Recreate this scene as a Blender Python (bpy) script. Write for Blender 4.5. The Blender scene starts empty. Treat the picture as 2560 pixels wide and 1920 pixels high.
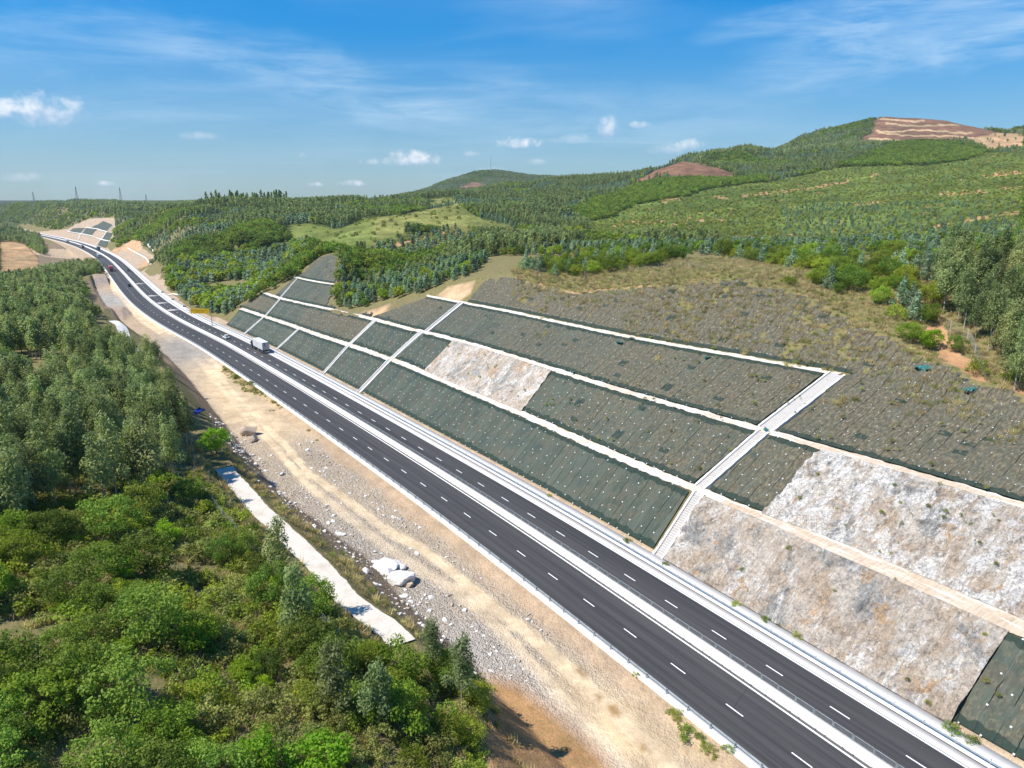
import bpy, math, random
import numpy as np
from math import radians as R, pi
from mathutils import Vector, Matrix
C = bpy.context.scene.collection
scene = bpy.context.scene
rng = np.random.default_rng(7)
random.seed(7)

# ------------------------------------------------------------------ camera
F = 1775.0; HZ = 500.0; CAMH = 56.0
PIT = math.atan((960 - HZ) / F)
cam = bpy.data.objects.new('camera', bpy.data.cameras.new('camera')); bpy.context.scene.collection.objects.link(cam)
cam.location = (0, 0, CAMH); cam.rotation_euler = (pi / 2 - PIT, 0, 0)
cam.data.sensor_width = 36; cam.data.lens = F / 2560 * 36
cam.data.clip_start = 1; cam.data.clip_end = 60000
scene.camera = cam
scene.render.resolution_x = 1024; scene.render.resolution_y = 768

# ------------------------------------------------------------------ sun, sky
SUN_EL = 56.0; SUN_AZ = 200.0      # azimuth of the sun, counter-clockwise from +X
sun = bpy.data.objects.new('sun', bpy.data.lights.new('sun', 'SUN')); bpy.context.scene.collection.objects.link(sun)
sun.data.energy = 4.6; sun.data.angle = R(0.5); sun.data.color = (1.0, 0.945, 0.85)
sd = Vector((math.cos(R(SUN_AZ)) * math.cos(R(SUN_EL)), math.sin(R(SUN_AZ)) * math.cos(R(SUN_EL)), math.sin(R(SUN_EL))))
sun.rotation_euler = sd.to_track_quat('Z', 'Y').to_euler()
world = bpy.data.worlds.new('World'); scene.world = world; world.use_nodes = True
scene.view_settings.view_transform = 'Standard'; scene.view_settings.look = 'None'
scene.view_settings.exposure = 0.50; scene.view_settings.gamma = 1
scene.view_settings.use_curve_mapping = False
scene.render.engine = 'CYCLES'
scene.cycles.max_bounces = 5; scene.cycles.diffuse_bounces = 2; scene.cycles.glossy_bounces = 1
scene.cycles.transmission_bounces = 2; scene.cycles.transparent_max_bounces = 6; scene.cycles.volume_bounces = 0

def uray(px, py):
    r = (px - 1280) / F; u = -(py - 960) / F
    return np.array([r, math.cos(PIT) + u * math.sin(PIT), -math.sin(PIT) + u * math.cos(PIT)])
def at_z(px, py, z=0.0):            # the point of height z that the photo shows at (px,py)
    d = uray(px, py); t = (z - CAMH) / d[2]
    return np.array([d[0] * t, d[1] * t, z])
def at_r(px, py, r):                # the point at horizontal distance r
    d = uray(px, py); t = r / math.hypot(d[0], d[1])
    return np.array([d[0] * t, d[1] * t, CAMH + d[2] * t])
def proj(x, y, z):                  # world -> photo pixel (2560 wide)
    z = z - CAMH
    dep = y * math.cos(PIT) - z * math.sin(PIT); up = y * math.sin(PIT) + z * math.cos(PIT)
    dep = np.where(dep < 0.1, 0.1, dep)
    return 1280 + F * x / dep, 960 - F * up / dep

def sky_world():
    nt = world.node_tree; N = nt.nodes; L = nt.links; N.clear()
    out = N.new('ShaderNodeOutputWorld'); bg = N.new('ShaderNodeBackground'); L.new(bg.outputs[0], out.inputs[0])
    sky = N.new('ShaderNodeTexSky'); sky.sky_type = 'NISHITA'; sky.sun_disc = False
    sky.sun_elevation = R(SUN_EL); sky.sun_rotation = R(90 - SUN_AZ)
    sky.altitude = 60; sky.air_density = 1.0; sky.dust_density = 0.25; sky.ozone_density = 2.2
    bg.inputs[1].default_value = 0.105
    hsv = N.new('ShaderNodeHueSaturation'); hsv.inputs['Saturation'].default_value = 1.22; hsv.inputs['Hue'].default_value = 0.497
    hsv.inputs['Value'].default_value = 1.0
    tc = N.new('ShaderNodeTexCoord')
    world.cycles.sampling_method = 'MANUAL'; world.cycles.sample_map_resolution = 256
    def math_(op, a, b=None, clamp=False):
        m = N.new('ShaderNodeMath'); m.operation = op; m.use_clamp = clamp
        for i, v in enumerate((a, b)):
            if v is None: continue
            if isinstance(v, (int, float)): m.inputs[i].default_value = v
            else: L.new(v, m.inputs[i])
        return m.outputs[0]
    def noise(vec, scale, detail=6, rough=0.55, dist=0.0):
        n = N.new('ShaderNodeTexNoise'); n.inputs['Scale'].default_value = scale; n.inputs['Detail'].default_value = detail
        n.inputs['Roughness'].default_value = rough; n.inputs['Distortion'].default_value = dist
        L.new(vec, n.inputs['Vector']); return n
    def ramp(v, a, b):
        m = N.new('ShaderNodeMapRange'); m.interpolation_type = 'SMOOTHSTEP'
        m.inputs['From Min'].default_value = a; m.inputs['From Max'].default_value = b
        L.new(v, m.inputs['Value']); return m.outputs[0]
    D = tc.outputs['Generated']
    sep = N.new('ShaderNodeSeparateXYZ'); L.new(D, sep.inputs[0])
    X, Y, Z = sep.outputs
    skm = N.new('ShaderNodeMix'); skm.data_type = 'RGBA'; skm.blend_type = 'MULTIPLY'; skm.inputs[0].default_value = 1
    L.new(sky.outputs[0], skm.inputs[6]); gr = ramp(Z, -0.02, 0.30)
    gm = N.new('ShaderNodeMix'); gm.data_type = 'RGBA'; L.new(gr, gm.inputs[0]); gm.inputs[6].default_value = (0.35, 0.475, 0.60, 1); gm.inputs[7].default_value = (0.40, 0.74, 1.04, 1)
    L.new(gm.outputs[2], skm.inputs[7]); L.new(skm.outputs[2], hsv.inputs['Color'])
    # high thin cirrus: the direction projected on a plane far above, stretched along one bearing
    zz = math_('MAXIMUM', Z, 0.03); zz = math_('ADD', zz, 0.12)
    cx = math_('DIVIDE', X, zz); cy = math_('DIVIDE', Y, zz)
    comb = N.new('ShaderNodeCombineXYZ'); L.new(cx, comb.inputs[0]); L.new(cy, comb.inputs[1])
    mp = N.new('ShaderNodeMapping'); mp.inputs['Rotation'].default_value = (0, 0, R(28)); mp.inputs['Scale'].default_value = (0.33, 1.25, 1)
    L.new(comb.outputs[0], mp.inputs['Vector'])
    n1 = noise(mp.outputs[0], 1.1, 5, 0.6, 0.5)
    n2 = noise(comb.outputs[0], 0.55, 3, 0.5)
    c1 = ramp(n1.outputs['Fac'], 0.44, 0.86); c2 = ramp(n2.outputs['Fac'], 0.38, 0.66)
    cir = math_('MULTIPLY', math_('MULTIPLY', c1, c2), 0.36, True)
    low = ramp(Z, 0.26, 0.02); veil = math_('MULTIPLY', low, 0.22)
    cir = math_('MAXIMUM', cir, 0.0)
    tot = math_('ADD', cir, veil, True)
    WOB = math_('SUBTRACT', noise(D, 9, 3, 0.6).outputs['Fac'], 0.5)
    mpf = N.new('ShaderNodeMapping'); mpf.inputs['Rotation'].default_value = (0, R(-13), 0); mpf.inputs['Scale'].default_value = (4, 4, 26); L.new(D, mpf.inputs[0])
    FIL = ramp(noise(mpf.outputs[0], 1.3, 5, 0.68, 0.4).outputs['Fac'], 0.30, 0.78)
    PUF = noise(D, 48, 6, 0.58, 0.3).outputs['Fac']
    def wisp(px, py, rx, ry, ang, amt, prev):
        d = Vector(uray(px, py)).normalized()
        v = Vector((0, 0, 1)); rt = d.cross(v).normalized(); up = rt.cross(d).normalized()
        ca, sa = math.cos(R(ang)), math.sin(R(ang))
        a = rt * ca + up * sa; b = up * ca - rt * sa
        def dot(vec):
            n = N.new('ShaderNodeVectorMath'); n.operation = 'DOT_PRODUCT'; L.new(D, n.inputs[0]); n.inputs[1].default_value = vec; return n.outputs['Value']
        ua = math_('MULTIPLY', dot(a), 1.0 / rx); ub = math_('MULTIPLY', dot(b), 1.0 / ry)
        w = WOB
        ub = math_('ADD', ub, math_('MULTIPLY', w, 1.1))
        q = math_('ADD', math_('MULTIPLY', ua, ua), math_('MULTIPLY', ub, ub))
        e = ramp(q, 1.0, 0.0)
        e = math_('MULTIPLY', e, FIL)
        e = math_('MULTIPLY', math_('MULTIPLY', e, amt), math_('GREATER_THAN', dot(d), 0.3))
        return math_('ADD', prev, e, True)
    for a in ((2330, 40, .26, .075, 14, .5), (1900, 55, .10, .02, 10, .3), (2480, 110, .1, .025, 14, .28), (780, 190, .30, .045, -14, .30), (1400, 260, .45, .05, -7, .24), (200, 110, .22, .08, -8, .22), (900, 330, .4, .06, -3, .16)):
        tot = wisp(*a, tot)
    mixc = N.new('ShaderNodeMix'); mixc.data_type = 'RGBA'; L.new(tot, mixc.inputs[0]); L.new(hsv.outputs[0], mixc.inputs[6])
    mixc.inputs[7].default_value = (4.6, 6.0, 7.2, 1)
    col = mixc.outputs[2]
    # small cumulus puffs
    def puff(px, py, rx, ry, amt, seed, col, flat=0.35):
        d = Vector(uray(px, py)).normalized(); rt = d.cross(Vector((0, 0, 1))).normalized(); up = rt.cross(d).normalized()
        rx /= F; ry /= F
        def dot(vec):
            n = N.new('ShaderNodeVectorMath'); n.operation = 'DOT_PRODUCT'; L.new(D, n.inputs[0]); n.inputs[1].default_value = vec; return n.outputs['Value']
        ua = math_('MULTIPLY', dot(rt), 1 / rx); ub = math_('MULTIPLY', dot(up), 1 / ry)
        ubp = math_('MULTIPLY', math_('MINIMUM', ub, 0.0), 1.0 / flat); ubq = math_('MAXIMUM', ub, 0.0)
        q = math_('ADD', math_('MULTIPLY', ua, ua), math_('ADD', math_('MULTIPLY', ubp, ubp), math_('MULTIPLY', ubq, ubq)))
        dens = math_('SUBTRACT', math_('SUBTRACT', 1.0, q), math_('MULTIPLY', math_('SUBTRACT', PUF, 0.42), 2.6))
        al = math_('MULTIPLY', math_('MULTIPLY', ramp(dens, 0.0, 1.15), amt), math_('GREATER_THAN', dot(d), 0.5))
        # sunlit top, grey-blue base
        sh = ramp(math_('ADD', ub, math_('MULTIPLY', math_('SUBTRACT', PUF, 0.5), -1.6)), -0.35, 0.55)
        cm = N.new('ShaderNodeMix'); cm.data_type = 'RGBA'; L.new(sh, cm.inputs[0])
        cm.inputs[6].default_value = (3.9, 4.8, 6.2, 1); cm.inputs[7].default_value = (7.6, 7.7, 7.8, 1)
        m = N.new('ShaderNodeMix'); m.data_type = 'RGBA'; L.new(al, m.inputs[0]); L.new(col, m.inputs[6]); L.new(cm.outputs[2], m.inputs[7])
        return m.outputs[2]
    for i, a in enumerate(((115, 285, 75, 38, .8, .6), (20, 282, 46, 22, .6, .5), (1040, 402, 62, 24, 1, .45), (1010, 408, 90, 12, .5, .5), (1300, 362, 58, 18, .85, .4), (1520, 330, 30, 34, .55, .7),
                           (1605, 313, 26, 10, .5, .6), (1436, 350, 42, 14, .3, .6), (878, 459, 36, 12, .85, .5), (785, 463, 26, 8, .6, .5), (265, 461, 20, 8, .55, .5), (45, 445, 42, 12, .35, .6),
                           (500, 345, 50, 12, .3, .6), (1180, 387, 26, 8, .3, .6), (1340, 406, 32, 9, .3, .6), (1725, 365, 36, 14, .55, .6), (1660, 375, 50, 16, .4, .6), (1230, 425, 36, 8, .25, .6), (760, 390, 12, 8, .3, .6))):
        px, py, rx, ry, amt, fl = a
        col = puff(px, py, rx * 1.25, ry * 1.35, amt, i * 3.7, col, fl)
    L.new(col, bg.inputs[0])
sky_world()

# ------------------------------------------------------------------ helpers
def tag(o, label=None, cat=None, group=None, kind=None):
    if label: o['label'] = label
    if cat: o['category'] = cat
    if group: o['group'] = group
    if kind: o['kind'] = kind
    return o
def mesh_from(name, V, Fc, mat=None, smooth=False, uv=None, cols=None):
    me = bpy.data.meshes.new(name)
    V = np.asarray(V, dtype=np.float32).reshape(-1, 3)
    if isinstance(Fc, np.ndarray) and Fc.ndim == 2:
        n, k = Fc.shape
        me.vertices.add(len(V)); me.vertices.foreach_set('co', V.ravel())
        me.loops.add(n * k); me.loops.foreach_set('vertex_index', Fc.astype(np.int32).ravel())
        me.polygons.add(n); me.polygons.foreach_set('loop_start', np.arange(0, n * k, k, dtype=np.int32))
        me.update(calc_edges=True); me.validate()
    else:
        me.from_pydata([tuple(map(float, v)) for v in V], [], [tuple(map(int, f)) for f in Fc]); me.update()
    if smooth: me.polygons.foreach_set('use_smooth', np.ones(len(me.polygons), dtype=bool))
    if uv is not None:
        uvl = me.uv_layers.new(name='UVMap'); li = np.zeros(len(me.loops), dtype=np.int32); me.loops.foreach_get('vertex_index', li)
        uvl.data.foreach_set('uv', np.asarray(uv, dtype=np.float32)[li].ravel())
    if cols:
        for nm, arr in cols.items():
            arr = np.asarray(arr, dtype=np.float32)
            if arr.ndim == 1:
                a = me.attributes.new(nm, 'FLOAT', 'POINT'); a.data.foreach_set('value', arr)
            else:
                a = me.attributes.new(nm, 'FLOAT_COLOR', 'POINT')
                if arr.shape[1] == 3: arr = np.c_[arr, np.ones(len(arr), dtype=np.float32)]
                a.data.foreach_set('color', arr.ravel())
    if mat: me.materials.append(mat)
    return me
def link(name, me, parent=None, loc=None):
    o = bpy.data.objects.new(name, me); bpy.context.scene.collection.objects.link(o)
    if parent: o.parent = parent
    if loc is not None: o.location = loc
    return o
def empty(name, loc=(0, 0, 0), rz=0):
    o = bpy.data.objects.new(name, None); bpy.context.scene.collection.objects.link(o); o.location = loc; o.rotation_euler = (0, 0, rz); o.empty_display_size = 0.5; return o

class MB:                                  # collects boxes, tubes, prisms
    def __init__(s): s.v = []; s.f = []
    def add(s, V, Fc):
        b = len(s.v); s.v += [tuple(v) for v in V]; s.f += [tuple(i + b for i in f) for f in Fc]; return s
    def box(s, c, d, M=None):
        x, y, z = d[0] / 2, d[1] / 2, d[2] / 2
        V = [(-x, -y, -z), (x, -y, -z), (x, y, -z), (-x, y, -z), (-x, -y, z), (x, -y, z), (x, y, z), (-x, y, z)]
        V = [Vector(v) for v in V]
        if M is not None: V = [M @ v for v in V]
        V = [v + Vector(c) for v in V]
        return s.add(V, [(0, 3, 2, 1), (4, 5, 6, 7), (0, 1, 5, 4), (1, 2, 6, 5), (2, 3, 7, 6), (3, 0, 4, 7)])
    def tube(s, pts, rad, n=8, cap=True):
        pts = [Vector(p) for p in pts]; m = len(pts)
        if not hasattr(rad, '__len__'): rad = [rad] * m
        b = len(s.v)
        for i, p in enumerate(pts):
            d = (pts[min(i + 1, m - 1)] - pts[max(i - 1, 0)]).normalized()
            a = d.cross(Vector((0, 0, 1)));
            if a.length < 1e-3: a = Vector((1, 0, 0))
            a.normalize(); c = d.cross(a)
            for k in range(n):
                t = 2 * pi * k / n; s.v.append(tuple(p + (a * math.cos(t) + c * math.sin(t)) * rad[i]))
        for i in range(m - 1):
            for k in range(n):
                k2 = (k + 1) % n; s.f.append((b + i * n + k, b + i * n + k2, b + (i + 1) * n + k2, b + (i + 1) * n + k))
        if cap:
            s.f.append(tuple(b + k for k in range(n))[::-1]); s.f.append(tuple(b + (m - 1) * n + k for k in range(n)))
        return s
    def wheel(s, c, r, w, n=18):           # axle along x
        return s.tube([(c[0] - w / 2, c[1], c[2]), (c[0] - w / 2 + .03, c[1], c[2]), (c[0] + w / 2 - .03, c[1], c[2]), (c[0] + w / 2, c[1], c[2])], [r * .9, r, r, r * .9], n)
    def prism(s, prof, x0, x1):            # profile in (y,z), extruded along x
        n = len(prof); V = [(x0, y, z) for y, z in prof] + [(x1, y, z) for y, z in prof]
        Fc = [tuple(range(n))[::-1], tuple(range(n, 2 * n))] + [(i, (i + 1) % n, n + (i + 1) % n, n + i) for i in range(n)]
        return s.add(V, Fc)
    def mesh(s, name, mat, smooth=False, bevel=0):
        me = bpy.data.meshes.new(name); me.from_pydata(s.v, [], s.f); me.update()
        if bevel:
            import bmesh
            bm = bmesh.new(); bm.from_mesh(me)
            bmesh.ops.recalc_face_normals(bm, faces=bm.faces)
            bmesh.ops.bevel(bm, geom=[e for e in bm.edges if e.calc_face_angle(0) > 0.5], offset=bevel, segments=2, affect='EDGES', clamp_overlap=True)
            bm.to_mesh(me); bm.free()
        if smooth: me.polygons.foreach_set('use_smooth', np.ones(len(me.polygons), dtype=bool))
        if mat: me.materials.append(mat)
        return me
    def build(s, name, mat, parent=None, **k): return link(name, s.mesh(name, mat, **k), parent)

# vectorised value noise
def _h(ix, iy, iz, seed):
    n = (ix * 374761393 + iy * 668265263 + iz * 2147483647 + seed * 1274126177) & 0xFFFFFFFF
    n = ((n ^ (n >> 13)) * 1274126177) & 0xFFFFFFFF
    n = (n ^ (n >> 16)) & 0xFFFFFFFF
    return n / 4294967295.0
def vnoise(x, y, seed=0):
    x = np.asarray(x, float); y = np.asarray(y, float)
    ix = np.floor(x).astype(np.int64); iy = np.floor(y).astype(np.int64); fx = x - ix; fy = y - iy
    fx = fx * fx * (3 - 2 * fx); fy = fy * fy * (3 - 2 * fy); z = np.zeros_like(ix)
    a = _h(ix, iy, z, seed); b = _h(ix + 1, iy, z, seed); c = _h(ix, iy + 1, z, seed); d = _h(ix + 1, iy + 1, z, seed)
    return (a * (1 - fx) + b * fx) * (1 - fy) + (c * (1 - fx) + d * fx) * fy
def fbm(x, y, seed=0, oct=4):
    s = 0; a = .5; t = 0
    for i in range(oct):
        s = s + a * vnoise(x * 2 ** i + 17.3 * i, y * 2 ** i - 9.1 * i, seed + i); t += a; a *= .5
    return s / t - .5
def sstep(a, b, x):
    t = np.clip((x - a) / (b - a), 0, 1); return t * t * (3 - 2 * t)

# ------------------------------------------------------------------ the road axis
_dash = [(1113.5, 1247.3), (1168.5, 1287), (1229, 1330.4), (1298, 1380.4), (1376, 1436.8), (1465.4, 1502.5), (1568.7, 1579), (1690.6, 1668), (1833.9, 1774.2), (2005, 1901)]
_strip = [(99, 587.6), (134, 593.5), (161.4, 600.7), (188.5, 607), (206.6, 613.4), (229.2, 623.3), (251.8, 633.3), (274.4, 646.9), (288.8, 661.7), (302.4, 673.6), (321.4, 692.1), (335, 710), (348.5, 724),
          (376, 751), (400, 768), (436, 792.3), (490.4, 821.3), (526.6, 837.5), (562.7, 857.4), (617, 886.4), (671, 917), (731, 951), (761.7, 969), (847, 1024), (963, 1099)]
_n0 = np.array([.843, .537])
_pts = [at_z(*p)[:2] + _n0 * 5.7 for p in _dash] + [at_z(*p)[:2] - _n0 * .45 for p in _strip]
_pts.sort(key=lambda p: p[1]); _pts = np.array(_pts)
_PX, _PY = proj(_pts[:, 0], _pts[:, 1], np.zeros(len(_pts)))
def _fit():
    # smooth curve px_x(px_y) through the samples: penalised least squares on knots
    ks = np.concatenate([np.arange(586, 660, 10), np.arange(660, 860, 22), np.arange(860, 2300, 90)]).astype(float)
    A = []; b = []
    for x, y in zip(_PX, _PY):
        i = np.clip(np.searchsorted(ks, y) - 1, 0, len(ks) - 2); t = (y - ks[i]) / (ks[i + 1] - ks[i])
        r = np.zeros(len(ks)); r[i] = 1 - t; r[i + 1] = t; A.append(r); b.append(x)
    for i in range(1, len(ks) - 1):
        h1 = ks[i] - ks[i - 1]; h2 = ks[i + 1] - ks[i]; r = np.zeros(len(ks))
        w = .5 * (h1 + h2) ** 1.0 if ks[i] < 860 else .5 * (h1 + h2) * 2
        r[i - 1] = 1 / h1; r[i] = -1 / h1 - 1 / h2; r[i + 1] = 1 / h2; A.append(r * w * .6); b.append(0)
    sol = np.linalg.lstsq(np.array(A), np.array(b), rcond=None)[0]
    return ks, sol
_ks, _kx = _fit()
_ax = []
for y, x in zip(_ks, _kx): _ax.append(at_z(x, y)[:2])
_ax = np.array(_ax)                      # far -> near
_ax = _ax[::-1]                          # near -> far
_d0 = _ax[0] - _ax[1]; _d0 /= np.linalg.norm(_d0)
_d1 = _ax[-1] - _ax[-2]; _d1 /= np.linalg.norm(_d1)
_ax = np.vstack([_ax[0] + _d0 * 60, _ax, _ax[-1] + _d1 * 150, _ax[-1] + _d1 * 400])
# resample every 4 m and smooth
_seg = np.r_[0, np.cumsum(np.linalg.norm(np.diff(_ax, axis=0), axis=1))]
_S = np.arange(0, _seg[-1], 4.0)
AX = np.c_[np.interp(_S, _seg, _ax[:, 0]), np.interp(_S, _seg, _ax[:, 1])]
for _ in range(40):
    w = np.clip((np.linalg.norm(AX, axis=1) - 60) / 200, .15, 1)[1:-1, None]
    AX[1:-1] += w * .5 * ((AX[:-2] + AX[2:]) / 2 - AX[1:-1])
_T = np.gradient(AX, axis=0); _T /= np.linalg.norm(_T, axis=1)[:, None]
_Nn = np.c_[_T[:, 1], -_T[:, 0]]          # to the right when looking away
_L = np.r_[0, np.cumsum(np.linalg.norm(np.diff(AX, axis=0), axis=1))]
SMAX = _L[-1]
def P(s, o, z=0.0):                       # road coordinates -> world
    s = np.asarray(s, float); o = np.asarray(o, float)
    x = np.interp(s, _L, AX[:, 0]); y = np.interp(s, _L, AX[:, 1])
    nx = np.interp(s, _L, _Nn[:, 0]); ny = np.interp(s, _L, _Nn[:, 1])
    return np.stack(np.broadcast_arrays(x + nx * o, y + ny * o, z), -1)
def SO(x, y):                             # world -> road coordinates
    x = np.asarray(x, float).ravel(); y = np.asarray(y, float).ravel(); so = np.empty((2, len(x)))
    a = AX[:-1]; d = AX[1:] - a; ll = (d ** 2).sum(1)
    for i in range(0, len(x), 20000):
        q = np.c_[x[i:i + 20000], y[i:i + 20000]]
        t = ((q[:, None, :] - a[None]) * d[None]).sum(2) / ll; t = np.clip(t, 0, 1)
        c = a[None] + t[..., None] * d[None]; w = ((q[:, None, :] - c) ** 2).sum(2); j = w.argmin(1); k = np.arange(len(q))
        so[0, i:i + 20000] = _L[j] + t[k, j] * np.sqrt(ll[j])
        nn = _Nn[j] * (1 - t[k, j])[:, None] + _Nn[j + 1] * t[k, j][:, None]; nn /= np.linalg.norm(nn, axis=1)[:, None]
        so[1, i:i + 20000] = ((q - c[k, j]) * nn).sum(1)
    return so[0], so[1]
def so_px(px, py, z=0.0):
    p = at_z(px, py, z); s, o = SO(p[0], p[1]); return float(s[0]), float(o[0])

# ------------------------------------------------------------------ cut slopes
SREF = so_px(1636, 1392)[0]               # foot of the near stair
def kz(s): return 1 - .18 * sstep(SREF + 140, SREF + 260, s)
def trace(pts, z, ext=None):
    a = sorted(so_px(x, y, z) for x, y in pts); a = np.array(a)
    return a[:, 0], a[:, 1]
_toe = [(1176, 1137), (1291, 1201), (1465, 1299), (1617, 1373), (1793, 1462), (1986, 1588), (2179, 1718), (2371, 1834), (550, 816), (679, 876), (885, 980), (992, 1027), (1136, 1110)]
_b1 = [(595, 773), (633, 792), (726, 821), (818, 844), (914, 878), (998, 905), (1140, 966), (1300, 1032), (1407, 1082), (1523, 1134), (1668, 1194), (1793, 1250), (2034, 1342), (2323, 1467), (2560, 1573)]
_b2 = [(656, 730), (731, 755), (807, 773), (899, 797), (1050, 827), (1176, 859), (1407, 931), (1523, 969), (1700, 1018), (1918, 1079), (2167, 1153), (2322, 1192), (2560, 1266)]
_b3 = [(735, 692), (837, 711), (1117, 750), (1280, 780), (1436, 815), (1581, 846), (1700, 866), (1855, 893), (2050, 928), (2100, 933)]
def _tracez(pts, zb):
    out = []
    for x, y in pts:
        z = zb
        for _ in range(4): s, o = so_px(x, y, z); z = zb * float(kz(s))
        out.append((s, o))
    out = np.array(sorted(out)); return out[:, 0], out[:, 1]
TT = _tracez(_toe, 0.3); TB1 = _tracez(_b1, 8.5); TB2 = _tracez(_b2, 16.8); TB3 = _tracez(_b3, 24.6)
def _sm(T, s, lo, far):
    ss = np.arange(0, SMAX, 2.0); v = np.interp(ss, T[0], T[1]); k = np.ones(13) / 13
    v = np.convolve(np.pad(v, 6, mode='edge'), k, 'valid'); v = np.where(ss > T[0][-1] + 30, far, v)
    v = np.convolve(np.pad(v, 6, mode='edge'), k, 'valid')
    return np.interp(s, ss, v)
def prof_R(s):                            # break points of the right-hand cut: offsets and heights
    k = kz(s); t = np.maximum(_sm(TT, s, 0, 13.0), 12.6)
    b1 = np.maximum(_sm(TB1, s, 0, 24.0), t + 8.5); b2 = np.maximum(_sm(TB2, s, 0, 35.5), b1 + 8.5); b3 = np.maximum(_sm(TB3, s, 0, 47.0), b2 + 8.0)
    w1 = .95 + 1.0 * sstep(SREF - 8, SREF - 25, s); w2 = .85; w3 = .65
    nob3 = sstep(SREF - 2, SREF - 12, s)  # right of the near stair the third tier runs on without a berm
    o = [t, b1 - w1, b1 + w1, b2 - w2, b2 + w2, b3 - w3, b3 + w3, b3 + w3 + 30]
    z = [0 * s + .25, 8.5 * k, 8.5 * k + .12, 16.8 * k, 16.8 * k + .12, 24.6 * k - nob3 * .6, 24.6 * k + .12 + nob3 * .6, 24.6 * k + 24]
    return o, z
def prof_L(s):
    t = np.interp(s, LT[0], LT[1]); p = np.interp(s, LP[0], LP[1])
    return [t, p + 1.7, p - 1.7, p - 1.7 - 22], [0 * s - .5, 0 * s + 7.9, 0 * s + 8.0, 0 * s + 28]
_pm = [(568, 1183), (647, 1274), (722, 1343), (796, 1415), (866, 1498), (980, 1580)]
_tl = [(685, 1213), (720, 1244), (818, 1317), (942, 1409), (992, 1476), (1122, 1594)]
LP = trace(_pm, 8); LT = trace(_tl, 0)
_t2 = [so_px(a, b, 8) for a, b in ((357, 874), (318, 838), (287, 806))]
LP = (np.r_[LP[0], [a[0] for a in _t2]], np.r_[LP[1], [a[1] for a in _t2]])
LT = (np.r_[LT[0], [_t2[0][0], _t2[2][0]]], np.r_[LT[1], [_t2[0][1] + 11, _t2[2][1] + 11]])

def piecewise(o, ob, zb):                 # row-wise interpolation
    z = np.broadcast_to(zb[0], o.shape).copy()
    for i in range(len(ob) - 1):
        w = np.clip((o - ob[i]) / np.maximum(ob[i + 1] - ob[i], .01), 0, 1); z = np.where(o > ob[i], zb[i] + (zb[i + 1] - zb[i]) * w, z)
    return z
def cut_z(s, o):                          # height the earthworks would have, ignoring the hill
    ob, zb = prof_R(s); zr = piecewise(o, ob, zb)
    ol, zl = prof_L(s); zl_ = piecewise(-o, [-a for a in ol], zl)
    flat = np.where(o > 0, np.where(o > 12.2, .25 * sstep(12.2, 13, o), 0), np.where(o < -11.2, -.5 * sstep(-11.2, -13.5, o), 0))
    z = np.where(o > ob[0], zr, np.where(o < ol[0], zl_, flat))
    return z

# ------------------------------------------------------------------ natural ground: thin surface through surveyed points
def crest(px, py, bx, by, bz, m=1.2):     # the crest above a berm point, on a slope of 1:m
    B = at_z(bx, by, bz); d = uray(px, py); lo, hi = bz, 55.0
    for _ in range(50):
        z = (lo + hi) / 2; q = at_z(px, py, z); h = math.hypot(q[0] - B[0], q[1] - B[1])
        if math.hypot(q[0], q[1]) > math.hypot(B[0], B[1]) + (z - bz) * m: lo = z
        else: hi = z
    return q
def rcut(px, py, dz=.2, r0=60, r1=1700):          # where the line of sight meets the cut surface
    d = uray(px, py); h = math.hypot(d[0], d[1]); r = np.arange(r0, r1, .5); t = r / h; x = d[0] * t; y = d[1] * t; z = CAMH + d[2] * t
    s_, o_ = SO(x, y); c = cut_z(s_, o_); c = np.where(o_ > 12.6, c, -5); i = np.argmax(z <= c + 1e-6)
    return np.array([x[i], y[i], z[i] + dz])
K = []
for a in ((842, 628), (800, 642), (770, 668), (745, 688), (690, 718), (655, 731), (625, 752), (593, 772), (565, 803), (852, 655), (848, 690), (838, 725), (811, 773), (840, 782), (870, 790), (900, 790), (930, 776), (973, 763), (1060, 742), (1110, 720), (1192, 692), (1284, 689), (1366, 718), (1447, 729), (1620, 712),
          (1750, 702), (1852, 697), (2000, 735), (2150, 815), (2315, 905), (2440, 955), (2560, 995)):
    K.append(rcut(*a))
for a in ((285, 640), (310, 618), (330, 603), (350, 606), (388, 640), (372, 668), (345, 690), (118, 584), (160, 573), (185, 563), (225, 548), (250, 545), (283, 548), (286, 600), (275, 630), (400, 690), (432, 692), (415, 725)):
    K.append(rcut(*a, r0=300))
for px, py, z in ((545, 820, -.5), (520, 800, 0), (480, 770, 0),
                  (440, 745, 1), (415, 730, 1), (600, 740, 5), (560, 700, 6), (640, 690, 9), (700, 660, 14), (500, 700, 5), (450, 680, 8), (700, 610, 22), (600, 640, 14), (520, 620, 20),
                  (900, 655, 26), (1000, 640, 28), (1000, 700, 22), (900, 725, 17.5), (860, 735, 18), (1100, 680, 28), (1300, 640, 33), (1450, 640, 34), (1600, 640, 37), (1800, 640, 38), (1950, 665, 38), (2100, 700, 38), (2300, 700, 40), (2560, 700, 41), (2560, 850, 38), (2400, 820, 38)):
    K.append(at_z(px, py, z))
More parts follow.
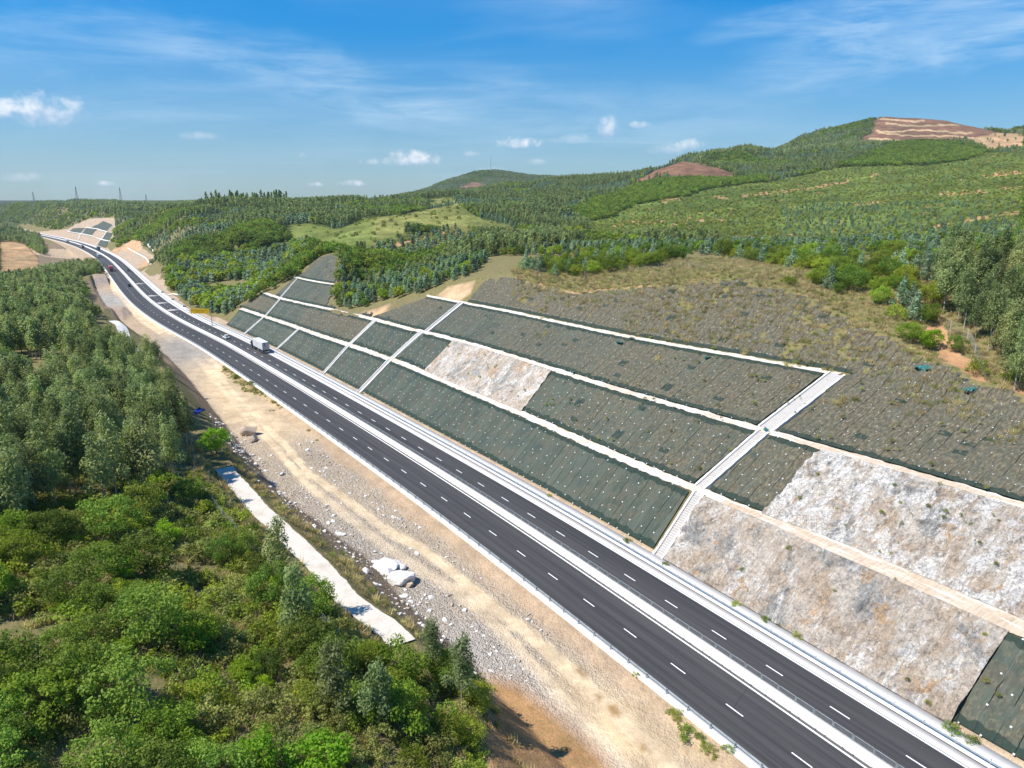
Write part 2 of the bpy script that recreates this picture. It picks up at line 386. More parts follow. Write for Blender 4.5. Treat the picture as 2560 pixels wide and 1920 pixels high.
for px, py, r in (
    # middle distance, left to centre
    (420, 600, 620), (500, 570, 720), (600, 590, 600), (600, 545, 800), (450, 535, 850), (400, 512, 980), (480, 503, 1000), (560, 500, 1020), (640, 497, 1050), (700, 492, 1080), (780, 486, 1100), (850, 492, 1100), (930, 497, 1100), (330, 525, 900),
    (780, 540, 800), (700, 570, 640), (820, 600, 470), (900, 620, 430), (960, 590, 480), (1040, 560, 560), (1140, 512, 640), (1200, 548, 590), (1320, 596, 470), (1120, 600, 460), (1000, 540, 700), (900, 530, 800), (1230, 520, 800), (1250, 580, 560),
    (1060, 484, 1150), (1010, 482, 1150), (1140, 475, 1200), (1250, 462, 1250), (1380, 442, 1350), (1480, 436, 1350), (1530, 430, 1380), (1600, 417, 1400), (1660, 409, 1400), (1400, 500, 900), (1400, 550, 650), (1500, 560, 600), (1480, 470, 1050),
    (1546, 474, 1000), (1620, 438, 1080), (1702, 405, 1120), (1780, 420, 1100), (1850, 443, 1060), (1700, 446, 960), (1600, 500, 760), (1700, 500, 720), (1800, 470, 800), (1650, 560, 520),
    (1720, 378, 1450), (1800, 370, 1480), (1870, 359, 1520), (1930, 372, 1480), (1760, 395, 1320), (1900, 410, 1250), (1960, 430, 1050),
    (2000, 338, 2000), (2040, 325, 2050), (2100, 322, 2100), (2150, 318, 2050), (2190, 300, 1950), (2215, 291, 1900), (2300, 295, 1900), (2370, 305, 1900), (2430, 322, 1900), (2500, 338, 1900), (2160, 352, 1600), (2300, 352, 1550), (2440, 362, 1500),
    (2530, 325, 2200), (2560, 315, 2200), (2560, 370, 1500), (2050, 372, 1450), (2050, 400, 1250), (2180, 378, 1250), (2253, 357, 1250), (2325, 352, 1280), (2412, 362, 1280), (2478, 382, 1250), (2105, 418, 1000), (2300, 412, 950), (2450, 405, 950), (2560, 385, 1000),
    (1800, 540, 560), (1900, 500, 680), (1800, 600, 400), (2000, 470, 780), (2000, 560, 480), (2000, 620, 340), (2200, 480, 700), (2200, 560, 460), (2200, 620, 320), (2400, 460, 720), (2400, 540, 480), (2400, 600, 340), (2560, 440, 740), (2560, 520, 500), (2560, 590, 340), (1700, 610, 370), (1500, 610, 400),
    # mast hill
    (1075, 470, 2900), (1130, 446, 3000), (1190, 428, 3050), (1240, 423, 3100), (1290, 431, 3050), (1340, 443, 3000), (1420, 440, 3100), (1020, 482, 2700), (1180, 465, 2700),
    # far left plain
    (0, 508, 2600), (60, 506, 2500), (150, 499, 2300), (200, 500, 2300), (260, 508, 2400), (340, 512, 2200), (0, 530, 1500), (100, 530, 1500), (200, 530, 1400), (280, 535, 1200), (60, 515, 1900), (900, 502, 2600), (600, 505, 2500),
    (0, 565, 1250), (60, 562, 1450), (330, 560, 1050), (300, 540, 1150), (250, 530, 1350), (180, 540, 1500), (420, 570, 800)):
    K.append(at_r(px, py, r))
RIDGE = [(60, 506, 2500), (150, 499, 2300), (260, 508, 2400), (400, 512, 980), (480, 503, 1000), (560, 500, 1020), (640, 497, 1050), (700, 490, 1080), (780, 484, 1100), (850, 488, 1100), (930, 495, 1100), (1010, 483, 1150), (1060, 484, 1150), (1140, 475, 1200), (1250, 462, 1250), (1380, 442, 1350), (1480, 436, 1350), (1530, 430, 1380), (1600, 417, 1400), (1660, 409, 1400),
    (1720, 378, 1450), (1800, 370, 1480), (1870, 359, 1520), (1930, 372, 1480), (2000, 338, 2000), (2040, 325, 2050), (2100, 322, 2100), (2150, 318, 2050), (2215, 291, 1900), (2300, 295, 1900), (2370, 305, 1900), (2430, 322, 1900), (2500, 338, 1900), (2560, 315, 2200), (1142, 510, 640), (1702, 403, 1120)]
for px, py, r in RIDGE:
    if r not in (640, 1120, 1900):
        for j in range(len(K)):
            if abs(np.hypot(K[j][0], K[j][1]) - r) < 1 and abs(float(proj(*K[j])[0]) - px) < 2: K[j] = K[j] - np.array([0, 0, 8.0 if r < 1700 else 6.0])
    q = at_r(px, py, r * 1.14); q[2] -= r * .030; K.append(q)
for px, r, z in ((900, 2000, 46), (1000, 2100, 46), (1100, 2200, 48), (1240, 2200, 55), (1340, 2200, 60), (1450, 2200, 75), (1240, 1700, 58), (1400, 1750, 80), (1700, 1750, 105), (1900, 1750, 110), (980, 3000, 50), (1500, 3000, 100), (1240, 3500, 120), (800, 1700, 46), (600, 1500, 45), (400, 1400, 42), (200, 1900, 42), (60, 2100, 42)):
    q = at_r(px, 500, r); q[2] = z; K.append(q)
for px, py, z in ((350, 690, 1), (300, 640, 2), (410, 700, 1), (0, 590, 8), (60, 590, 6), (60, 610, 3), (100, 600, 1), (150, 625, 0), (190, 640, 0), (0, 640, 3), (0, 685, 2), (60, 680, 1), (130, 650, 0), (220, 650, -.6), (240, 690, -.6), (200, 700, .5), (120, 720, 4), (0, 720, 6), (60, 740, 8), (150, 760, 9), (200, 740, 1), (220, 775, 1), (270, 760, -.6), (300, 790, -.6), (350, 800, -.6), (380, 840, -.6), (430, 860, -.6), (240, 800, 9), (290, 800, 9), (200, 830, 11.5), (100, 820, 12), (0, 820, 12.5), (400, 905, 1), (450, 920, 1)):
    K.append(at_z(px, py, z))
for px, py, z in ((300, 860, 12.5), (400, 950, 12.5), (200, 950, 14.5), (0, 950, 15), (470, 1010, 8), (520, 1040, 4.5), (560, 1080, 6), (480, 1080, 11), (420, 1100, 13), (300, 1100, 15.5), (100, 1100, 16), (500, 1200, 11.5), (560, 1300, 12), (400, 1250, 15), (200, 1250, 17), (0, 1250, 18), (640, 1400, 12), (720, 1480, 12), (800, 1560, 12), (900, 1650, 12), (1000, 1700, 11), (1120, 1740, 9), (1180, 1700, 6), (1250, 1760, 4), (1300, 1850, 3), (1200, 1900, 9), (1400, 1920, 1.5), (500, 1500, 15), (300, 1500, 17), (0, 1500, 19), (600, 1750, 15), (300, 1750, 18), (900, 1900, 13), (0, 1900, 20), (600, 1920, 16)):
    K.append(at_z(px, py, z))
for x, y, z in ((0, 0, 15), (30, 10, 6), (-30, 0, 19), (-80, 30, 20), (-150, 60, 20), (-150, 160, 16), (60, -30, 3), (0, -60, 14), (140, 60, 36), (160, 20, 36), (120, -10, 34), (220, 120, 40), (300, 100, 45), (-300, 200, 12), (-400, 300, 10), (100, -60, 30), (500, 200, 60), (900, 500, 110)):
    K.append(np.array([x, y, z]))
K = np.array(K)
def _lp(x, y):
    x = np.asarray(x, float); y = np.asarray(y, float); yy = y + 60
    r = np.hypot(x, yy); return np.arctan2(x, yy) * 1.6, np.log(np.maximum(r, 5))
_kx_, _ky_ = _lp(K[:, 0], K[:, 1])
_D = np.hypot(_kx_[:, None] - _kx_[None], _ky_[:, None] - _ky_[None]); _n = len(K)
_rr = np.hypot(K[:, 0], K[:, 1]); _zs = (K[:, 2] - 20) / (_rr + 60)          # interpolate height over distance
_A = np.zeros((_n + 3, _n + 3)); _A[:_n, :_n] = -_D - np.eye(_n) * .004 * 0; _A[:_n, :_n] += np.eye(_n) * 8e-4
_A[:_n, _n] = 1; _A[:_n, _n + 1] = _kx_; _A[:_n, _n + 2] = _ky_; _A[_n:, :_n] = _A[:_n, _n:].T
_W = np.linalg.solve(_A, np.r_[_zs, 0, 0, 0])
def nat_z(x, y):
    x = np.asarray(x, float).ravel(); y = np.asarray(y, float).ravel(); out = np.empty(len(x)); u, v = _lp(x, y)
    for i in range(0, len(x), 20000):
        sl = slice(i, i + 20000); d = np.hypot(u[sl, None] - _kx_[None], v[sl, None] - _ky_[None])
        out[sl] = -d @ _W[:_n] + _W[_n] + _W[_n + 1] * u[sl] + _W[_n + 2] * v[sl]
    r = np.hypot(x, y); z = out * (r + 60) + 20
    amp = np.clip(r / 400, .35, 3.0) * 1.6
    z = z + amp * fbm(x / (20 + r * .05), y / (20 + r * .05), 3, 4) * sstep(150, 500, r) * 2 + .8 * fbm(x / 9, y / 9, 5, 3)
    far = sstep(3400, 5000, r); return z * (1 - far) + 42 * far
def ground_z(x, y, s=None, o=None):
    if s is None: s, o = SO(x, y)
    n = nat_z(x, y); c = cut_z(s, o); lim = np.where(o > 0, o < 120, o > -75)
    ol, _ = prof_L(s); ob, _ = prof_R(s)
    bed = (o > ol[0]) & (o < ob[0])
    z = np.where(lim, np.minimum(n, c), n)
    # natural ground may fall below the road bench: embankment 1:1.6 beyond the shoulders
    z = np.where(bed & (o < -11), np.where(n < -.6, np.maximum(n, -.6), c), z)
    z = np.where((o > -11.2) & (o <= 12.6), 0.0, z)
    return z, n, c

# ------------------------------------------------------------------ node helpers
def mat_new(name):
    m = bpy.data.materials.new(name); m.use_nodes = True; nt = m.node_tree
    b = nt.nodes['Principled BSDF']; return m, nt, b
class NB:
    def __init__(s, nt): s.nt = nt; s.N = nt.nodes; s.L = nt.links
    def put(s, sock, v):
        if v is None: return
        if isinstance(v, (int, float)): sock.default_value = v
        elif isinstance(v, tuple): sock.default_value = v if len(v) == 4 or sock.type == 'VECTOR' else (*v, 1)
        else: s.L.new(v, sock)
    def math(s, op, a, b=None, clamp=False):
        m = s.N.new('ShaderNodeMath'); m.operation = op; m.use_clamp = clamp; s.put(m.inputs[0], a); s.put(m.inputs[1], b); return m.outputs[0]
    def mix(s, f, a, b, mode='MIX'):
        m = s.N.new('ShaderNodeMix'); m.data_type = 'RGBA'; m.blend_type = mode; m.clamp_factor = True
        s.put(m.inputs[0], f); s.put(m.inputs[6], a); s.put(m.inputs[7], b); return m.outputs[2]
    def noise(s, vec, scale, detail=4, rough=.55, dist=0, col=False):
        n = s.N.new('ShaderNodeTexNoise'); n.inputs['Scale'].default_value = scale; n.inputs['Detail'].default_value = detail
        n.inputs['Roughness'].default_value = rough; n.inputs['Distortion'].default_value = dist; s.put(n.inputs['Vector'], vec)
        return n.outputs['Color'] if col else n.outputs['Fac']
    def vor(s, vec, scale, feat='F1', rnd=1, out='Distance'):
        n = s.N.new('ShaderNodeTexVoronoi'); n.feature = feat; n.inputs['Scale'].default_value = scale; n.inputs['Randomness'].default_value = rnd
        s.put(n.inputs['Vector'], vec); return n.outputs[out]
    def ramp(s, v, a, b, c=0., d=1.):
        m = s.N.new('ShaderNodeMapRange'); m.interpolation_type = 'SMOOTHSTEP'; s.put(m.inputs['Value'], v)
        m.inputs['From Min'].default_value = a; m.inputs['From Max'].default_value = b; m.inputs['To Min'].default_value = c; m.inputs['To Max'].default_value = d
        return m.outputs[0]
    def attr(s, n, out='Fac'):
        a = s.N.new('ShaderNodeAttribute'); a.attribute_name = n; return a.outputs[out]
    def pos(s): return s.N.new('ShaderNodeNewGeometry').outputs['Position']
    def uv(s): return s.N.new('ShaderNodeTexCoord').outputs['UV']
    def mapv(s, vec, scale=(1, 1, 1), rot=(0, 0, 0), loc=(0, 0, 0)):
        m = s.N.new('ShaderNodeMapping'); s.put(m.inputs['Vector'], vec); m.inputs['Scale'].default_value = scale; m.inputs['Rotation'].default_value = rot; m.inputs['Location'].default_value = loc
        return m.outputs[0]
    def xyz(s, vec): return s.N_sep(vec)
    def sep(s, vec):
        n = s.N.new('ShaderNodeSeparateXYZ'); s.put(n.inputs[0], vec); return n.outputs
    def comb(s, x=0., y=0., z=0.):
        n = s.N.new('ShaderNodeCombineXYZ'); s.put(n.inputs[0], x); s.put(n.inputs[1], y); s.put(n.inputs[2], z); return n.outputs[0]
    def bump(s, h, strength=.5, dist=.1):
        b = s.N.new('ShaderNodeBump'); b.inputs['Strength'].default_value = strength; b.inputs['Distance'].default_value = dist; s.put(b.inputs['Height'], h); return b.outputs[0]
def simple(name, col, rough=.6, metal=0, var=.12, scale=3, bump=0, spec=.4):
    m, nt, b = mat_new(name); n = NB(nt)
    v = n.noise(n.pos(), scale, 5, .6)
    c = n.mix(n.ramp(v, .3, .7), tuple(x * (1 - var) for x in col), tuple(min(1, x * (1 + var)) for x in col))
    n.put(b.inputs['Base Color'], c); b.inputs['Roughness'].default_value = rough; b.inputs['Metallic'].default_value = metal
    b.inputs['Specular IOR Level'].default_value = spec
    if bump: n.put(b.inputs['Normal'], n.bump(v, bump, .05))
    return m

# ------------------------------------------------------------------ materials
def M_ground():
    # Col = kind of earth, mk = (rubble, grass, rock/gully)
    m, nt, b = mat_new('earth'); n = NB(nt); p = n.pos()
    col = n.attr('Col', 'Color'); mk = n.sep(n.attr('mk', 'Vector')); rub, gra, gul = mk
    big = n.noise(p, .22, 5, .6); mid = n.noise(p, 1.3, 5, .65); fine = n.noise(p, 6, 4, .7)
    c = n.mix(n.ramp(big, .32, .68), n.mix(1.0, col, (.80, .78, .76), 'MULTIPLY'), n.mix(1.0, col, (1.16, 1.14, 1.12), 'MULTIPLY'))
    c = n.mix(n.ramp(mid, .35, .7), n.mix(1.0, c, (.84, .83, .82), 'MULTIPLY'), c)
    c = n.mix(n.math('MULTIPLY', n.ramp(fine, .45, .75), .35), c, n.mix(1.0, c, (1.25, 1.22, 1.2), 'MULTIPLY'))
    # stones: cells of random tone, three sizes
    pw = n.mix(.06, p, n.noise(p, 3, 2, .6, 0, True)) if False else p
    v1 = n.vor(p, 1.9, out='Color'); v2 = n.vor(p, 4.3, out='Color'); v3 = n.vor(p, 8.5, out='Color')
    d1 = n.vor(p, 1.9); d2 = n.vor(p, 4.3)
    s1 = n.sep(v1)[0]; s2 = n.sep(v2)[1]; s3 = n.sep(v3)[2]
    st = n.math('ADD', n.math('MULTIPLY', n.math('ADD', s2, s3), .35), n.math('MULTIPLY', s1, .3))
    stc = n.mix(n.ramp(st, .12, .88), (.10, .085, .07), (.72, .65, .57))
    stc = n.mix(.55, stc, n.mix(1.0, stc, n.mix(s1, (.95, .78, .62), (.75, .82, .9)), 'MULTIPLY'))
    patch = n.ramp(n.math('ADD', n.noise(p, .35, 4, .6), n.math('MULTIPLY', rub, .55)), .48, .80)
    c = n.mix(n.math('MULTIPLY', n.math('MULTIPLY', patch, rub, True), .8), c, n.mix(.62, stc, col))
    # dry and green grass flecks
    g1 = n.noise(n.mapv(p, (1, 1, 1)), 3.5, 7, .75); g2 = n.noise(p, 1.1, 6, .7)
    gc = n.mix(n.ramp(g2, .40, .66), (.235, .185, .09), (.12, .135, .045))
    gm = n.math('MULTIPLY', n.ramp(n.math('ADD', g1, n.math('MULTIPLY', gra, .6)), .62, .82), n.math('MINIMUM', n.math('MULTIPLY', gra, 1.6), 1.0))
    c = n.mix(gm, c, gc)
    n.put(b.inputs['Base Color'], c); b.inputs['Roughness'].default_value = .95; b.inputs['Specular IOR Level'].default_value = .12
    h = n.math('ADD', n.math('MULTIPLY', fine, .25), n.math('ADD', n.math('MULTIPLY', mid, .6), n.math('MULTIPLY', n.math('MULTIPLY', n.math('ADD', d1, d2), -1.1), rub)))
    n.put(b.inputs['Normal'], n.bump(h, .8, .35))
    return m
def M_hill():
    m, nt, b = mat_new('hillside'); n = NB(nt); p = n.pos(); col = n.attr('Col', 'Color')
    a = n.noise(p, .012, 5, .6); bn = n.noise(p, .07, 6, .65); f = n.noise(p, .35, 5, .7)
    c = n.mix(n.ramp(a, .35, .65), n.mix(1.0, col, (.78, .82, .8), 'MULTIPLY'), n.mix(1.0, col, (1.2, 1.12, 1.1), 'MULTIPLY'))
    c = n.mix(n.ramp(bn, .3, .7), n.mix(1.0, c, (.7, .74, .7), 'MULTIPLY'), n.mix(1.0, c, (1.22, 1.18, 1.15), 'MULTIPLY'))
    c = n.mix(n.ramp(f, .3, .7), n.mix(1.0, c, (.68, .7, .68), 'MULTIPLY'), n.mix(1.0, c, (1.25, 1.22, 1.2), 'MULTIPLY'))
    n.put(b.inputs['Base Color'], c); b.inputs['Roughness'].default_value = 1; b.inputs['Specular IOR Level'].default_value = .05
    n.put(b.inputs['Normal'], n.bump(n.math('ADD', f, bn), .9, 1.2)); return m
def M_asphalt():
    m, nt, b = mat_new('asphalt'); n = NB(nt); p = n.pos(); uv = n.uv()        # uv = (along, across) in metres
    st = n.noise(n.mapv(uv, (.012, 1.1, 1)), 1, 5, .6); st2 = n.noise(n.mapv(uv, (.05, 3.2, 1)), 1, 4, .6)
    gr = n.noise(p, 9, 3, .7); bl = n.noise(n.mapv(uv, (.03, .25, 1)), 1, 4, .6)
    c = n.mix(n.ramp(st, .3, .7), (.030, .030, .033), (.072, .070, .071))
    c = n.mix(n.math('MULTIPLY', n.ramp(st2, .35, .7), .5), c, (.075, .073, .074))
    c = n.mix(n.math('MULTIPLY', n.ramp(bl, .5, .75), .35), c, (.082, .076, .072))
    c = n.mix(n.math('MULTIPLY', n.ramp(gr, .5, .8), .3), c, (.10, .10, .10))
    # wheel paths worn lighter along each lane
    v = n.sep(uv)[1]
    dist = n.math('ABSOLUTE', v)
    edge = n.ramp(dist, 1.6, .8)
    c = n.mix(n.math('MULTIPLY', edge, .6), c, (.14, .135, .13))
    # cracks
    cr = n.vor(n.mapv(uv, (.07, .05, 1)), 1, 'DISTANCE_TO_EDGE'); crm = n.math('MULTIPLY', n.ramp(cr, .004, .0), n.ramp(n.noise(n.mapv(uv, (.02, .04, 1)), 1, 2), .58, .62))
    c = n.mix(n.math('MULTIPLY', crm, .7), c, (.012, .012, .012))
    n.put(b.inputs['Base Color'], c); b.inputs['Roughness'].default_value = .82; b.inputs['Specular IOR Level'].default_value = .3
    n.put(b.inputs['Normal'], n.bump(gr, .25, .02)); return m
def M_concrete(name, col, dirt=.25, scale=.8, dcol=(.45, .36, .26)):
    m, nt, b = mat_new(name); n = NB(nt); p = n.pos()
    a = n.noise(p, scale, 6, .65); f = n.noise(p, scale * 9, 4, .7)
    c = n.mix(n.ramp(f, .3, .7), tuple(x * .93 for x in col), col)
    c = n.mix(n.math('MULTIPLY', n.ramp(a, .45, .75), dirt), c, dcol)
    c = n.mix(n.math('MULTIPLY', n.ramp(n.noise(p, scale * 3.1, 6, .75), .55, .72), dirt * .9), c, tuple(x * .62 for x in dcol))
    n.put(b.inputs['Base Color'], c); b.inputs['Roughness'].default_value = .88; b.inputs['Specular IOR Level'].default_value = .2
    n.put(b.inputs['Normal'], n.bump(f, .25, .02)); return m
def M_net(seed):
    # uv = metres along the slope and up the slope
    m, nt, b = mat_new('green_netting'); n = NB(nt); uv = n.uv(); p = n.pos(); br = n.attr('dry')
    u, v, _ = n.sep(uv)
    wob = n.math('MULTIPLY', n.math('SUBTRACT', n.noise(n.mapv(uv, (.25, .5, 1)), 1, 3), .5), .5)
    us = n.math('ADD', u, wob)
    cell = n.math('DIVIDE', us, 1.95); fr = n.math('FRACT', cell); idx = n.math('FLOOR', cell)
    wn = n.N.new('ShaderNodeTexWhiteNoise'); wn.noise_dimensions = '1D'; n.L.new(idx, wn.inputs['W']); tone = wn.outputs['Value']
    g = n.mix(tone, (.048, .068, .052), (.084, .104, .080))
    strk = n.noise(n.mapv(uv, (3.0, .45, 1)), 1, 6, .7, .3); strk2 = n.noise(n.mapv(uv, (1.1, .10, 1), loc=(seed, 0, 0)), 1, 5, .65)
    g = n.mix(n.math('MULTIPLY', n.ramp(strk, .4, .75), .6), g, (.145, .160, .130))
    g = n.mix(n.math('MULTIPLY', n.ramp(n.noise(p, .16, 5, .6), .5, .62), .5), g, (.040, .062, .058))
    g = n.mix(n.math('MULTIPLY', n.ramp(n.noise(n.mapv(p, (1, 1, 1), loc=(40, 0, 0)), .3, 7, .72), .48, .60), .6), g, n.mix(n.noise(n.mapv(uv, (4, 1.2, 1)), 1, 5, .7), (.06, .055, .038), (.14, .13, .10)))
    # dead grass growing through
    dn = n.noise(n.mapv(p, (1, 1, 1)), .55, 6, .7); dn2 = n.noise(n.mapv(uv, (2.2, .8, 1)), 1, 6, .75, .4)
    dm = n.math('MULTIPLY', n.ramp(n.math('ADD', n.math('MULTIPLY', n.math('ADD', dn, dn2), .5), n.math('MULTIPLY', br, .36)), .50, .78), n.ramp(br, .0, .5, .35, 1))
    dc = n.mix(n.ramp(n.noise(n.mapv(uv, (2.6, 1.1, 1)), 1, 6, .75), .42, .66), (.085, .070, .045), (.26, .215, .14))
    g = n.mix(n.math('MULTIPLY', dm, .8), g, dc)
    # pale dusty slips where rock dust washed over
    g = n.mix(n.math('MULTIPLY', n.ramp(strk2, .60, .78), .5), g, (.26, .29, .27))
    # seams between the strips of netting
    sm = n.ramp(n.math('ABSOLUTE', n.math('SUBTRACT', fr, .5)), .465, .495); sn = n.noise(n.mapv(uv, (.5, .22, 1)), 1, 2)
    g = n.mix(n.math('MULTIPLY', sm, n.ramp(sn, .36, .48)), g, n.mix(n.ramp(n.noise(n.mapv(uv, (.3, .1, 1), loc=(9, 0, 0)), 1, 2), .45, .55), (.012, .018, .015), (.19, .22, .20)))
    w2 = n.N.new('ShaderNodeTexWhiteNoise'); w2.noise_dimensions = '2D'; n.L.new(n.comb(n.math('FLOOR', cell), n.math('FLOOR', n.math('DIVIDE', v, 1.15))), w2.inputs['Vector'])
    g = n.mix(n.math('MULTIPLY', n.math('MULTIPLY', n.ramp(w2.outputs['Value'], .981, .985), n.ramp(n.noise(uv, 1.2, 3), .35, .5)), n.ramp(br, .2, .35, .15, .9)), g, (.022, .042, .034))
    n.put(b.inputs['Base Color'], g); b.inputs['Roughness'].default_value = .85; b.inputs['Specular IOR Level'].default_value = .25
    h = n.math('ADD', n.math('MULTIPLY', n.noise(n.mapv(uv, (1.2, .35, 1)), 1, 6, .7, .4), 1.0), n.math('MULTIPLY', sm, -.6))
    n.put(b.inputs['Normal'], n.bump(h, .8, .35)); return m
def M_rock():
    m, nt, b = mat_new('cut_rock'); n = NB(nt); uv = n.uv(); p = n.pos(); wv = n.attr('soil'); rt = (0, 0, R(-24))
    a = n.noise(n.mapv(uv, (.30, .17, 1), rot=rt), 1, 9, .70, .6); w = n.noise(n.mapv(uv, (.50, .20, 1), rot=(0, 0, R(-20)), loc=(7, 3, 0)), 1, 10, .76, .5)
    gsm = n.noise(n.mapv(uv, (.16, .13, 1), rot=rt, loc=(3, 11, 0)), 1, 9, .70, .5); f = n.noise(p, 3.2, 8, .8); f2 = n.noise(p, 1.3, 7, .75)
    c = n.mix(n.ramp(a, .40, .60), (.52, .42, .325), (.64, .585, .52))
    c = n.mix(n.math('MULTIPLY', n.ramp(gsm, .50, .60), .85), c, n.mix(n.ramp(f2, .4, .6), (.20, .22, .225), (.40, .41, .41)))
    c = n.mix(n.math('MULTIPLY', n.ramp(n.noise(n.mapv(uv, (.24, .2, 1), loc=(31, 5, 0)), 1, 8, .7, .4), .56, .64), .8), c, (.56, .34, .16))
    wm = n.ramp(n.math('ADD', w, n.math('MULTIPLY', n.math('SUBTRACT', .45, wv), .16)), .50, .58)
    c = n.mix(n.math('MULTIPLY', wm, .88), c, n.mix(n.ramp(f, .35, .6), (.60, .57, .54), (.90, .89, .87)))
    cs = n.sep(n.vor(p, 1.9, out='Color')); cs2 = n.sep(n.vor(p, 4.5, out='Color'))
    c = n.mix(.38, c, n.mix(1.0, c, n.mix(cs[0], (.5, .5, .52), (1.3, 1.27, 1.22)), 'MULTIPLY'))
    c = n.mix(.35, c, n.mix(1.0, c, n.mix(cs2[1], (.5, .48, .45), (1.4, 1.35, 1.3)), 'MULTIPLY'))
    c = n.mix(n.math('MULTIPLY', n.ramp(f, .30, .50, 1, 0), .7), c, n.mix(1.0, c, (.36, .33, .30), 'MULTIPLY'))  # crevice shade put into the colour: hollows of the bump noise darkened
    dv = n.N.new('ShaderNodeVectorMath'); dv.operation = 'ADD'; n.L.new(n.mapv(uv, (.75, .42, 1), rot=(0, 0, R(-28))), dv.inputs[0]); n.L.new(n.noise(n.mapv(uv, (.8, .8, 1)), 1, 5, .7, 0, True), dv.inputs[1])
    fr_ = n.vor(dv.outputs[0], 1.5, 'DISTANCE_TO_EDGE'); frm_ = n.math('MULTIPLY', n.ramp(fr_, .05, .0), n.ramp(n.noise(uv, .35, 5, .7), .42, .52))
    c = n.mix(n.math('MULTIPLY', frm_, .75), c, (.12, .105, .09))  # rock fractures, painted dark in place of the shadows the frontal sun lacks
    st_ = n.noise(n.mapv(uv, (3.2, .42, 1), rot=(0, 0, R(-22))), 1, 7, .75, .3); c = n.mix(n.math('MULTIPLY', n.ramp(st_, .52, .66), .55), c, n.mix(1.0, c, (.45, .43, .42), 'MULTIPLY')); c = n.mix(n.math('MULTIPLY', n.ramp(st_, .44, .32), .5), c, (.86, .84, .81))
    sc = n.noise(n.mapv(uv, (6.5, .10, 1), rot=(0, 0, R(14))), 1, 3, .6)
    c = n.mix(n.math('MULTIPLY', n.ramp(sc, .48, .62), n.math('MULTIPLY', wv, .7)), c, (.50, .385, .28))
    n.put(b.inputs['Base Color'], c); b.inputs['Roughness'].default_value = .9; b.inputs['Specular IOR Level'].default_value = .2
    h = n.math('ADD', n.math('MULTIPLY', f2, 1.4), n.math('ADD', n.math('MULTIPLY', f, .8), n.math('MULTIPLY', n.vor(p, 1.9), .5)))
    n.put(b.inputs['Normal'], n.bump(h, 1.0, .35)); return m
def M_leaf(name, c0, c1, trans=.35, var=.5):
    m, nt, b = mat_new(name); n = NB(nt); oi = n.N.new('ShaderNodeObjectInfo'); v = n.attr('v')
    t = n.math('ADD', n.math('MULTIPLY', v, .65), n.math('MULTIPLY', oi.outputs['Random'], var), True)
    c = n.mix(n.math('MULTIPLY', t, .95), c0, c1)
    hs = n.N.new('ShaderNodeHueSaturation'); n.put(hs.inputs['Color'], c); n.put(hs.inputs['Hue'], n.math('ADD', .478, n.math('MULTIPLY', n.math('FRACT', n.math('MULTIPLY', oi.outputs['Random'], 7.31)), .045)))
    n.put(hs.inputs['Value'], n.math('ADD', .68, n.math('MULTIPLY', n.math('FRACT', n.math('MULTIPLY', oi.outputs['Random'], 13.7)), .62)))
    c = hs.outputs[0]
    n.put(b.inputs['Base Color'], c); b.inputs['Roughness'].default_value = .6; b.inputs['Specular IOR Level'].default_value = .12
    tr = n.N.new('ShaderNodeBsdfTranslucent'); n.put(tr.inputs['Color'], n.mix(1.0, c, (1.5, 1.6, .8), 'MULTIPLY'))
    mx = n.N.new('ShaderNodeMixShader'); mx.inputs[0].default_value = trans
    n.L.new(b.outputs[0], mx.inputs[1]); n.L.new(tr.outputs[0], mx.inputs[2])
    n.L.new(mx.outputs[0], n.N['Material Output'].inputs[0]); return m
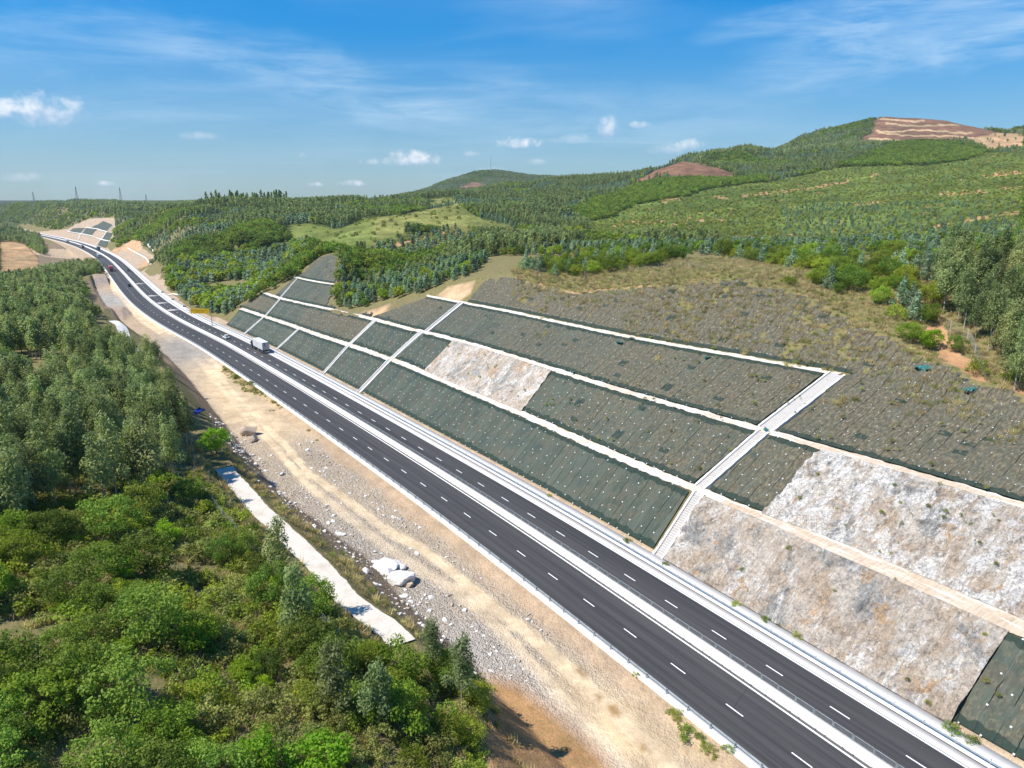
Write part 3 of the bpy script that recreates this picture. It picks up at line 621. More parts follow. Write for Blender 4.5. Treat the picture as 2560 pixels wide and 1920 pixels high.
MT = dict(
    ground=M_ground(), hill=M_hill(), asphalt=M_asphalt(),
    white_line=M_concrete('road_paint', (.82, .82, .80), .15, 1.5, (.5, .5, .5)),
    concrete=M_concrete('white_concrete', (.72, .70, .665), .3, .7, (.60, .53, .45)),
    gutter=M_concrete('gutter_concrete', (.60, .57, .54), .35, .5, (.45, .40, .35)),
    channel=M_concrete('drain_concrete', (.56, .53, .50), .3, .9, (.38, .34, .30)),
    berm=M_concrete('berm_concrete', (.68, .62, .54), .8, .14, (.54, .40, .28)),
    chalk=M_concrete('chalk_concrete', (.64, .585, .52), .6, .45, (.46, .38, .30)),
    bermtan=M_concrete('berm_soil', (.62, .50, .38), .8, .2, (.55, .38, .24)),
    steel=simple('galvanised_steel', (.36, .39, .41), .5, .25, .15, 1.5), steel_dark=simple('weathered_steel', (.26, .28, .30), .5, .6),
    plate=M_concrete('anchor_concrete', (.62, .63, .61), .3, 2), rock=M_rock(),
    boulder=M_concrete('boulder_stone', (.72, .70, .68), .5, .9, (.36, .33, .30)),
    stone=M_concrete('loose_stone', (.50, .41, .33), .7, .5, (.28, .22, .17)),
    black=simple('black_rubber', (.02, .02, .022), .7), glass=simple('dark_glass', (.015, .02, .025), .08, 0, .1, 1, 0, .8),
    white_paint=simple('white_paint', (.80, .80, .79), .35), red_paint=simple('red_paint', (.42, .02, .03), .35), pink_tarp=simple('faded_red_cover', (.48, .16, .19), .7),
    blue_paint=simple('blue_paint', (.01, .05, .13), .4), teal_tarp=simple('teal_cover', (.04, .20, .25), .7), dark_paint=simple('dark_paint', (.015, .018, .025), .25), grey_paint=simple('grey_paint', (.09, .10, .105), .45),
    dark_red=simple('door_red', (.36, .14, .16), .5), peach=simple('faded_lettering', (.80, .58, .50), .5), door=simple('container_door', (.60, .57, .54), .5),
    yellow=simple('yellow_sign', (.95, .58, .006), .45, 0, .04), sign_text=simple('sign_lettering', (.62, .28, .004), .5), chrome=simple('bare_metal', (.55, .57, .60), .3, .9),
    tarp_blue=simple('blue_plastic', (.02, .07, .42), .4), teal=simple('teal_netting', (.03, .16, .15), .7), orange=simple('orange_plastic', (.6, .22, .08), .6),
    bark=simple('pale_bark', (.38, .33, .28), .9, 0, .3, 2), bark_dark=simple('brown_bark', (.13, .10, .075), .95, 0, .3, 2), dead=simple('dry_twigs', (.24, .20, .17), .95),
    leaf_euc=M_leaf('eucalyptus_leaf', (.105, .150, .055), (.39, .435, .195), .36),
    leaf_bro=M_leaf('broad_leaf', (.075, .140, .016), (.37, .435, .055), .40),
    leaf_lime=M_leaf('lime_leaf', (.13, .25, .014), (.34, .48, .04), .42),
    leaf_aca=M_leaf('acacia_leaf', (.062, .118, .022), (.27, .35, .058), .36),
    leaf_dry=M_leaf('dry_grass_blade', (.26, .21, .10), (.60, .49, .27), .3),
    leaf_shr=M_leaf('shrub_leaf', (.13, .15, .038), (.40, .42, .13), .36),
    leaf_blue=M_leaf('young_eucalyptus_leaf', (.125, .190, .115), (.34, .44, .29), .30),
)

# ================================================================== GROUND
def inpoly(px, py, poly):
    r = np.zeros(np.shape(px), bool); n = len(poly)
    for i in range(n):
        x1, y1 = poly[i]; x2, y2 = poly[(i + 1) % n]
        if y1 == y2: continue
        c = ((y1 > py) != (y2 > py)) & (px < (x2 - x1) * (py - y1) / (y2 - y1) + x1); r ^= c
    return r
def pldist(px, py, pts, closed=False):
    d = np.full(np.shape(px), 1e9); pts = list(pts) + ([pts[0]] if closed else [])
    for (x1, y1), (x2, y2) in zip(pts[:-1], pts[1:]):
        dx, dy = x2 - x1, y2 - y1; t = np.clip(((px - x1) * dx + (py - y1) * dy) / (dx * dx + dy * dy), 0, 1)
        d = np.minimum(d, np.hypot(px - x1 - t * dx, py - y1 - t * dy))
    return d
def soft(px, py, poly, f):
    d = pldist(px, py, poly, True); return np.clip(np.where(inpoly(px, py, poly), .5 + d / f * .5, .5 - d / f * .5), 0, 1)

# hillside land use, as outlines of where the photo shows each plot
PL = dict(
    grass=[[(709, 562), (770, 560), (842, 573), (900, 550), (958, 542), (1074, 524), (1143, 508), (1161, 521), (1184, 539), (1219, 550), (1280, 566), (1332, 594), (1280, 592), (1175, 588), (1120, 572), (1045, 574), (1002, 597), (929, 628), (886, 634), (813, 620), (727, 602)],
           [(498, 721), (550, 701), (640, 701), (660, 725), (579, 741), (506, 733)], [(640, 620), (727, 602), (760, 620), (650, 628)], [(1060, 500), (1130, 492), (1143, 506), (1074, 520)]],
    bushes=[[(1000, 600), (1130, 568), (1190, 592), (1200, 620), (1090, 640), (990, 650), (900, 640)], [(640, 640), (720, 628), (730, 660), (650, 690)]],
    clear=[[(1546, 474), (1584, 457), (1642, 425), (1702, 403), (1743, 408), (1801, 422), (1853, 441), (1824, 448), (1772, 447), (1714, 444), (1656, 445), (1613, 454)],
           [(2140, 356), (2180, 330), (2189, 298), (2221, 286), (2282, 289), (2383, 303), (2499, 332), (2470, 341), (2412, 350), (2325, 352), (2238, 356)], [(1149, 472), (1181, 455), (1204, 458), (1215, 463), (1161, 472)]],
    tan=[[(2412, 350), (2499, 332), (2560, 335), (2560, 372), (2478, 379), (2441, 363)], [(1720, 640), (1850, 655), (2060, 690), (2080, 700), (2000, 702), (1850, 685), (1740, 668)],
         [(0, 596), (40, 590), (100, 598), (200, 612), (250, 640), (252, 664), (180, 650), (135, 660), (60, 684), (0, 690)], [(275, 630), (330, 600), (350, 605), (385, 635), (372, 665), (330, 680), (300, 660)], [(380, 690), (430, 695), (425, 720), (400, 735)], [(120, 600), (150, 575), (200, 560), (220, 572), (190, 600), (150, 605)]],
    dark=[[(1532, 486), (1613, 454), (1714, 444), (1824, 448), (1920, 440), (1920, 455), (1786, 469), (1728, 489), (1656, 500), (1569, 518), (1540, 544), (1453, 555), (1424, 529), (1482, 500)],
          [(2105, 414), (2180, 379), (2253, 352), (2325, 346), (2412, 355), (2478, 380), (2412, 402), (2325, 411), (2209, 414)], [(900, 545), (960, 525), (1074, 510), (1100, 500), (1060, 500), (930, 528)]],
    field=[[(1453, 555), (1569, 518), (1656, 500), (1786, 469), (1920, 455), (2105, 418), (2325, 413), (2478, 382), (2570, 375), (2570, 625), (2300, 650), (2080, 650), (1950, 640), (1850, 630), (1700, 600), (1500, 600)]])
SOIL = [[(1531, 570), (1560, 560), (1590, 551)], [(1595, 561), (1620, 556), (1664, 552)], [(1680, 565), (1715, 547), (1760, 552), (1808, 549)], [(1715, 560), (1722, 570)], [(1659, 502), (1693, 497)], [(1789, 494), (1815, 495)], [(1858, 490), (1900, 487), (1980, 476), (2042, 468), (2120, 455)],
        [(2354, 486), (2480, 475), (2560, 465)], [(2145, 512), (2218, 503)], [(2333, 567), (2380, 560), (2430, 548), (2560, 532)], [(2020, 600), (2080, 600), (2146, 599)], [(2427, 597), (2500, 596), (2560, 596)], [(2178, 437), (2224, 431)], [(2464, 440), (2551, 430)], [(1840, 594), (1890, 590)], [(1975, 590), (2000, 588)],
        [(905, 637), (940, 632)], [(1060, 590), (1095, 575)], [(975, 617), (1020, 605), (1060, 598)]]
def landuse(px, py, x, y):
    w = 2.5 * fbm(x / 14, y / 14, 31, 3) * 8; px = px + w; py = py + w * .25
    u = {k: np.any([inpoly(px, py, q) for q in v], axis=0) for k, v in PL.items()}; u['clear'] &= ~((px < 1300) & (np.hypot(x, y) < 2300)); return u
def hill_col(x, y, z):
    px, py = proj(x, y, z); r = np.hypot(x, y); u = landuse(px, py, x, y)
    c = np.tile(np.array([.065, .090, .032]), (len(x), 1))
    n1 = fbm(x / 60, y / 60, 11, 3)[:, None]
    c = c * (1 + n1 * .8)
    c[u['field']] = np.array([.125, .172, .045]); c[u['grass']] = np.array([.21, .225, .075]); c[u['bushes']] = np.array([.10, .11, .035]); c[u['dark']] = np.array([.035, .062, .018])
    fn = fbm(x / 25, y / 25, 13, 4)
    c[u['field']] *= (1 + 1.2 * fn[u['field']])[:, None]
    c[u['grass']] *= (1 + .9 * fn[u['grass']])[:, None]
    gl = u['grass'] & (px < 930); c[gl] *= np.array([.8, .92, .8])
    k = u['clear']; cc = np.array([.215, .125, .085]); c[k] = cc * (1 + .7 * fbm(x[k] / 12, y[k] / 12, 17, 4))[:, None]
    k = u['tan']; c[k] = np.array([.47, .31, .18]) * (1 + .9 * fbm(x[k] / 9, y[k] / 9, 19, 5))[:, None]
    # terrace tracks of pale soil round the far cleared hill
    for yy, x0, x1, wd in ((299, 2200, 2310, 2.0), (311, 2212, 2395, 2.0), (326, 2190, 2430, 2.2), (336, 2195, 2340, 1.6), (349, 2170, 2320, 2.6), (343, 2340, 2500, 1.8)):
        d = np.abs(py - (yy + 2.5 * np.sin(px / 31.0 + yy) + (px - x0) * .018 + 5 * fbm(px / 16, px * 0 + yy, 5, 3))); kk = (px > x0) & (px < x1) & (d < wd * (1 + 1.2 * fbm(px / 9, px * 0 + yy, 23, 3))) & (r > 1200); c[kk] = np.array([.50, .36, .22])
    for s in SOIL:
        d = pldist(px, py, s); t = d < 2.6 * (1 + 6.0 * fbm(x / 6, y / 6, 29, 4)); c[t & (r > 250)] = np.array([.46, .285, .155])
    # bare orange earth scattered in the field
    sp = (fbm(x / 5, y / 5, 37, 3) > .30) & (u['field'] | u['bushes']); c[sp] = np.array([.34, .21, .11])
    sp = (fbm(x / 4, y / 4, 39, 3) > .16) & u['bushes']; c[sp] = np.array([.46, .27, .14])
    near = r < 330; k = near & (px > 1000); c[k] = (np.array([.27, .24, .125]) * (1 + 1.0 * fbm(x[k] / 6, y[k] / 6, 41, 4))[:, None])
    tr = near & (px > 1100) & (pldist(px, py, [(1720, 652), (1800, 662), (1900, 672), (2000, 690), (2070, 697)]) < 13); c[tr] = np.array([.30, .27, .21])
    bank = .62 * pldist(px, py, [(2340, 830), (2365, 880), (2400, 915), (2440, 960), (2480, 990), (2560, 1000)]); c[(bank < 16 + 10 * fbm(x / 3, y / 3, 5, 3)) & near & (px > 2200)] = np.array([.50, .29, .16])
    k = near & (px < 1000); c[k] = (np.array([.135, .105, .055]) * (1 + .9 * fbm(x[k] / 5, y[k] / 5, 43, 4))[:, None])
    for q in ([(0, 1560), (60, 1500), (130, 1560), (150, 1620), (60, 1700), (0, 1640)], [(220, 880), (60, 960), (0, 960), (0, 900)], [(310, 1700), (450, 1660), (430, 1800), (330, 1800)]):
        kk = near & inpoly(px, py, q); c[kk] = np.array([.30, .22, .13])
    kk = near & (soft(px, py, [(1240, 1690), (1300, 1700), (1400, 1790), (1520, 1930), (1230, 1930)], 30) > .5); c[kk] = np.array([.44, .235, .10]) * (1 + .7 * fbm(x[kk] / 2.5, y[kk] / 2.5, 47, 4))[:, None]
    return np.clip(c, .01, .9)

RUTS = [[(543, 937), (595, 998), (630, 1032), (697, 1090), (760, 1154), (865, 1259), (963, 1334), (1079, 1415), (1161, 1468), (1234, 1530), (1320, 1607), (1372, 1672), (1474, 1790), (1560, 1890), (1640, 1990)]]
RUT_A = [(60 * 0 + 543, 930), (600, 1000), (717, 1115), (775, 1185), (865, 1245), (963, 1322), (1060, 1372), (1161, 1453), (1234, 1515), (1320, 1580), (1400, 1650), (1500, 1745), (1600, 1840), (1700, 1940)]
RUT_B = [(535, 945), (590, 1012), (700, 1130), (760, 1203), (860, 1284), (950, 1356), (1060, 1430), (1140, 1475), (1220, 1545), (1300, 1625), (1345, 1680), (1420, 1770), (1500, 1850), (1580, 1950)]
FARTRK = [(257, 664), (262, 672), (281, 692), (284, 712), (292, 728), (312, 747), (333, 770), (360, 795), (400, 820), (428, 838), (470, 862), (520, 905), (543, 937)]
def corridor_cols(x, y, z, s, o):
    px, py = proj(x, y, z); n = len(x); f1 = fbm(x / 4, y / 4, 51, 4); f2 = fbm(x / 1.5, y / 1.5, 52, 3); f3 = fbm(x / 14, y / 14, 53, 3)
    c = np.tile(np.array([.46, .365, .255]), (n, 1)); mk = np.zeros((n, 3)); ob, zb = prof_R(s); ol, zl = prof_L(s)
    # --- left waste ground
    L = o < -9
    c[L] = np.array([.47, .38, .28]); mk[L, 0] = .75
    def putc(mask, col, rub=None, gra=None, wgt=None):
        w = mask.astype(float) if wgt is None else wgt; cc = np.array(col)
        c[:] = c * (1 - w[:, None]) + cc * w[:, None]
        if rub is not None: mk[:, 0] = mk[:, 0] * (1 - w) + rub * w
        if gra is not None: mk[:, 1] = mk[:, 1] * (1 - w) + gra * w
    putc(None, (.44, .36, .27), .9, wgt=L * sstep(-.15, .2, f3 + f1 * .5) * .8)
    putc(None, (.50, .36, .235), .35, wgt=L * sstep(-16, -12.5, o + 4 * f1) * .9)
    farl = L * sstep(300, 420, s); putc(None, (.55, .40, .26), .4, .15, wgt=farl * .75)
    # broad sandy areas
    putc(None, (.68, .52, .33), .12, wgt=L * soft(px, py, [(470, 905), (560, 930), (700, 1020), (760, 1080), (700, 1110), (640, 1080), (560, 1060), (520, 1000)], 50))
    putc(None, (.70, .535, .335), .10, wgt=L * soft(px, py, [(1440, 1760), (1400, 1700), (1560, 1740), (1700, 1840), (1820, 1930), (1500, 1930)], 70))
    dist = np.hypot(x, y); px_m = 1775 / np.maximum(dist, 30)
    for rr in (RUT_A, RUT_B):
        d = pldist(px, py, rr) / px_m; putc(None, (.72, .575, .39), .06, wgt=L * sstep(1.15, .45, d + .6 * f2) * .92)
    d = pldist(px, py, FARTRK) / px_m; putc(None, (.76, .59, .40), .05, wgt=L * sstep(3.6, 2.2, d) * .95)
    putc(None, (.40, .385, .36), .25, wgt=L * soft(px, py, [(200, 744), (249, 727), (304, 741), (318, 765), (260, 773), (208, 759)], 12))
    putc(None, (.36, .335, .30), .55, wgt=L * soft(px, py, [(395, 880), (400, 850), (450, 830), (500, 850), (545, 895), (500, 905), (440, 915)], 24))
    putc(None, (.45, .35, .29), 1.0, wgt=L * soft(px, py, [(205, 700), (240, 687), (275, 690), (275, 705), (240, 715), (210, 712)], 6))
    putc(None, (.47, .33, .26), 1.0, wgt=L * soft(px, py, [(250, 772), (310, 770), (325, 785), (310, 796), (255, 790)], 8))
    putc(None, (.30, .30, .14), .1, .9, wgt=L * soft(px, py, [(200, 672), (250, 668), (255, 682), (205, 684)], 8))
    putc(None, (.58, .53, .48), 1.0, wgt=L * soft(px, py, [(1090, 1590), (1180, 1560), (1280, 1650), (1400, 1770), (1560, 1930), (1480, 1930), (1400, 1830), (1290, 1730), (1180, 1680), (1120, 1640)], 36) * .85)
    putc(None, (.40, .365, .32), 1.0, wgt=L * soft(px, py, [(760, 1250), (900, 1320), (1100, 1480), (1260, 1620), (1340, 1720), (1250, 1660), (1040, 1540), (900, 1420)], 60) * .8)
    putc(None, (.46, .255, .12), .15, .35, wgt=L * soft(px, py, [(1225, 1690), (1300, 1712), (1400, 1790), (1500, 1880), (1540, 1940), (1200, 1940)], 26))
    for q in ([(1512, 1763), (1540, 1760), (1556, 1792), (1530, 1790)], [(1440, 1668), (1470, 1685), (1465, 1692), (1442, 1680)], [(1590, 1855), (1612, 1862), (1622, 1880), (1606, 1880)], [(1488, 1735), (1504, 1740), (1500, 1755)], [(1704, 1875), (1718, 1880), (1720, 1888)]):
        putc(None, (.36, .235, .11), .0, wgt=soft(px, py, q, 6))
    # grass verge by the left rail, far
    putc(None, (.40, .33, .17), .1, .75, wgt=L * soft(px, py, [(560, 915), (600, 935), (680, 985), (690, 1000), (640, 985), (580, 950)], 20) * .8)
    # face of the left cut
    fa = sstep(ol[0] + .8, ol[0] - .8, o + 1.5 * f1) * (z > -.45) * (1 - soft(px, py, [(1225, 1690), (1300, 1712), (1400, 1790), (1500, 1880), (1540, 1940), (1200, 1940)], 26))
    putc(None, (.25, .165, .105), .85, .35, wgt=fa); up = fa * sstep(3.0, 6.5, z + 2.5 * f1)
    putc(None, (.23, .175, .095), .25, .95, wgt=up); ab = (o < ol[2]) * 1.0
    putc(None, (.255, .165, .10), .3, .8, wgt=ab * (z > 7.6)); putc(None, (.40, .25, .14), .1, .3, wgt=ab * (z > 7.6) * sstep(.06, .2, f3) * .8)
    # --- right side
    Rr = o > 12
    putc(None, (.56, .43, .30), .4, .15, wgt=Rr * (o < ob[0] + .6) * 1.0)
    putc(None, (.20, .165, .11), .2, .5, wgt=Rr * (o > ob[0] + .6) * 1.0)       # under the netting
    bare = (s > SREF + 262)
    BARE = [[(90, 580), (170, 572), (185, 563), (225, 546), (286, 544), (290, 560), (286, 600), (262, 612), (285, 636), (300, 650), (280, 648), (200, 612), (120, 594)], [(275, 632), (330, 600), (350, 603), (355, 618), (392, 645), (372, 668), (345, 690), (335, 690), (290, 650)], [(375, 690), (400, 685), (435, 690), (425, 712), (405, 735), (390, 720)]]
    inb = np.any([inpoly(px + 5 * f1, py + 3 * f1, q) for q in BARE], axis=0); roadside = o < ob[0] + 2
    fc = (bare & Rr & ~inb & ~roadside); putc(fc, (.10, .12, .05), 0, .9); putc(bare & Rr & (inb | roadside), (.50, .375, .265), .6, .1)
    putc(bare & Rr & soft(px, py, [(305, 620), (330, 603), (350, 606), (350, 625), (330, 630)], 3).astype(bool), (.56, .37, .21), .1, 0)
    t4 = Rr * sstep(23.5, 27, z); putc(None, (.30, .26, .15), .1, 1.0, wgt=t4 * (~bare))
    putc(None, (.60, .42, .26), .1, .05, wgt=Rr * soft(px, py, [(1091, 740), (1120, 715), (1190, 700), (1178, 735), (1140, 758), (1110, 752)], 8))
    putc(None, (.60, .40, .23), .1, .05, wgt=Rr * soft(px, py, [(893, 797), (915, 780), (973, 762), (960, 790), (935, 803)], 8))
    putc(None, (.54, .33, .19), .1, .1, wgt=Rr * sstep(9, 4, pldist(px, py, [(1290, 695), (1330, 705), (1380, 728), (1450, 732), (1500, 722), (1620, 712), (1700, 700), (1840, 690)]) + 8 * f2) * .8)
    return np.clip(c, .01, .92), mk

def grid_faces(nr, nc, keep=None):
    i = np.arange(nr - 1)[:, None] * nc + np.arange(nc - 1)[None]; q = np.stack([i, i + 1, i + nc + 1, i + nc], -1).reshape(-1, 4)
    return q if keep is None else q[keep.reshape(-1)]
def s_rows(s0=0.0, s1=None, k=.0058, lo=.5, hi=5):
    s1 = SMAX - 30 if s1 is None else s1; out = [s0]
    while out[-1] < s1:
        p = P(out[-1], 0); out.append(out[-1] + min(hi, max(lo, k * math.hypot(p[0], p[1]))))
    return np.array(out)
def build_corridor():
    s = s_rows(); ob, zb = prof_R(s); ol, zl = prof_L(s)
    def seg(a, b, n): t = np.linspace(0, 1, n + 1)[:-1]; return a[:, None] * (1 - t) + b[:, None] * t
    one = np.ones_like(s)
    cols = [seg(ol[3], ol[2], 22), seg(ol[2], ol[1], 5), seg(ol[1], ol[0], 14), seg(ol[0], one * -14, 26), seg(one * -14, one * -11.2, 5), seg(one * -11.2, one * 12.2, 4), seg(one * 12.2, ob[0], 3),
            seg(ob[0], ob[1], 10), seg(ob[1], ob[2], 3), seg(ob[2], ob[3], 10), seg(ob[3], ob[4], 3), seg(ob[4], ob[5], 10), seg(ob[5], ob[6], 2), seg(ob[6], ob[7], 34), ob[7][:, None]]
    o = np.concatenate(cols, 1); S = np.repeat(s[:, None], o.shape[1], 1); p = P(S, o); x = p[..., 0].ravel(); y = p[..., 1].ravel()
    z, n, c = ground_z(x, y, S.ravel(), o.ravel()); so_, oo = S.ravel(), o.ravel()
    road = (oo > -11.25) & (oo < 12.25); z = np.where(road, -.06, z)
    rough = np.where(road, 0, 1.0); obb, _ = prof_R(so_)
    onb = ((oo > obb[1]) & (oo < obb[2])) | ((oo > obb[3]) & (oo < obb[4]))
    onf = (oo > obb[0]) & (oo < obb[6]) & ~onb
    z = z - .22 * onf
    z = z + rough * np.where(onb | onf, .04, .20) * fbm(x / 1.6, y / 1.6, 61, 3) + rough * (oo < -14) * .55 * fbm(x / 7, y / 7, 62, 4)
    # spoil heaps beside the track, far left
    pxx, pyy = proj(x, y, z)
    z += 4.2 * soft(pxx, pyy, [(205, 700), (240, 690), (275, 693), (278, 706), (240, 714), (208, 711)], 9) * (oo < -14) + 2.6 * soft(pxx, pyy, [(252, 776), (310, 774), (322, 786), (308, 794), (256, 790)], 9) * (oo < -14)
    col, mk = corridor_cols(x, y, z, so_, oo)
    k = (np.hypot(x, y) > 760) & (oo < -24) & ~inpoly(pxx, pyy, [(0, 596), (100, 596), (200, 605), (260, 640), (262, 690), (140, 665), (0, 690)]); hc = hill_col(x[k], y[k], z[k]); col[k] = hc
    k = (n < c - .4) & (oo > 14); hc = hill_col(x[k], y[k], z[k]); col[k] = hc; mk[k] = (0, .9, 0); mk[:, 1] = np.where(k & (col[:, 0] > .4), 0, mk[:, 1])
    z = z + .22 * (onf & (n < c + .3))
    V = np.c_[x, y, z]; nr, nc = o.shape
    o_ = link('ground', mesh_from('ground', V, grid_faces(nr, nc), MT['ground'], True, cols={'Col': col, 'mk': np.c_[mk]})); tag(o_, kind='structure')
def build_polar():
    az = np.radians(np.arange(-66, 66.01, .135)); r = [6.0]
    while r[-1] < 5200: r.append(r[-1] * (1.0045 if 1500 < r[-1] < 2100 else 1.0135) + .12)
    r = np.array(r + [7000, 10000, 16000, 30000, 50000]); A, RR = np.meshgrid(az, r); x = (np.sin(A) * RR).ravel(); y = (np.cos(A) * RR).ravel()
    s, o = SO(x, y); z, n, c = ground_z(x, y, s, o); ob, _ = prof_R(s); ol, _ = prof_L(s)
    ins = (s > .5) & (s < SMAX - 32) & (o < ob[7]) & (o > ol[3]); d = np.minimum(ob[7] - o, o - ol[3])
    low = np.where(ins, np.clip(d / 2.5, 0, 1), 0); zmin = z.reshape(A.shape).copy()
    k = ins.reshape(A.shape)
    m = zmin.copy()
    for sh in (-1, 1):
        m = np.minimum(m, np.roll(zmin, sh, 0)); m = np.minimum(m, np.roll(zmin, sh, 1))
    m2 = m.copy()
    for sh in (-1, 1):
        m2 = np.minimum(m2, np.roll(m, sh, 0)); m2 = np.minimum(m2, np.roll(m, sh, 1))
    zz = np.where(ins, z * (1 - low) + (m2.ravel() - .5 - np.clip(RR.ravel() / 300, 0, 3)) * low, z)
    bigr = RR.ravel()
    zz = np.where(bigr > 5000, 42 - (bigr - 5000) * .0002, zz)
    col = hill_col(x, y, z); col[bigr > 3600] = np.array([.05, .07, .035])
    mk = np.zeros((len(x), 3)); mk[:, 1] = np.where((bigr < 330) & (col[:, 0] < .4), .8, 0)
    F = grid_faces(*A.shape)
    near = (RR < 360)[:-1, :-1].ravel()
    me = mesh_from('terrain', np.c_[x, y, zz], F[:, ::-1], MT['hill'], True, cols={'Col': col, 'mk': mk}); me.materials.append(MT['ground'])
    me.polygons.foreach_set('material_index', near.astype(np.int32)); tag(link('terrain', me), kind='structure')
    return A, RR, zz.reshape(A.shape)
build_corridor()
PA, PR, PZ = build_polar()
# visibility: running maximum of the elevation angle along each bearing
_el = np.arctan2(PZ - CAMH, PR); _hm = np.maximum.accumulate(_el, 0)
def visible(x, y, ztop, margin=.004):
    a = np.arctan2(x, y); r = np.hypot(x, y); i = np.clip(np.round((a - PA[0, 0]) / (PA[0, 1] - PA[0, 0])).astype(int), 0, PA.shape[1] - 1)
    j = np.clip(np.searchsorted(PR[:, 0], r) - 2, 0, PR.shape[0] - 1)
    return np.arctan2(ztop - CAMH, r) > _hm[j, i] - margin

# ================================================================== ROAD
def ribbon(name, o0, o1, z, mat, s0=0, s1=None, uvs=False, ncol=1, kind='structure', rag=0):
    s = s_rows(s0, s1 if s1 else SMAX - 40, .006, .8, 6); t = np.linspace(0, 1, ncol + 1)
    f0 = o0(s) if callable(o0) else np.full_like(s, o0); f1 = o1(s) if callable(o1) else np.full_like(s, o1)
    if rag:
        f0 = f0 + rag * 2 * fbm(s / 1.3, s * 0 + 3.3, 71, 3); f1 = f1 + rag * 2 * fbm(s / 1.1, s * 0 + 8.7, 72, 3)
    o = f0[:, None] * (1 - t) + f1[:, None] * t; S = np.repeat(s[:, None], len(t), 1); zz = z(S, o) if callable(z) else np.full(o.shape, float(z))
    p = P(S, o); p[..., 2] = zz
    me = mesh_from(name, p.reshape(-1, 3), grid_faces(len(s), len(t)), mat, True, uv=np.c_[S.ravel(), o.ravel()])
    return tag(link(name, me), kind=kind)
ribbon('road', -9.85, 7.8, .03, MT['asphalt'], ncol=8)
def solid_strip(name, o0, o1, z0, z1, mat, s0=0, s1=None, tagkind='structure'):
    s = s_rows(s0, s1 if s1 else SMAX - 40, .006, .8, 6); prof = [(o0, z0), (o0, z1), (o1, z1), (o1, z0)]
    V = np.concatenate([P(s, a, b)[:, None, :] for a, b in prof], 1); n = len(s)
    Fc = [(i * 4 + k, i * 4 + k + 1, (i + 1) * 4 + k + 1, (i + 1) * 4 + k) for i in range(n - 1) for k in range(3)]
    return tag(link(name, mesh_from(name, V.reshape(-1, 3), np.array(Fc), mat)), kind=tagkind)
solid_strip('kerb', -11.05, -9.78, -.6, .12, MT['concrete'])
solid_strip('gutter', 7.84, 9.25, -.3, .036, MT['gutter'])
ribbon('gutter_joint', 9.26, 9.42, .02, MT['black'], s1=SREF + 120)
solid_strip('drain_cover', 9.42, 12.2, -.2, .16, MT['concrete'])
ribbon('road_edge_line', 7.45, 7.70, .036, MT['white_line']); ribbon('road_edge_line', -1.22, -.98, .036, MT['white_line']); ribbon('road_edge_line', .98, 1.2, .036, MT['white_line'])
def dashes(o, s0, n, per, ln):
    b = []; f = []
    for i in range(n):
        a = s0 + i * per
        q = [P(a, o - .085, .037), P(a + ln / 2, o - .085, .037), P(a + ln, o - .085, .037), P(a + ln, o + .085, .037), P(a + ln / 2, o + .085, .037), P(a, o + .085, .037)]
        f.append(tuple(range(len(b), len(b) + 6))); b += [tuple(v) for v in q]
    tag(link('lane_marking', mesh_from('lane_marking', b, f, MT['white_line'])), kind='structure')
sL = so_px(2005, 1901)[0]; sL2 = so_px(1113.5, 1247.3)[0]; per = (sL2 - sL) / 9
dashes(-5.7, sL - 1.2 - per * 5, int((SMAX - 100 - sL) / per), per, 2.45)
sR = so_px(2100, 1782)[0]; dashes(4.0, sR - 1.2 - per * 5, int((SMAX - 100 - sR) / per), per, 2.45)
for px, py in ((332, 711), (362, 742), (388, 760), (412, 778)):       # rumble bands across the right carriageway, far off
    s0 = so_px(px, py)[0]
    for k in range(2):
        solid_strip('rumble_marking', 1.6, 7.3, .02, .045, MT['gutter'], s0 + k * 1.9, s0 + k * 1.9 + .45)

# median barrier, its fence, the guardrails
def extrude_prof(prof, s, close=True):
    V = np.concatenate([P(s, a, b)[:, None, :] for a, b in prof], 1); m = len(prof); n = len(s)
    Fc = [(i * m + k, i * m + (k + 1) % m, (i + 1) * m + (k + 1) % m, (i + 1) * m + k) for i in range(n - 1) for k in range(m if close else m - 1)]
    return V.reshape(-1, 3), np.array(Fc)
sroad = s_rows(0, SMAX - 40, .006, .8, 6)
mb = tag(empty('median_barrier'), 'long white concrete barrier wall down the middle of the highway', 'barrier')
V, Fc = extrude_prof([(-.62, .0), (-.60, .16), (-.36, .34), (-.26, .82), (.42, .82), (.50, .34), (.68, .16), (.70, 0)], sroad)
link('wall', mesh_from('wall', V, Fc, MT['concrete']), mb)
def frame_at(s, o, z=0.0):                # matrix: x across (right), y along (away), z up
    p = P(s, o, z); p2 = P(s + 1, o, z); y = Vector(p2 - p).normalized(); x = y.cross(Vector((0, 0, 1))); M = Matrix((x, y, Vector((0, 0, 1)))).transposed().to_4x4(); M.translation = Vector(p); return M
def place(o, M): o.matrix_world = M; return o
hole = MB().box((0, 0, .08), (.05, .17, .10)).mesh('drain_opening', MT['grey_paint'])
s_near = so_px(2200, 1925)[0] - 6
for i in range(90):
    place(link('drain_opening', hole, mb), frame_at(s_near + i * 1.63 + (.45 if i % 2 else 0), -.63))
mf = tag(empty('median_fence'), 'low grey wire mesh fence of framed panels standing on the median barrier', 'fence')
W = 2.34
b = MB(); h0, h1 = .84, 1.55
for y0 in (.10, W - .10): b.tube([(0, y0, h0), (0, y0, h1 - .08), (0, y0 + (.06 if y0 < 1 else -.06), h1)], .036, 5)
b.tube([(0, .14, h1), (0, W - .14, h1)], .034, 5); b.tube([(0, .1, h0 + .05), (0, W - .1, h0 + .05)], .02, 5)
frm = b.mesh('panel_frame', MT['steel'])
b = MB()
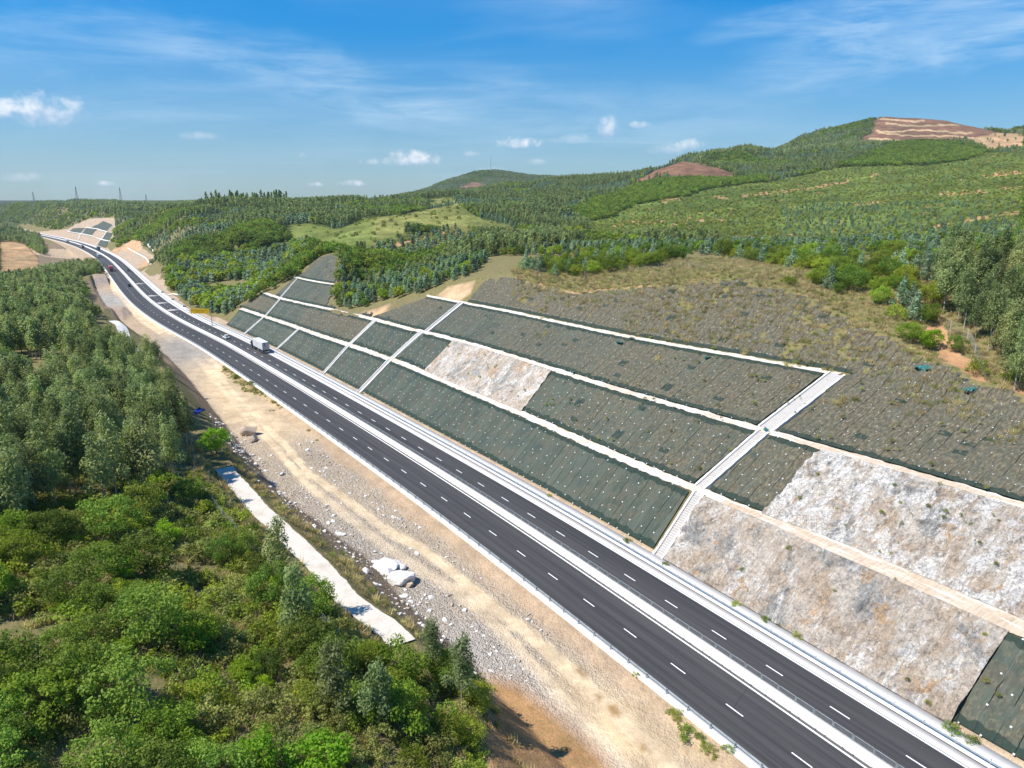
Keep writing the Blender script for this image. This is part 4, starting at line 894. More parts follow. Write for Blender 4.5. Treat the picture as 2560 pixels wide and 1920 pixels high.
for k in range(16): y = .16 + (W - .32) * k / 15; b.tube([(0, y, h0 + .05), (0, y, h1)], .013, 3, False)
for k in range(7): z = h0 + .08 + (h1 - h0 - .1) * k / 6; b.tube([(0, .12, z), (0, W - .12, z)], .012, 3, False)
wir = b.mesh('wire_mesh', MT['steel_dark']); pst = MB().tube([(0, 0, .8), (0, 0, 1.58)], .035, 6).mesh('post', MT['steel'])
far_f = []
for i in range(int((420) / W)):
    s = s_near + i * W
    if i < 95:
        pn = place(link('panel_frame', frm, mf), frame_at(s, .36)); w_ = link('wire_mesh', wir, pn); place(link('post', pst, mf), frame_at(s, .36))
    else: far_f.append(s)
def merge(meshes):                         # [(mesh, matrix)] -> arrays
    V = []; Fq = []; b0 = 0
    for me, M in meshes:
        v = np.array([tuple(M @ q.co) for q in me.vertices]); V.append(v)
        for p in me.polygons: Fq.append(tuple(b0 + i for i in p.vertices))
        b0 += len(v)
    return np.concatenate(V), Fq
V, Fq = merge([(frm, frame_at(s, .36)) for s in far_f]); tag(link('panel_frame', mesh_from('far_frames', V, Fq, MT['steel']), mf), kind='stuff')

def guardrail(o, side, s0, s1, label, beam_z=.62, step=3.36):
    g = tag(empty('guardrail'), label, 'guardrail')
    s = s_rows(s0, s1, .006, .8, 6); d = side
    pr = [(0, -.155), (.035 * d, -.12), (.08 * d, -.10), (.08 * d, -.06), (.0, -.02), (0, .02), (.08 * d, .06), (.08 * d, .10), (.035 * d, .12), (0, .155)]
    pr = [(o + a, beam_z + q) for a, q in pr] + [(o + a - .012 * d, beam_z + q) for a, q in pr[::-1]]
    V, Fc = extrude_prof(pr, s); link('beam', mesh_from('beam', V, Fc, MT['steel'], False), g)
    po = MB().box((0, 0, .36), (.11, .12, .86)).box((d * .13, 0, .58), (.16, .18, .30)).mesh('post', MT['steel'], bevel=.008)
    n = int((s1 - s0) / step); far = []
    for i in range(n):
        M = frame_at(s0 + .5 + i * step, o - d * .16)
        if i < 98: place(link('post', po, g), M)
        else: far.append((po, M))
    if far:
        V, Fq = merge(far); tag(link('post', mesh_from('far_posts', V, Fq, MT['steel']), g), kind='stuff')
    return g
sp0 = so_px(1656, 1741)[0]
guardrail(-10.2, 1, sp0 - 3.36 * 9 - .5, SMAX - 120, 'steel guardrail on the white kerb between the dirt track and the carriageway')
guardrail(9.75, -1, max(.5, so_px(1863, 1561)[0] - 3.36 * 14 - .5), SREF + 330, 'steel guardrail along the foot of the netted cut slope')

# ================================================================== CUT SLOPE: berms, drains, netting, rock
def ob_(i): return lambda s: prof_R(s)[0][i]
def surf_z(lift):
    def f(S, O):
        p = P(S, O); z, n, c = ground_z(p[..., 0].ravel(), p[..., 1].ravel(), S.ravel(), O.ravel()); return (np.minimum(c, 1e9) + lift).reshape(S.shape)
    return f
def s_at(px, py, z):
    for _ in range(3): s, o = so_px(px, py, z * float(kz(s)) if _ else z)
    return s
def clipped(name, s, u_o, lift, mat, disp=None, uvf=None, attrs=None, thr=.25, smooth=True):
    """sheet on the cut: rows s, columns given by offsets u_o (n x m)"""
    S = np.repeat(s[:, None], u_o.shape[1], 1); p = P(S, u_o); z, n, c = ground_z(p[..., 0].ravel(), p[..., 1].ravel(), S.ravel(), u_o.ravel())
    p[..., 2] = c.reshape(S.shape) + lift; ok = (n - c).reshape(S.shape) + .5 * fbm(p[..., 0] / 1.5, p[..., 1] / 1.5, 81, 3) > thr
    return S, p, ok
BERMS = [(1, 2, s_at(595, 773, 8.5), 0, 'berm'), (3, 4, s_at(656, 730, 16.8), 0, 'berm'), (5, 6, s_at(735, 692, 24.6), SREF - 1, 'berm')]
def berm(i0, i1, sfar, snear, mat, w_in=.1, name='berm_path'):
    s = s_rows(max(0, snear), sfar, .005, .5, 2.5); ob, _ = prof_R(s); t = np.linspace(0, 1, 5)
    r0 = .22 * fbm(s / 1.2, s * 0, 90 + i0, 3) * 2; r1 = .22 * fbm(s / 1.2, s * 0 + 5, 91 + i0, 3) * 2
    o = (ob[i0] - .12 + r0)[:, None] * (1 - t) + (ob[i1] + .12 + r1)[:, None] * t
    S, p, ok = clipped(name, s, o, .05, mat, thr=.1); keep = ok[:-1, :-1] & ok[1:, 1:]
    me = mesh_from(name, p.reshape(-1, 3), grid_faces(len(s), 5, keep), MT[mat], True, uv=np.c_[S.ravel(), o.ravel()]); return tag(link(name, me), kind='structure')
berm(1, 2, BERMS[0][2], SREF - 4, 'berm'); berm(1, 2, SREF - 4.2, 0, 'bermtan')
sA2 = s_at(1905, 1080, 16.8)
berm(3, 4, BERMS[1][2], sA2 - 3, 'berm'); berm(3, 4, sA2 - 3.2, 0, 'bermtan'); berm(5, 6, BERMS[2][2], s_at(2100, 936, 24.6), 'berm')

def stepped_drain(pts, width, label):
    # pts: photo points with heights, foot first
    A = at_z(pts[0][0], pts[0][1], pts[0][2]); B = at_z(pts[1][0], pts[1][1], pts[1][2]); s0, o0 = SO(A[0], A[1]); s1, o1 = SO(B[0], B[1]); s0, o0, s1, o1 = map(float, (s0[0], o0[0], s1[0], o1[0])); ti = 0 if pts[0][2] < 3 else (2 if pts[0][2] < 11 else 4); o0 = float(prof_R(np.array([s0]))[0][ti][0]) - (.5 if ti == 0 else .1); o1 = float(prof_R(np.array([s1]))[0][ti + 1][0]) + .2
    if len(pts) > 2: sm = s_at(pts[2][0], pts[2][1], pts[2][2])
    g = tag(empty('stepped_drain'), label, 'drain', 'stepped concrete drains down the cut slope'); w = width
    n = max(6, int(abs(o1 - o0) / .32)); fl = MB(); kb = [MB(), MB()]
    def pt(t, da, dz):
        s = s0 + (s1 - s0) * t; o = o0 + (o1 - o0) * t; z = float(cut_z(np.array([s]), np.array([o]))[0]); return tuple(P(s + da, o, z + dz))
    for i in range(n):
        t0, t1 = i / n, (i + 1) / n; a = pt(t0, -w / 2, 0); b = pt(t0, w / 2, 0); c = pt(t1, w / 2, 0); d = pt(t1, -w / 2, 0); zt = max(a[2], d[2]) * .35 + min(a[2], d[2]) * .65 + .10
        fl.add([(a[0], a[1], zt - .6), (b[0], b[1], zt - .6), (c[0], c[1], zt - .6), (d[0], d[1], zt - .6), (a[0], a[1], zt), (b[0], b[1], zt), (c[0], c[1], zt), (d[0], d[1], zt)], [(4, 5, 6, 7), (0, 1, 5, 4), (2, 3, 7, 6), (1, 2, 6, 5), (3, 0, 4, 7)])
    m = n // 2 + 2
    for j, sg in enumerate((-1, 1)):
        V = []
        for i in range(m):
            t = i / (m - 1); e = w / 2 + .34 + (.14 * random.random())
            for da, dz in ((sg * w / 2, -.3), (sg * w / 2, .38), (sg * e, .34), (sg * e, -.3)): V.append(pt(t, da, dz))
        Fq = [(i * 4 + k, i * 4 + (k + 1) % 4, (i + 1) * 4 + (k + 1) % 4, (i + 1) * 4 + k) for i in range(m - 1) for k in range(4)] + [(0, 1, 2, 3), tuple(m * 4 - 1 - k for k in range(4))]
        kb[j].add(V, Fq)
    fl.build('steps', MT['channel'], g); kb[0].build('side_kerb', MT['concrete'], g); kb[1].build('side_kerb', MT['concrete'], g)
    return (s0, s1)
DR = {}
for key, pts, w, lab in (
    ('A1', [(1636, 1392, .3), (1742, 1236, 8.5)], 1.5, 'white stepped drain on the lowest tier, beside the big pale rock face'),
    ('A2', [(1752, 1218, 8.7), (1900, 1085, 16.7)], 1.5, 'white stepped drain on the second tier, widest one beside the torn dark netting'),
    ('A3', [(1922, 1070, 17.0), (2085, 940, 24.5)], 2.6, 'broad chalk white curved drain at the top right, ending at the upper berm corner'),
    ('B1', [(891, 980, .3), (963, 903, 8.5)], 1.5, 'stepped drain on the lowest tier, just right of the middle of the long green netting'),
    ('B2', [(992, 894, 8.7), (1053, 832, 16.7)], 1.3, 'stepped drain on the second tier, left of the square rock window'),
    ('B3', [(1077, 827, 17.0), (1138, 761, 24.4)], 1.5, 'stepped drain on the third tier, ending at the sandy bare patch'),
    ('C1', [(803, 933, .3), (862, 866, 8.5)], .9, 'narrow curved drain on the lowest tier, third from the truck'),
    ('C2', [(884, 858, 8.7), (934, 803, 16.6)], 1.0, 'narrow drain on the second tier, below the small orange bare patch'),
    ('D1', [(684, 873, .3), (726, 825, 7.9)], .7, 'thin drain meeting the road right behind the white container truck'),
    ('E1', [(594, 836, .3), (634, 796, 7.1)], .7, 'thin drain on the lowest tier, the one farthest from the camera'),
    ('E2', [(645, 791, 7.3), (684, 750, 13.9)], .7, 'thin drain on the second tier of the far end of the netted slope'),
    ('E3', [(688, 745, 14.1), (735, 696, 20.2)], .7, 'thin drain on the third tier reaching the far upper berm')):
    DR[key] = stepped_drain(pts, w, lab)

PLATES = []
def tier(i0, i1, zidx, Lb, Rb, label, dry=(.1, .3), name='slope_netting', plates=True, far=False, seed=0, lift=.10, mat=None, group=None):
    """netting panel between two breakpoints of the profile; Lb / Rb = s of the left / right edge at the foot and the top"""
    sl0, sl1 = Lb; sr0, sr1 = Rb; smin, smax = min(sr0, sr1), max(sl0, sl1); W = abs(sl0 - sr0)
    dmean = np.linalg.norm(P((smin + smax) / 2, 20)); ds = min(2.0, max(.45, dmean * .0045)); nr = max(4, int(W / ds)); t = np.linspace(0, 1, nr)
    m = 16 if i1 < 7 else (28 if i0 > 4 else 56); v = np.linspace(0, 1, m); S = ((sr0 + (sl0 - sr0) * t)[:, None] * (1 - v) + (sr1 + (sl1 - sr1) * t)[:, None] * v)
    ob, zb = prof_R(S); O = (ob[i0] + .25) * (1 - v) + (ob[i1] - .25) * v if i1 < 7 else (ob[i0] + .25) * (1 - v) + (ob[6] + 26) * v
    p = P(S, O); z, n, c = ground_z(p[..., 0].ravel(), p[..., 1].ravel(), S.ravel(), O.ravel()); c = c.reshape(S.shape)
    q = fbm(S / 1.1, O / 1.6 + seed, 100 + seed, 3) * .28 + fbm(S / 5, O / 4, 110 + seed, 3) * .5
    edge = np.minimum(np.minimum(v, 1 - v), .1) * 10; q = q * edge
    p[..., 2] = c + lift + .15 + q; p[..., 2] -= .12
    ok = (n.reshape(S.shape) - c) + 1.2 * fbm(p[..., 0] / 2.0, p[..., 1] / 2.0, 83, 3) > .15
    keep = ok[:-1, :-1] & ok[1:, 1:] & ok[1:, :-1] & ok[:-1, 1:]
    if not keep.any(): return None
    sl = np.sqrt(np.diff(O, axis=1) ** 2 + np.diff(c, axis=1) ** 2); vv = np.concatenate([np.zeros((nr, 1)), np.cumsum(sl, 1)], 1)
    db = np.clip((n.reshape(S.shape) - c) / 6, 0, 1)
    dr = dry[0] * t[:, None] * 1.0 + dry[1] * (1 - t[:, None]) + 0 * v + .35 * fbm(p[..., 0] / 12, p[..., 1] / 12, 85, 3) + (1 - db) * .35 * (i0 >= 2)
    ev = np.minimum(vv, vv[:, -1:] - vv)
    me = mesh_from(name, p.reshape(-1, 3), grid_faces(nr, m, keep), mat or NET, True, uv=np.c_[S.ravel(), vv.ravel()], cols={'dry': np.clip(dr, 0, 1).ravel(), 'edge': ev.ravel()})
    o_ = tag(link(name, me), label, 'netting', group)
    if plates:
        H = float(vv.mean(0)[-1]); su = 2.6; nv = max(2, int(round(H / 2.35))); k = 0
        for a in np.arange(smin + .6, smax - .3, su):
            for jv in range(nv + 1):
                fv = min(max(jv / nv + random.uniform(-.05, .05), .02), .98); s = a + (su / 2 if jv % 2 else 0) + random.uniform(-.3, .3); fs = (s - (sr0 + (sr1 - sr0) * fv)) / max(.1, (sl0 + (sl1 - sl0) * fv) - (sr0 + (sr1 - sr0) * fv))
                if not .01 < fs < .99: continue
                ii = min(nr - 1, int(fs * (nr - 1) + .5)); jj = min(m - 1, int(fv * (m - 1) + .5))
                if not ok[ii, jj]: continue
                pp = p[ii, jj].copy(); a_ = p[min(ii + 1, nr - 1), jj] - p[max(ii - 1, 0), jj]; b_ = p[ii, min(jj + 1, m - 1)] - p[ii, max(jj - 1, 0)]
                X = Vector(a_).normalized(); Yv = Vector(b_).normalized(); Z = X.cross(Yv).normalized()
                if Z.z < 0: Z = -Z
                Yv = Z.cross(X); M = Matrix((X, Yv, Z)).transposed().to_4x4(); M.translation = Vector(pp) + Z * .03
                PLATES.append((float(np.linalg.norm(pp - np.array([0, 0, CAMH]))), M @ Matrix.Scale((.66 if i0 == 0 else (.64 if i0 == 2 else .5)) * random.uniform(.8, 1.15), 4))) or (lambda *a_: 0)((float(np.linalg.norm(pp - np.array([0, 0, CAMH]))), M))
    return o_
NET = M_net(1.0)
_nn = NB(NET.node_tree)
_b = NET.node_tree.nodes['Principled BSDF']; _src = _b.inputs['Base Color'].links[0].from_socket
_fl = _nn.math('MULTIPLY', _nn.ramp(_nn.math('ADD', _nn.attr('edge'), _nn.math('MULTIPLY', _nn.noise(_nn.mapv(_nn.uv(), (.55, .0, 1)), 1, 2), 2.2)), 2.15, 2.0), .85)
_nn.put(_b.inputs['Base Color'], _nn.mix(_fl, _src, (.020, .040, .031)))

def _berm_stripes():
    m = MT['bermtan']; q = NB(m.node_tree); b = m.node_tree.nodes['Principled BSDF']; src = b.inputs['Base Color'].links[0].from_socket
    st = q.noise(q.mapv(q.uv(), (2.6, .35, 1), rot=(0, 0, R(25))), 1, 4, .7, .2); c = q.mix(q.math('MULTIPLY', q.ramp(st, .45, .6), .5), src, q.mix(1.0, src, (.62, .58, .54), 'MULTIPLY'))
    c = q.mix(q.math('MULTIPLY', q.ramp(q.noise(q.mapv(q.uv(), (.15, .9, 1)), 1, 5, .65), .5, .6), .6), c, (.78, .73, .66)); q.put(b.inputs['Base Color'], c)
_berm_stripes()
g_ = {}
def E1(px0, py0, z0, px1, py1, z1): return (s_at(px0, py0, z0), s_at(px1, py1, z1))
eL1 = E1(552, 815, .3, 591, 775, 8.3); eR1 = E1(2366, 1806, .3, 2530, 1568, 8.4)
def off(d, a): return (d[0] + a, d[1] + a)
h = 1.35
tier(0, 1, 0, eL1, off(DR['E1'], .8), 'small dark green netting panel at the far end of the lowest tier', (.1, .1), seed=1)
tier(0, 1, 0, off(DR['E1'], -.8), off(DR['D1'], .8), 'dark green netting on the lowest tier right behind the white container truck', (.1, .1), seed=2)
tier(0, 1, 0, off(DR['D1'], -.8), off(DR['C1'], .9), 'dark green netting on the lowest tier between the truck and the narrow curved drain', (.1, .1), seed=3)
tier(0, 1, 0, off(DR['C1'], -.9), off(DR['B1'], h), 'short dark green netting panel on the lowest tier right of the narrow curved drain', (.08, .08), seed=4)
tier(0, 1, 0, off(DR['B1'], -h), off(DR['A1'], h + .5), 'longest dark green netting panel on the lowest tier above the guardrail', (.05, .22), seed=5)
tier(0, 1, 0, eR1, (0.2, 0.2), 'dark netting in the bottom right corner below the pale rock face', (.35, .4), seed=6)
wl = E1(1069, 926, 8.6, 1129, 853, 16.6); wr = E1(1300, 1030, 8.6, 1384, 928, 16.6); rR2 = E1(1905, 1284, 8.6, 2034, 1134, 16.6)
tier(2, 3, 0, (s_at(600, 770, 8.5) + 6, s_at(656, 732, 16.8)), off(DR['E2'], .8), 'narrow netting strip at the far end of the second tier', (.5, .4), seed=7)
tier(2, 3, 0, off(DR['E2'], -.8), off(DR['C2'], .9), 'second tier netting above the container truck, browned with dead grass at one end', (.05, .55), seed=8)
tier(2, 3, 0, off(DR['C2'], -.9), off(DR['B2'], 1.2), 'square dark netting panel on the second tier below the small orange bare patch', (.15, .2), seed=9)
tier(2, 3, 0, off(DR['B2'], -1.2), wl, 'narrow dark netting panel left of the square rock window', (.15, .15), seed=10)
tier(2, 3, 0, wr, off(DR['A2'], 1.6), 'second tier netting between the rock window and the wide stepped drain', (.3, .5), seed=11)
tier(2, 3, 0, off(DR['A2'], -1.6), rR2, 'torn dark netting patch between the wide drain and the upper rock face', (.5, .6), seed=12)
sL3 = E1(905, 797, 16.8, 1090, 745, 24)
tier(4, 5, 0, (DR['E3'][0] + 9, DR['E3'][1] + 3), (sL3[0] + 1, sL3[1] + 30), 'third tier netting on the far spur below the wood', (.1, .25), seed=13)
tier(4, 5, 0, E1(905, 797, 16.8, 1090, 745, 24), off(DR['B3'], 1.3), 'third tier netting between the two bare sandy patches', (.35, .3), seed=14)
sA3 = DR['A3']
tier(4, 5, 0, off(DR['B3'], -1.3), off(sA3, 2.2), 'long third tier netting with brown grass between the two upper drains', (.30, .62), seed=15)
tier(4, 7, 0, off(sA3, -2.2), (.2, .2), 'brown grassy netting right of the broad chalk white drain', (.60, .74), seed=16)
tier(6, 7, 0, (DR['E3'][1] + 3, DR['E3'][1] + 3), (sL3[1] + 32, sL3[1] + 32), 'topmost netting on the far spur', (.2, .3), seed=17)
tier(6, 7, 0, E1(1158, 757, 24.8, 1190, 700, 31), (sA3[1] - 2.2, sA3[1] - 2.2), 'topmost netting faded with dry grass above the upper berm', (.45, .8), seed=18)

# anchor plates: the 300 nearest as things, the rest as one
PLATES.sort(key=lambda a: a[0])
b = MB().box((0, 0, .05), (.29, .29, .10)).tube([(0, 0, .1), (0, 0, .24)], .03, 6)
plate = b.mesh('anchor_plate', MT['plate'])
for i, (d, M) in enumerate(PLATES[:300]):
    o_ = link('anchor_plate', plate); o_.matrix_world = M; tag(o_, 'small white square anchor plate pinning the near green slope netting', 'anchor plate', 'anchor plates on the nearer slope netting')
V, Fq = merge([(plate, M @ Matrix.Scale(1.1, 4)) for d, M in PLATES[300:]]); tag(link('anchor_plates', mesh_from('anchor_plates', V, Fq, MT['plate'])), 'countless white anchor dots over the farther green slope netting', 'anchor plates', kind='stuff')

def rockface(i0, i1, Lb, Rb, label, amp=.55, soil=.5, seed=0):
    (sl0, sl1), (sr0, sr1) = Lb, Rb; W = abs(sl0 - sr0); nr = int(W / .22); m = 56; t = np.linspace(0, 1, nr); v = np.linspace(0, 1, m)
    S = ((sr0 + (sl0 - sr0) * t)[:, None] * (1 - v) + (sr1 + (sl1 - sr1) * t)[:, None] * v); ob, zb = prof_R(S); O = (ob[i0] - .15) * (1 - v) + (ob[i1] + .1) * v
    p = P(S, O); z, n, c = ground_z(p[..., 0].ravel(), p[..., 1].ravel(), S.ravel(), O.ravel()); c = c.reshape(S.shape)
    sl = np.sqrt(np.diff(O, axis=1) ** 2 + np.diff(c, axis=1) ** 2); vv = np.concatenate([np.zeros((nr, 1)), np.cumsum(sl, 1)], 1)
    a = S * .82 + vv * .35; b_ = vv * .8 - S * .3
    rid = 1 - np.abs(fbm(a / 2.6, b_ / 4.2, 120 + seed, 4)) * 4; blk = np.abs(fbm(a / 1.1, b_ / 1.8, 130 + seed, 3)) * 2.0
    # blocky ledges
    stp = fbm(a / 5, b_ / 6, 140 + seed, 3) * 5; led = (np.floor(stp) + sstep(.8, 1.0, stp - np.floor(stp))) * .22
    disp = amp * (rid * .45 + blk * .6 + fbm(a / .6, b_ / .9, 150 + seed, 3) * 1.1) + led * 1.3; e = np.clip(np.minimum(v, 1 - v) * 12, 0, 1); disp = np.maximum(disp * e, -.1) + .22
    nx = np.interp(S, _L, _Nn[:, 0]); ny = np.interp(S, _L, _Nn[:, 1]); p[..., 0] -= nx * disp * .68; p[..., 1] -= ny * disp * .68; p[..., 2] = c + disp * .6
    sw = np.clip(soil + .8 * fbm(S / 7, vv / 5, 160 + seed, 3), 0, 1)
    me = mesh_from('rock_face', p.reshape(-1, 3), grid_faces(nr, m), MT['rock'], True, uv=np.c_[S.ravel(), vv.ravel()], cols={'soil': sw.ravel()})
    return tag(link('rock_face', me), label, 'rock face')
rockface(0, 1, off(DR['A1'], -1.15), off(eR1, -.3), 'pale grey and tan rock face on the lowest tier beside the road', .8, .6, 1)
rockface(2, 3, off(rR2, .1), (.2, .2), 'rough white streaked rock face on the second tier at the right edge', 1.1, .2, 2)
rockface(2, 3, wl, wr, 'square window of bare pinkish rock between green netting panels', .3, .5, 3)

# ================================================================== VEGETATION
def crown_arrays(kind, seed, nq, size, H):
    r = np.random.default_rng(seed); cl = []
    if kind == 'euc':                       # tall, narrow, open, drooping sprays
        n = 17
        for i in range(n):
            t = (i + r.random() * .8) / n; z = H * (.36 + .62 * t); rad = H * .15 * (1 - .6 * t) * (.35 + .75 * r.random()); a = i * 2.4 + r.random()
            cl.append((rad * math.cos(a), rad * math.sin(a), z, H * .062 * (1.25 - .55 * t), H * .075))
    elif kind == 'young':                   # bushy cone to the ground
        n = 14
        for i in range(n):
            t = (i + r.random()) / n; z = H * (.14 + .8 * t); rad = H * .24 * (1 - .85 * t) * (.5 + .6 * r.random()); a = i * 2.4
            cl.append((rad * math.cos(a), rad * math.sin(a), z, H * .10 * (1.2 - .6 * t), H * .09))
    elif kind == 'broad':                   # wide rounded, lobed
        n = 22
        for i in range(n):
            u = r.random(); a = i * 2.4 + r.random(); el = math.asin(min(1, .05 + .95 * (i + .5) / n)); rr = .80 + .25 * r.random()
            cl.append((H * .46 * rr * math.cos(a) * math.cos(el), H * .46 * rr * math.sin(a) * math.cos(el), H * .42 + H * .46 * math.sin(el) * rr, H * .105, H * .075))
        for i in range(5): cl.append((H * .3 * r.normal() * .5, H * .3 * r.normal() * .5, H * .35, H * .14, H * .09))
    elif kind == 'bush':
        n = 11
        for i in range(n):
            a = i * 2.4 + r.random(); el = math.asin((i + .5) / n); rr = .65 + .4 * r.random()
            cl.append((H * .62 * rr * math.cos(a) * math.cos(el), H * .62 * rr * math.sin(a) * math.cos(el), H * .25 + H * .58 * math.sin(el) * rr, H * .17, H * .14))
    elif kind == 'pine':
        n = 18
        for i in range(n):
            t = (i + .5) / n; z = H * (.25 + .72 * t); rad = H * .2 * (1 - t) ** .8 * (.5 + .6 * r.random()); a = i * 2.4
            cl.append((rad * math.cos(a), rad * math.sin(a), z, H * .06, H * .04))
    cl = np.array(cl); cl[:, :3] += r.normal(size=(len(cl), 3)) * H * (.035 if kind in ('broad', 'bush') else .018); cl[:, 3:] *= r.uniform(.65, 1.35, (len(cl), 1)); w = cl[:, 3] ** 1.5; w /= w.sum(); k = r.choice(len(cl), nq, p=w); g = r.normal(size=(nq, 3)); g /= np.linalg.norm(g, axis=1)[:, None]; g *= (r.random((nq, 1)) ** .45) * 1.5
    c = cl[k, :3] + g * cl[k][:, [3, 3, 4]]; c[:, 2] = np.maximum(c[:, 2], .08 * H)
    nrm = g * .8 + r.normal(size=(nq, 3)) * .75; nrm[:, 2] += .45; nrm /= np.linalg.norm(nrm, axis=1)[:, None]
    t = r.normal(size=(nq, 3));
    if kind in ('euc',): t[:, 2] -= 1.6
    t -= nrm * (t * nrm).sum(1)[:, None]; t /= np.linalg.norm(t, axis=1)[:, None]; b = np.cross(nrm, t)
    s = size * (.55 + .8 * r.random((nq, 1))); asp = .42 if kind == 'euc' else .68
    P0 = c - t * s; P1 = c + b * s * asp + nrm * s * .12; P2 = c + t * s; P3 = c - b * s * asp + nrm * s * .12
    V = np.stack([P0, P1, P2, P3], 1).reshape(-1, 3); Fq = np.arange(nq * 4).reshape(nq, 4); cv = r.random(len(cl)); v = np.repeat(cv[k] * .6 + r.random(nq) * .4, 4)
    return V, Fq, v, cl
def trunk_mesh(H, cl, mat, seed, r0=.012, lean=.02, nb=7, name='trunk', top=.86):
    rr = random.Random(seed); mb_ = MB(); lx, ly = rr.uniform(-lean, lean) * H, rr.uniform(-lean, lean) * H
    pts = [(lx * t * t, ly * t * t + .06 * math.sin(t * 5 + seed), H * top * t) for t in (0, .12, .35, .6, .8, 1)]
    mb_.tube(pts, [H * r0 * 1.5, H * r0 * 1.1, H * r0 * .95, H * r0 * .7, H * r0 * .45, H * r0 * .2], 6)
    idx = list(range(len(cl))); rr.shuffle(idx)
    for i in idx[:nb]:
        c = cl[i]; t = max(.12, min(.95, (c[2] - math.hypot(c[0], c[1]) * .9) / (H * top))); base = (lx * t * t, ly * t * t, H * top * t)
        mb_.tube([base, ((base[0] + c[0]) / 2, (base[1] + c[1]) / 2, (base[2] + c[2]) / 2 + .05 * H * .3), (c[0], c[1], c[2])], [H * r0 * .45, H * r0 * .3, H * r0 * .12], 4, False)
    return mb_.mesh(name, mat)
KIND = dict(euc=('euc', 'leaf_euc', 'bark', .0085), bro=('broad', 'leaf_bro', 'bark_dark', .016), aca=('broad', 'leaf_aca', 'bark_dark', .013), lime=('broad', 'leaf_lime', 'bark_dark', .014), young=('young', 'leaf_blue', 'bark', .009), shr=('bush', 'leaf_shr', 'bark_dark', .01), bsh=('bush', 'leaf_bro', 'bark_dark', .01), pine=('pine', 'leaf_aca', 'bark_dark', .010))
def proto(key, seed, nq, size, H):
    k, lm, bm, r0 = KIND[key]; V, Fq, v, cl = crown_arrays(k, seed, nq, size, H)
    cm = mesh_from(key + '_crown', V, Fq, MT[lm], False, cols={'v': v}); tm = trunk_mesh(H, cl, MT[bm], seed, r0, nb=9 if k == 'broad' else 6, top=.86 if k in ('euc', 'pine', 'young') else .55); return cm, tm
def proto_joined(key, seed, nq, size, H, trunk=True):
    k, lm, bm, r0 = KIND[key]; V, Fq, v, cl = crown_arrays(k, seed, nq, size, H); nV = len(V)
    if trunk:
        mb_ = MB().tube([(0, 0, 0), (0, 0, H * .5), (0, 0, H * .85)], [H * r0 * 1.6, H * r0 * 1.1, H * r0 * .4], 4, False); V = np.r_[V, np.array(mb_.v)]; v = np.r_[v, np.zeros(len(mb_.v))]; tf = np.array(mb_.f) + nV; Fa = np.r_[Fq, tf]
    else: Fa = Fq; tf = []
    me = mesh_from(key + '_lod', V, Fa, MT[lm], False, cols={'v': v})
    if trunk:
        me.materials.append(MT[bm]); mi = np.zeros(len(me.polygons), dtype=np.int32); mi[len(Fq):] = 1; me.polygons.foreach_set('material_index', mi)
    return me

def scatter_gn(name, meshes, pts, rot, scl, idx, label, cat):
    """one 'stuff' object: meshes instanced on points by geometry nodes"""
    col = bpy.data.collections.new(name + '_kinds')
    for i, me in enumerate(meshes):
        o = bpy.data.objects.new('%s_%02d' % (name, i), me); col.objects.link(o)
    pts = np.asarray(pts, np.float32); me = bpy.data.meshes.new(name); me.vertices.add(len(pts)); me.vertices.foreach_set('co', pts.ravel())
    for nm, a, ty in (('rot', rot, 'FLOAT'), ('scl', scl, 'FLOAT'), ('idx', idx, 'INT')):
        at = me.attributes.new(nm, ty, 'POINT'); at.data.foreach_set('value', np.asarray(a, np.float32 if ty == 'FLOAT' else np.int32))
    me.update(); o = link(name, me); g = bpy.data.node_groups.new(name, 'GeometryNodeTree')
    g.interface.new_socket('Geometry', in_out='INPUT', socket_type='NodeSocketGeometry'); g.interface.new_socket('Geometry', in_out='OUTPUT', socket_type='NodeSocketGeometry')
    N = g.nodes; L = g.links; gi = N.new('NodeGroupInput'); go = N.new('NodeGroupOutput'); m2p = N.new('GeometryNodeMeshToPoints'); iop = N.new('GeometryNodeInstanceOnPoints')
    ci = N.new('GeometryNodeCollectionInfo'); ci.inputs['Collection'].default_value = col; ci.inputs['Separate Children'].default_value = True; ci.inputs['Reset Children'].default_value = True
    def na(n, ty):
        a = N.new('GeometryNodeInputNamedAttribute'); a.data_type = ty; a.inputs['Name'].default_value = n; return a.outputs['Attribute']
    L.new(gi.outputs[0], m2p.inputs['Mesh']); L.new(m2p.outputs[0], iop.inputs['Points']); L.new(ci.outputs[0], iop.inputs['Instance']); iop.inputs['Pick Instance'].default_value = True
    L.new(na('idx', 'INT'), iop.inputs['Instance Index']); cx = N.new('ShaderNodeCombineXYZ'); L.new(na('rot', 'FLOAT'), cx.inputs[2]); L.new(cx.outputs[0], iop.inputs['Rotation'])
    L.new(na('scl', 'FLOAT'), iop.inputs['Scale']); L.new(iop.outputs[0], go.inputs[0]); md = o.modifiers.new('scatter', 'NODES'); md.node_group = g
    return tag(o, label, cat, kind='stuff')

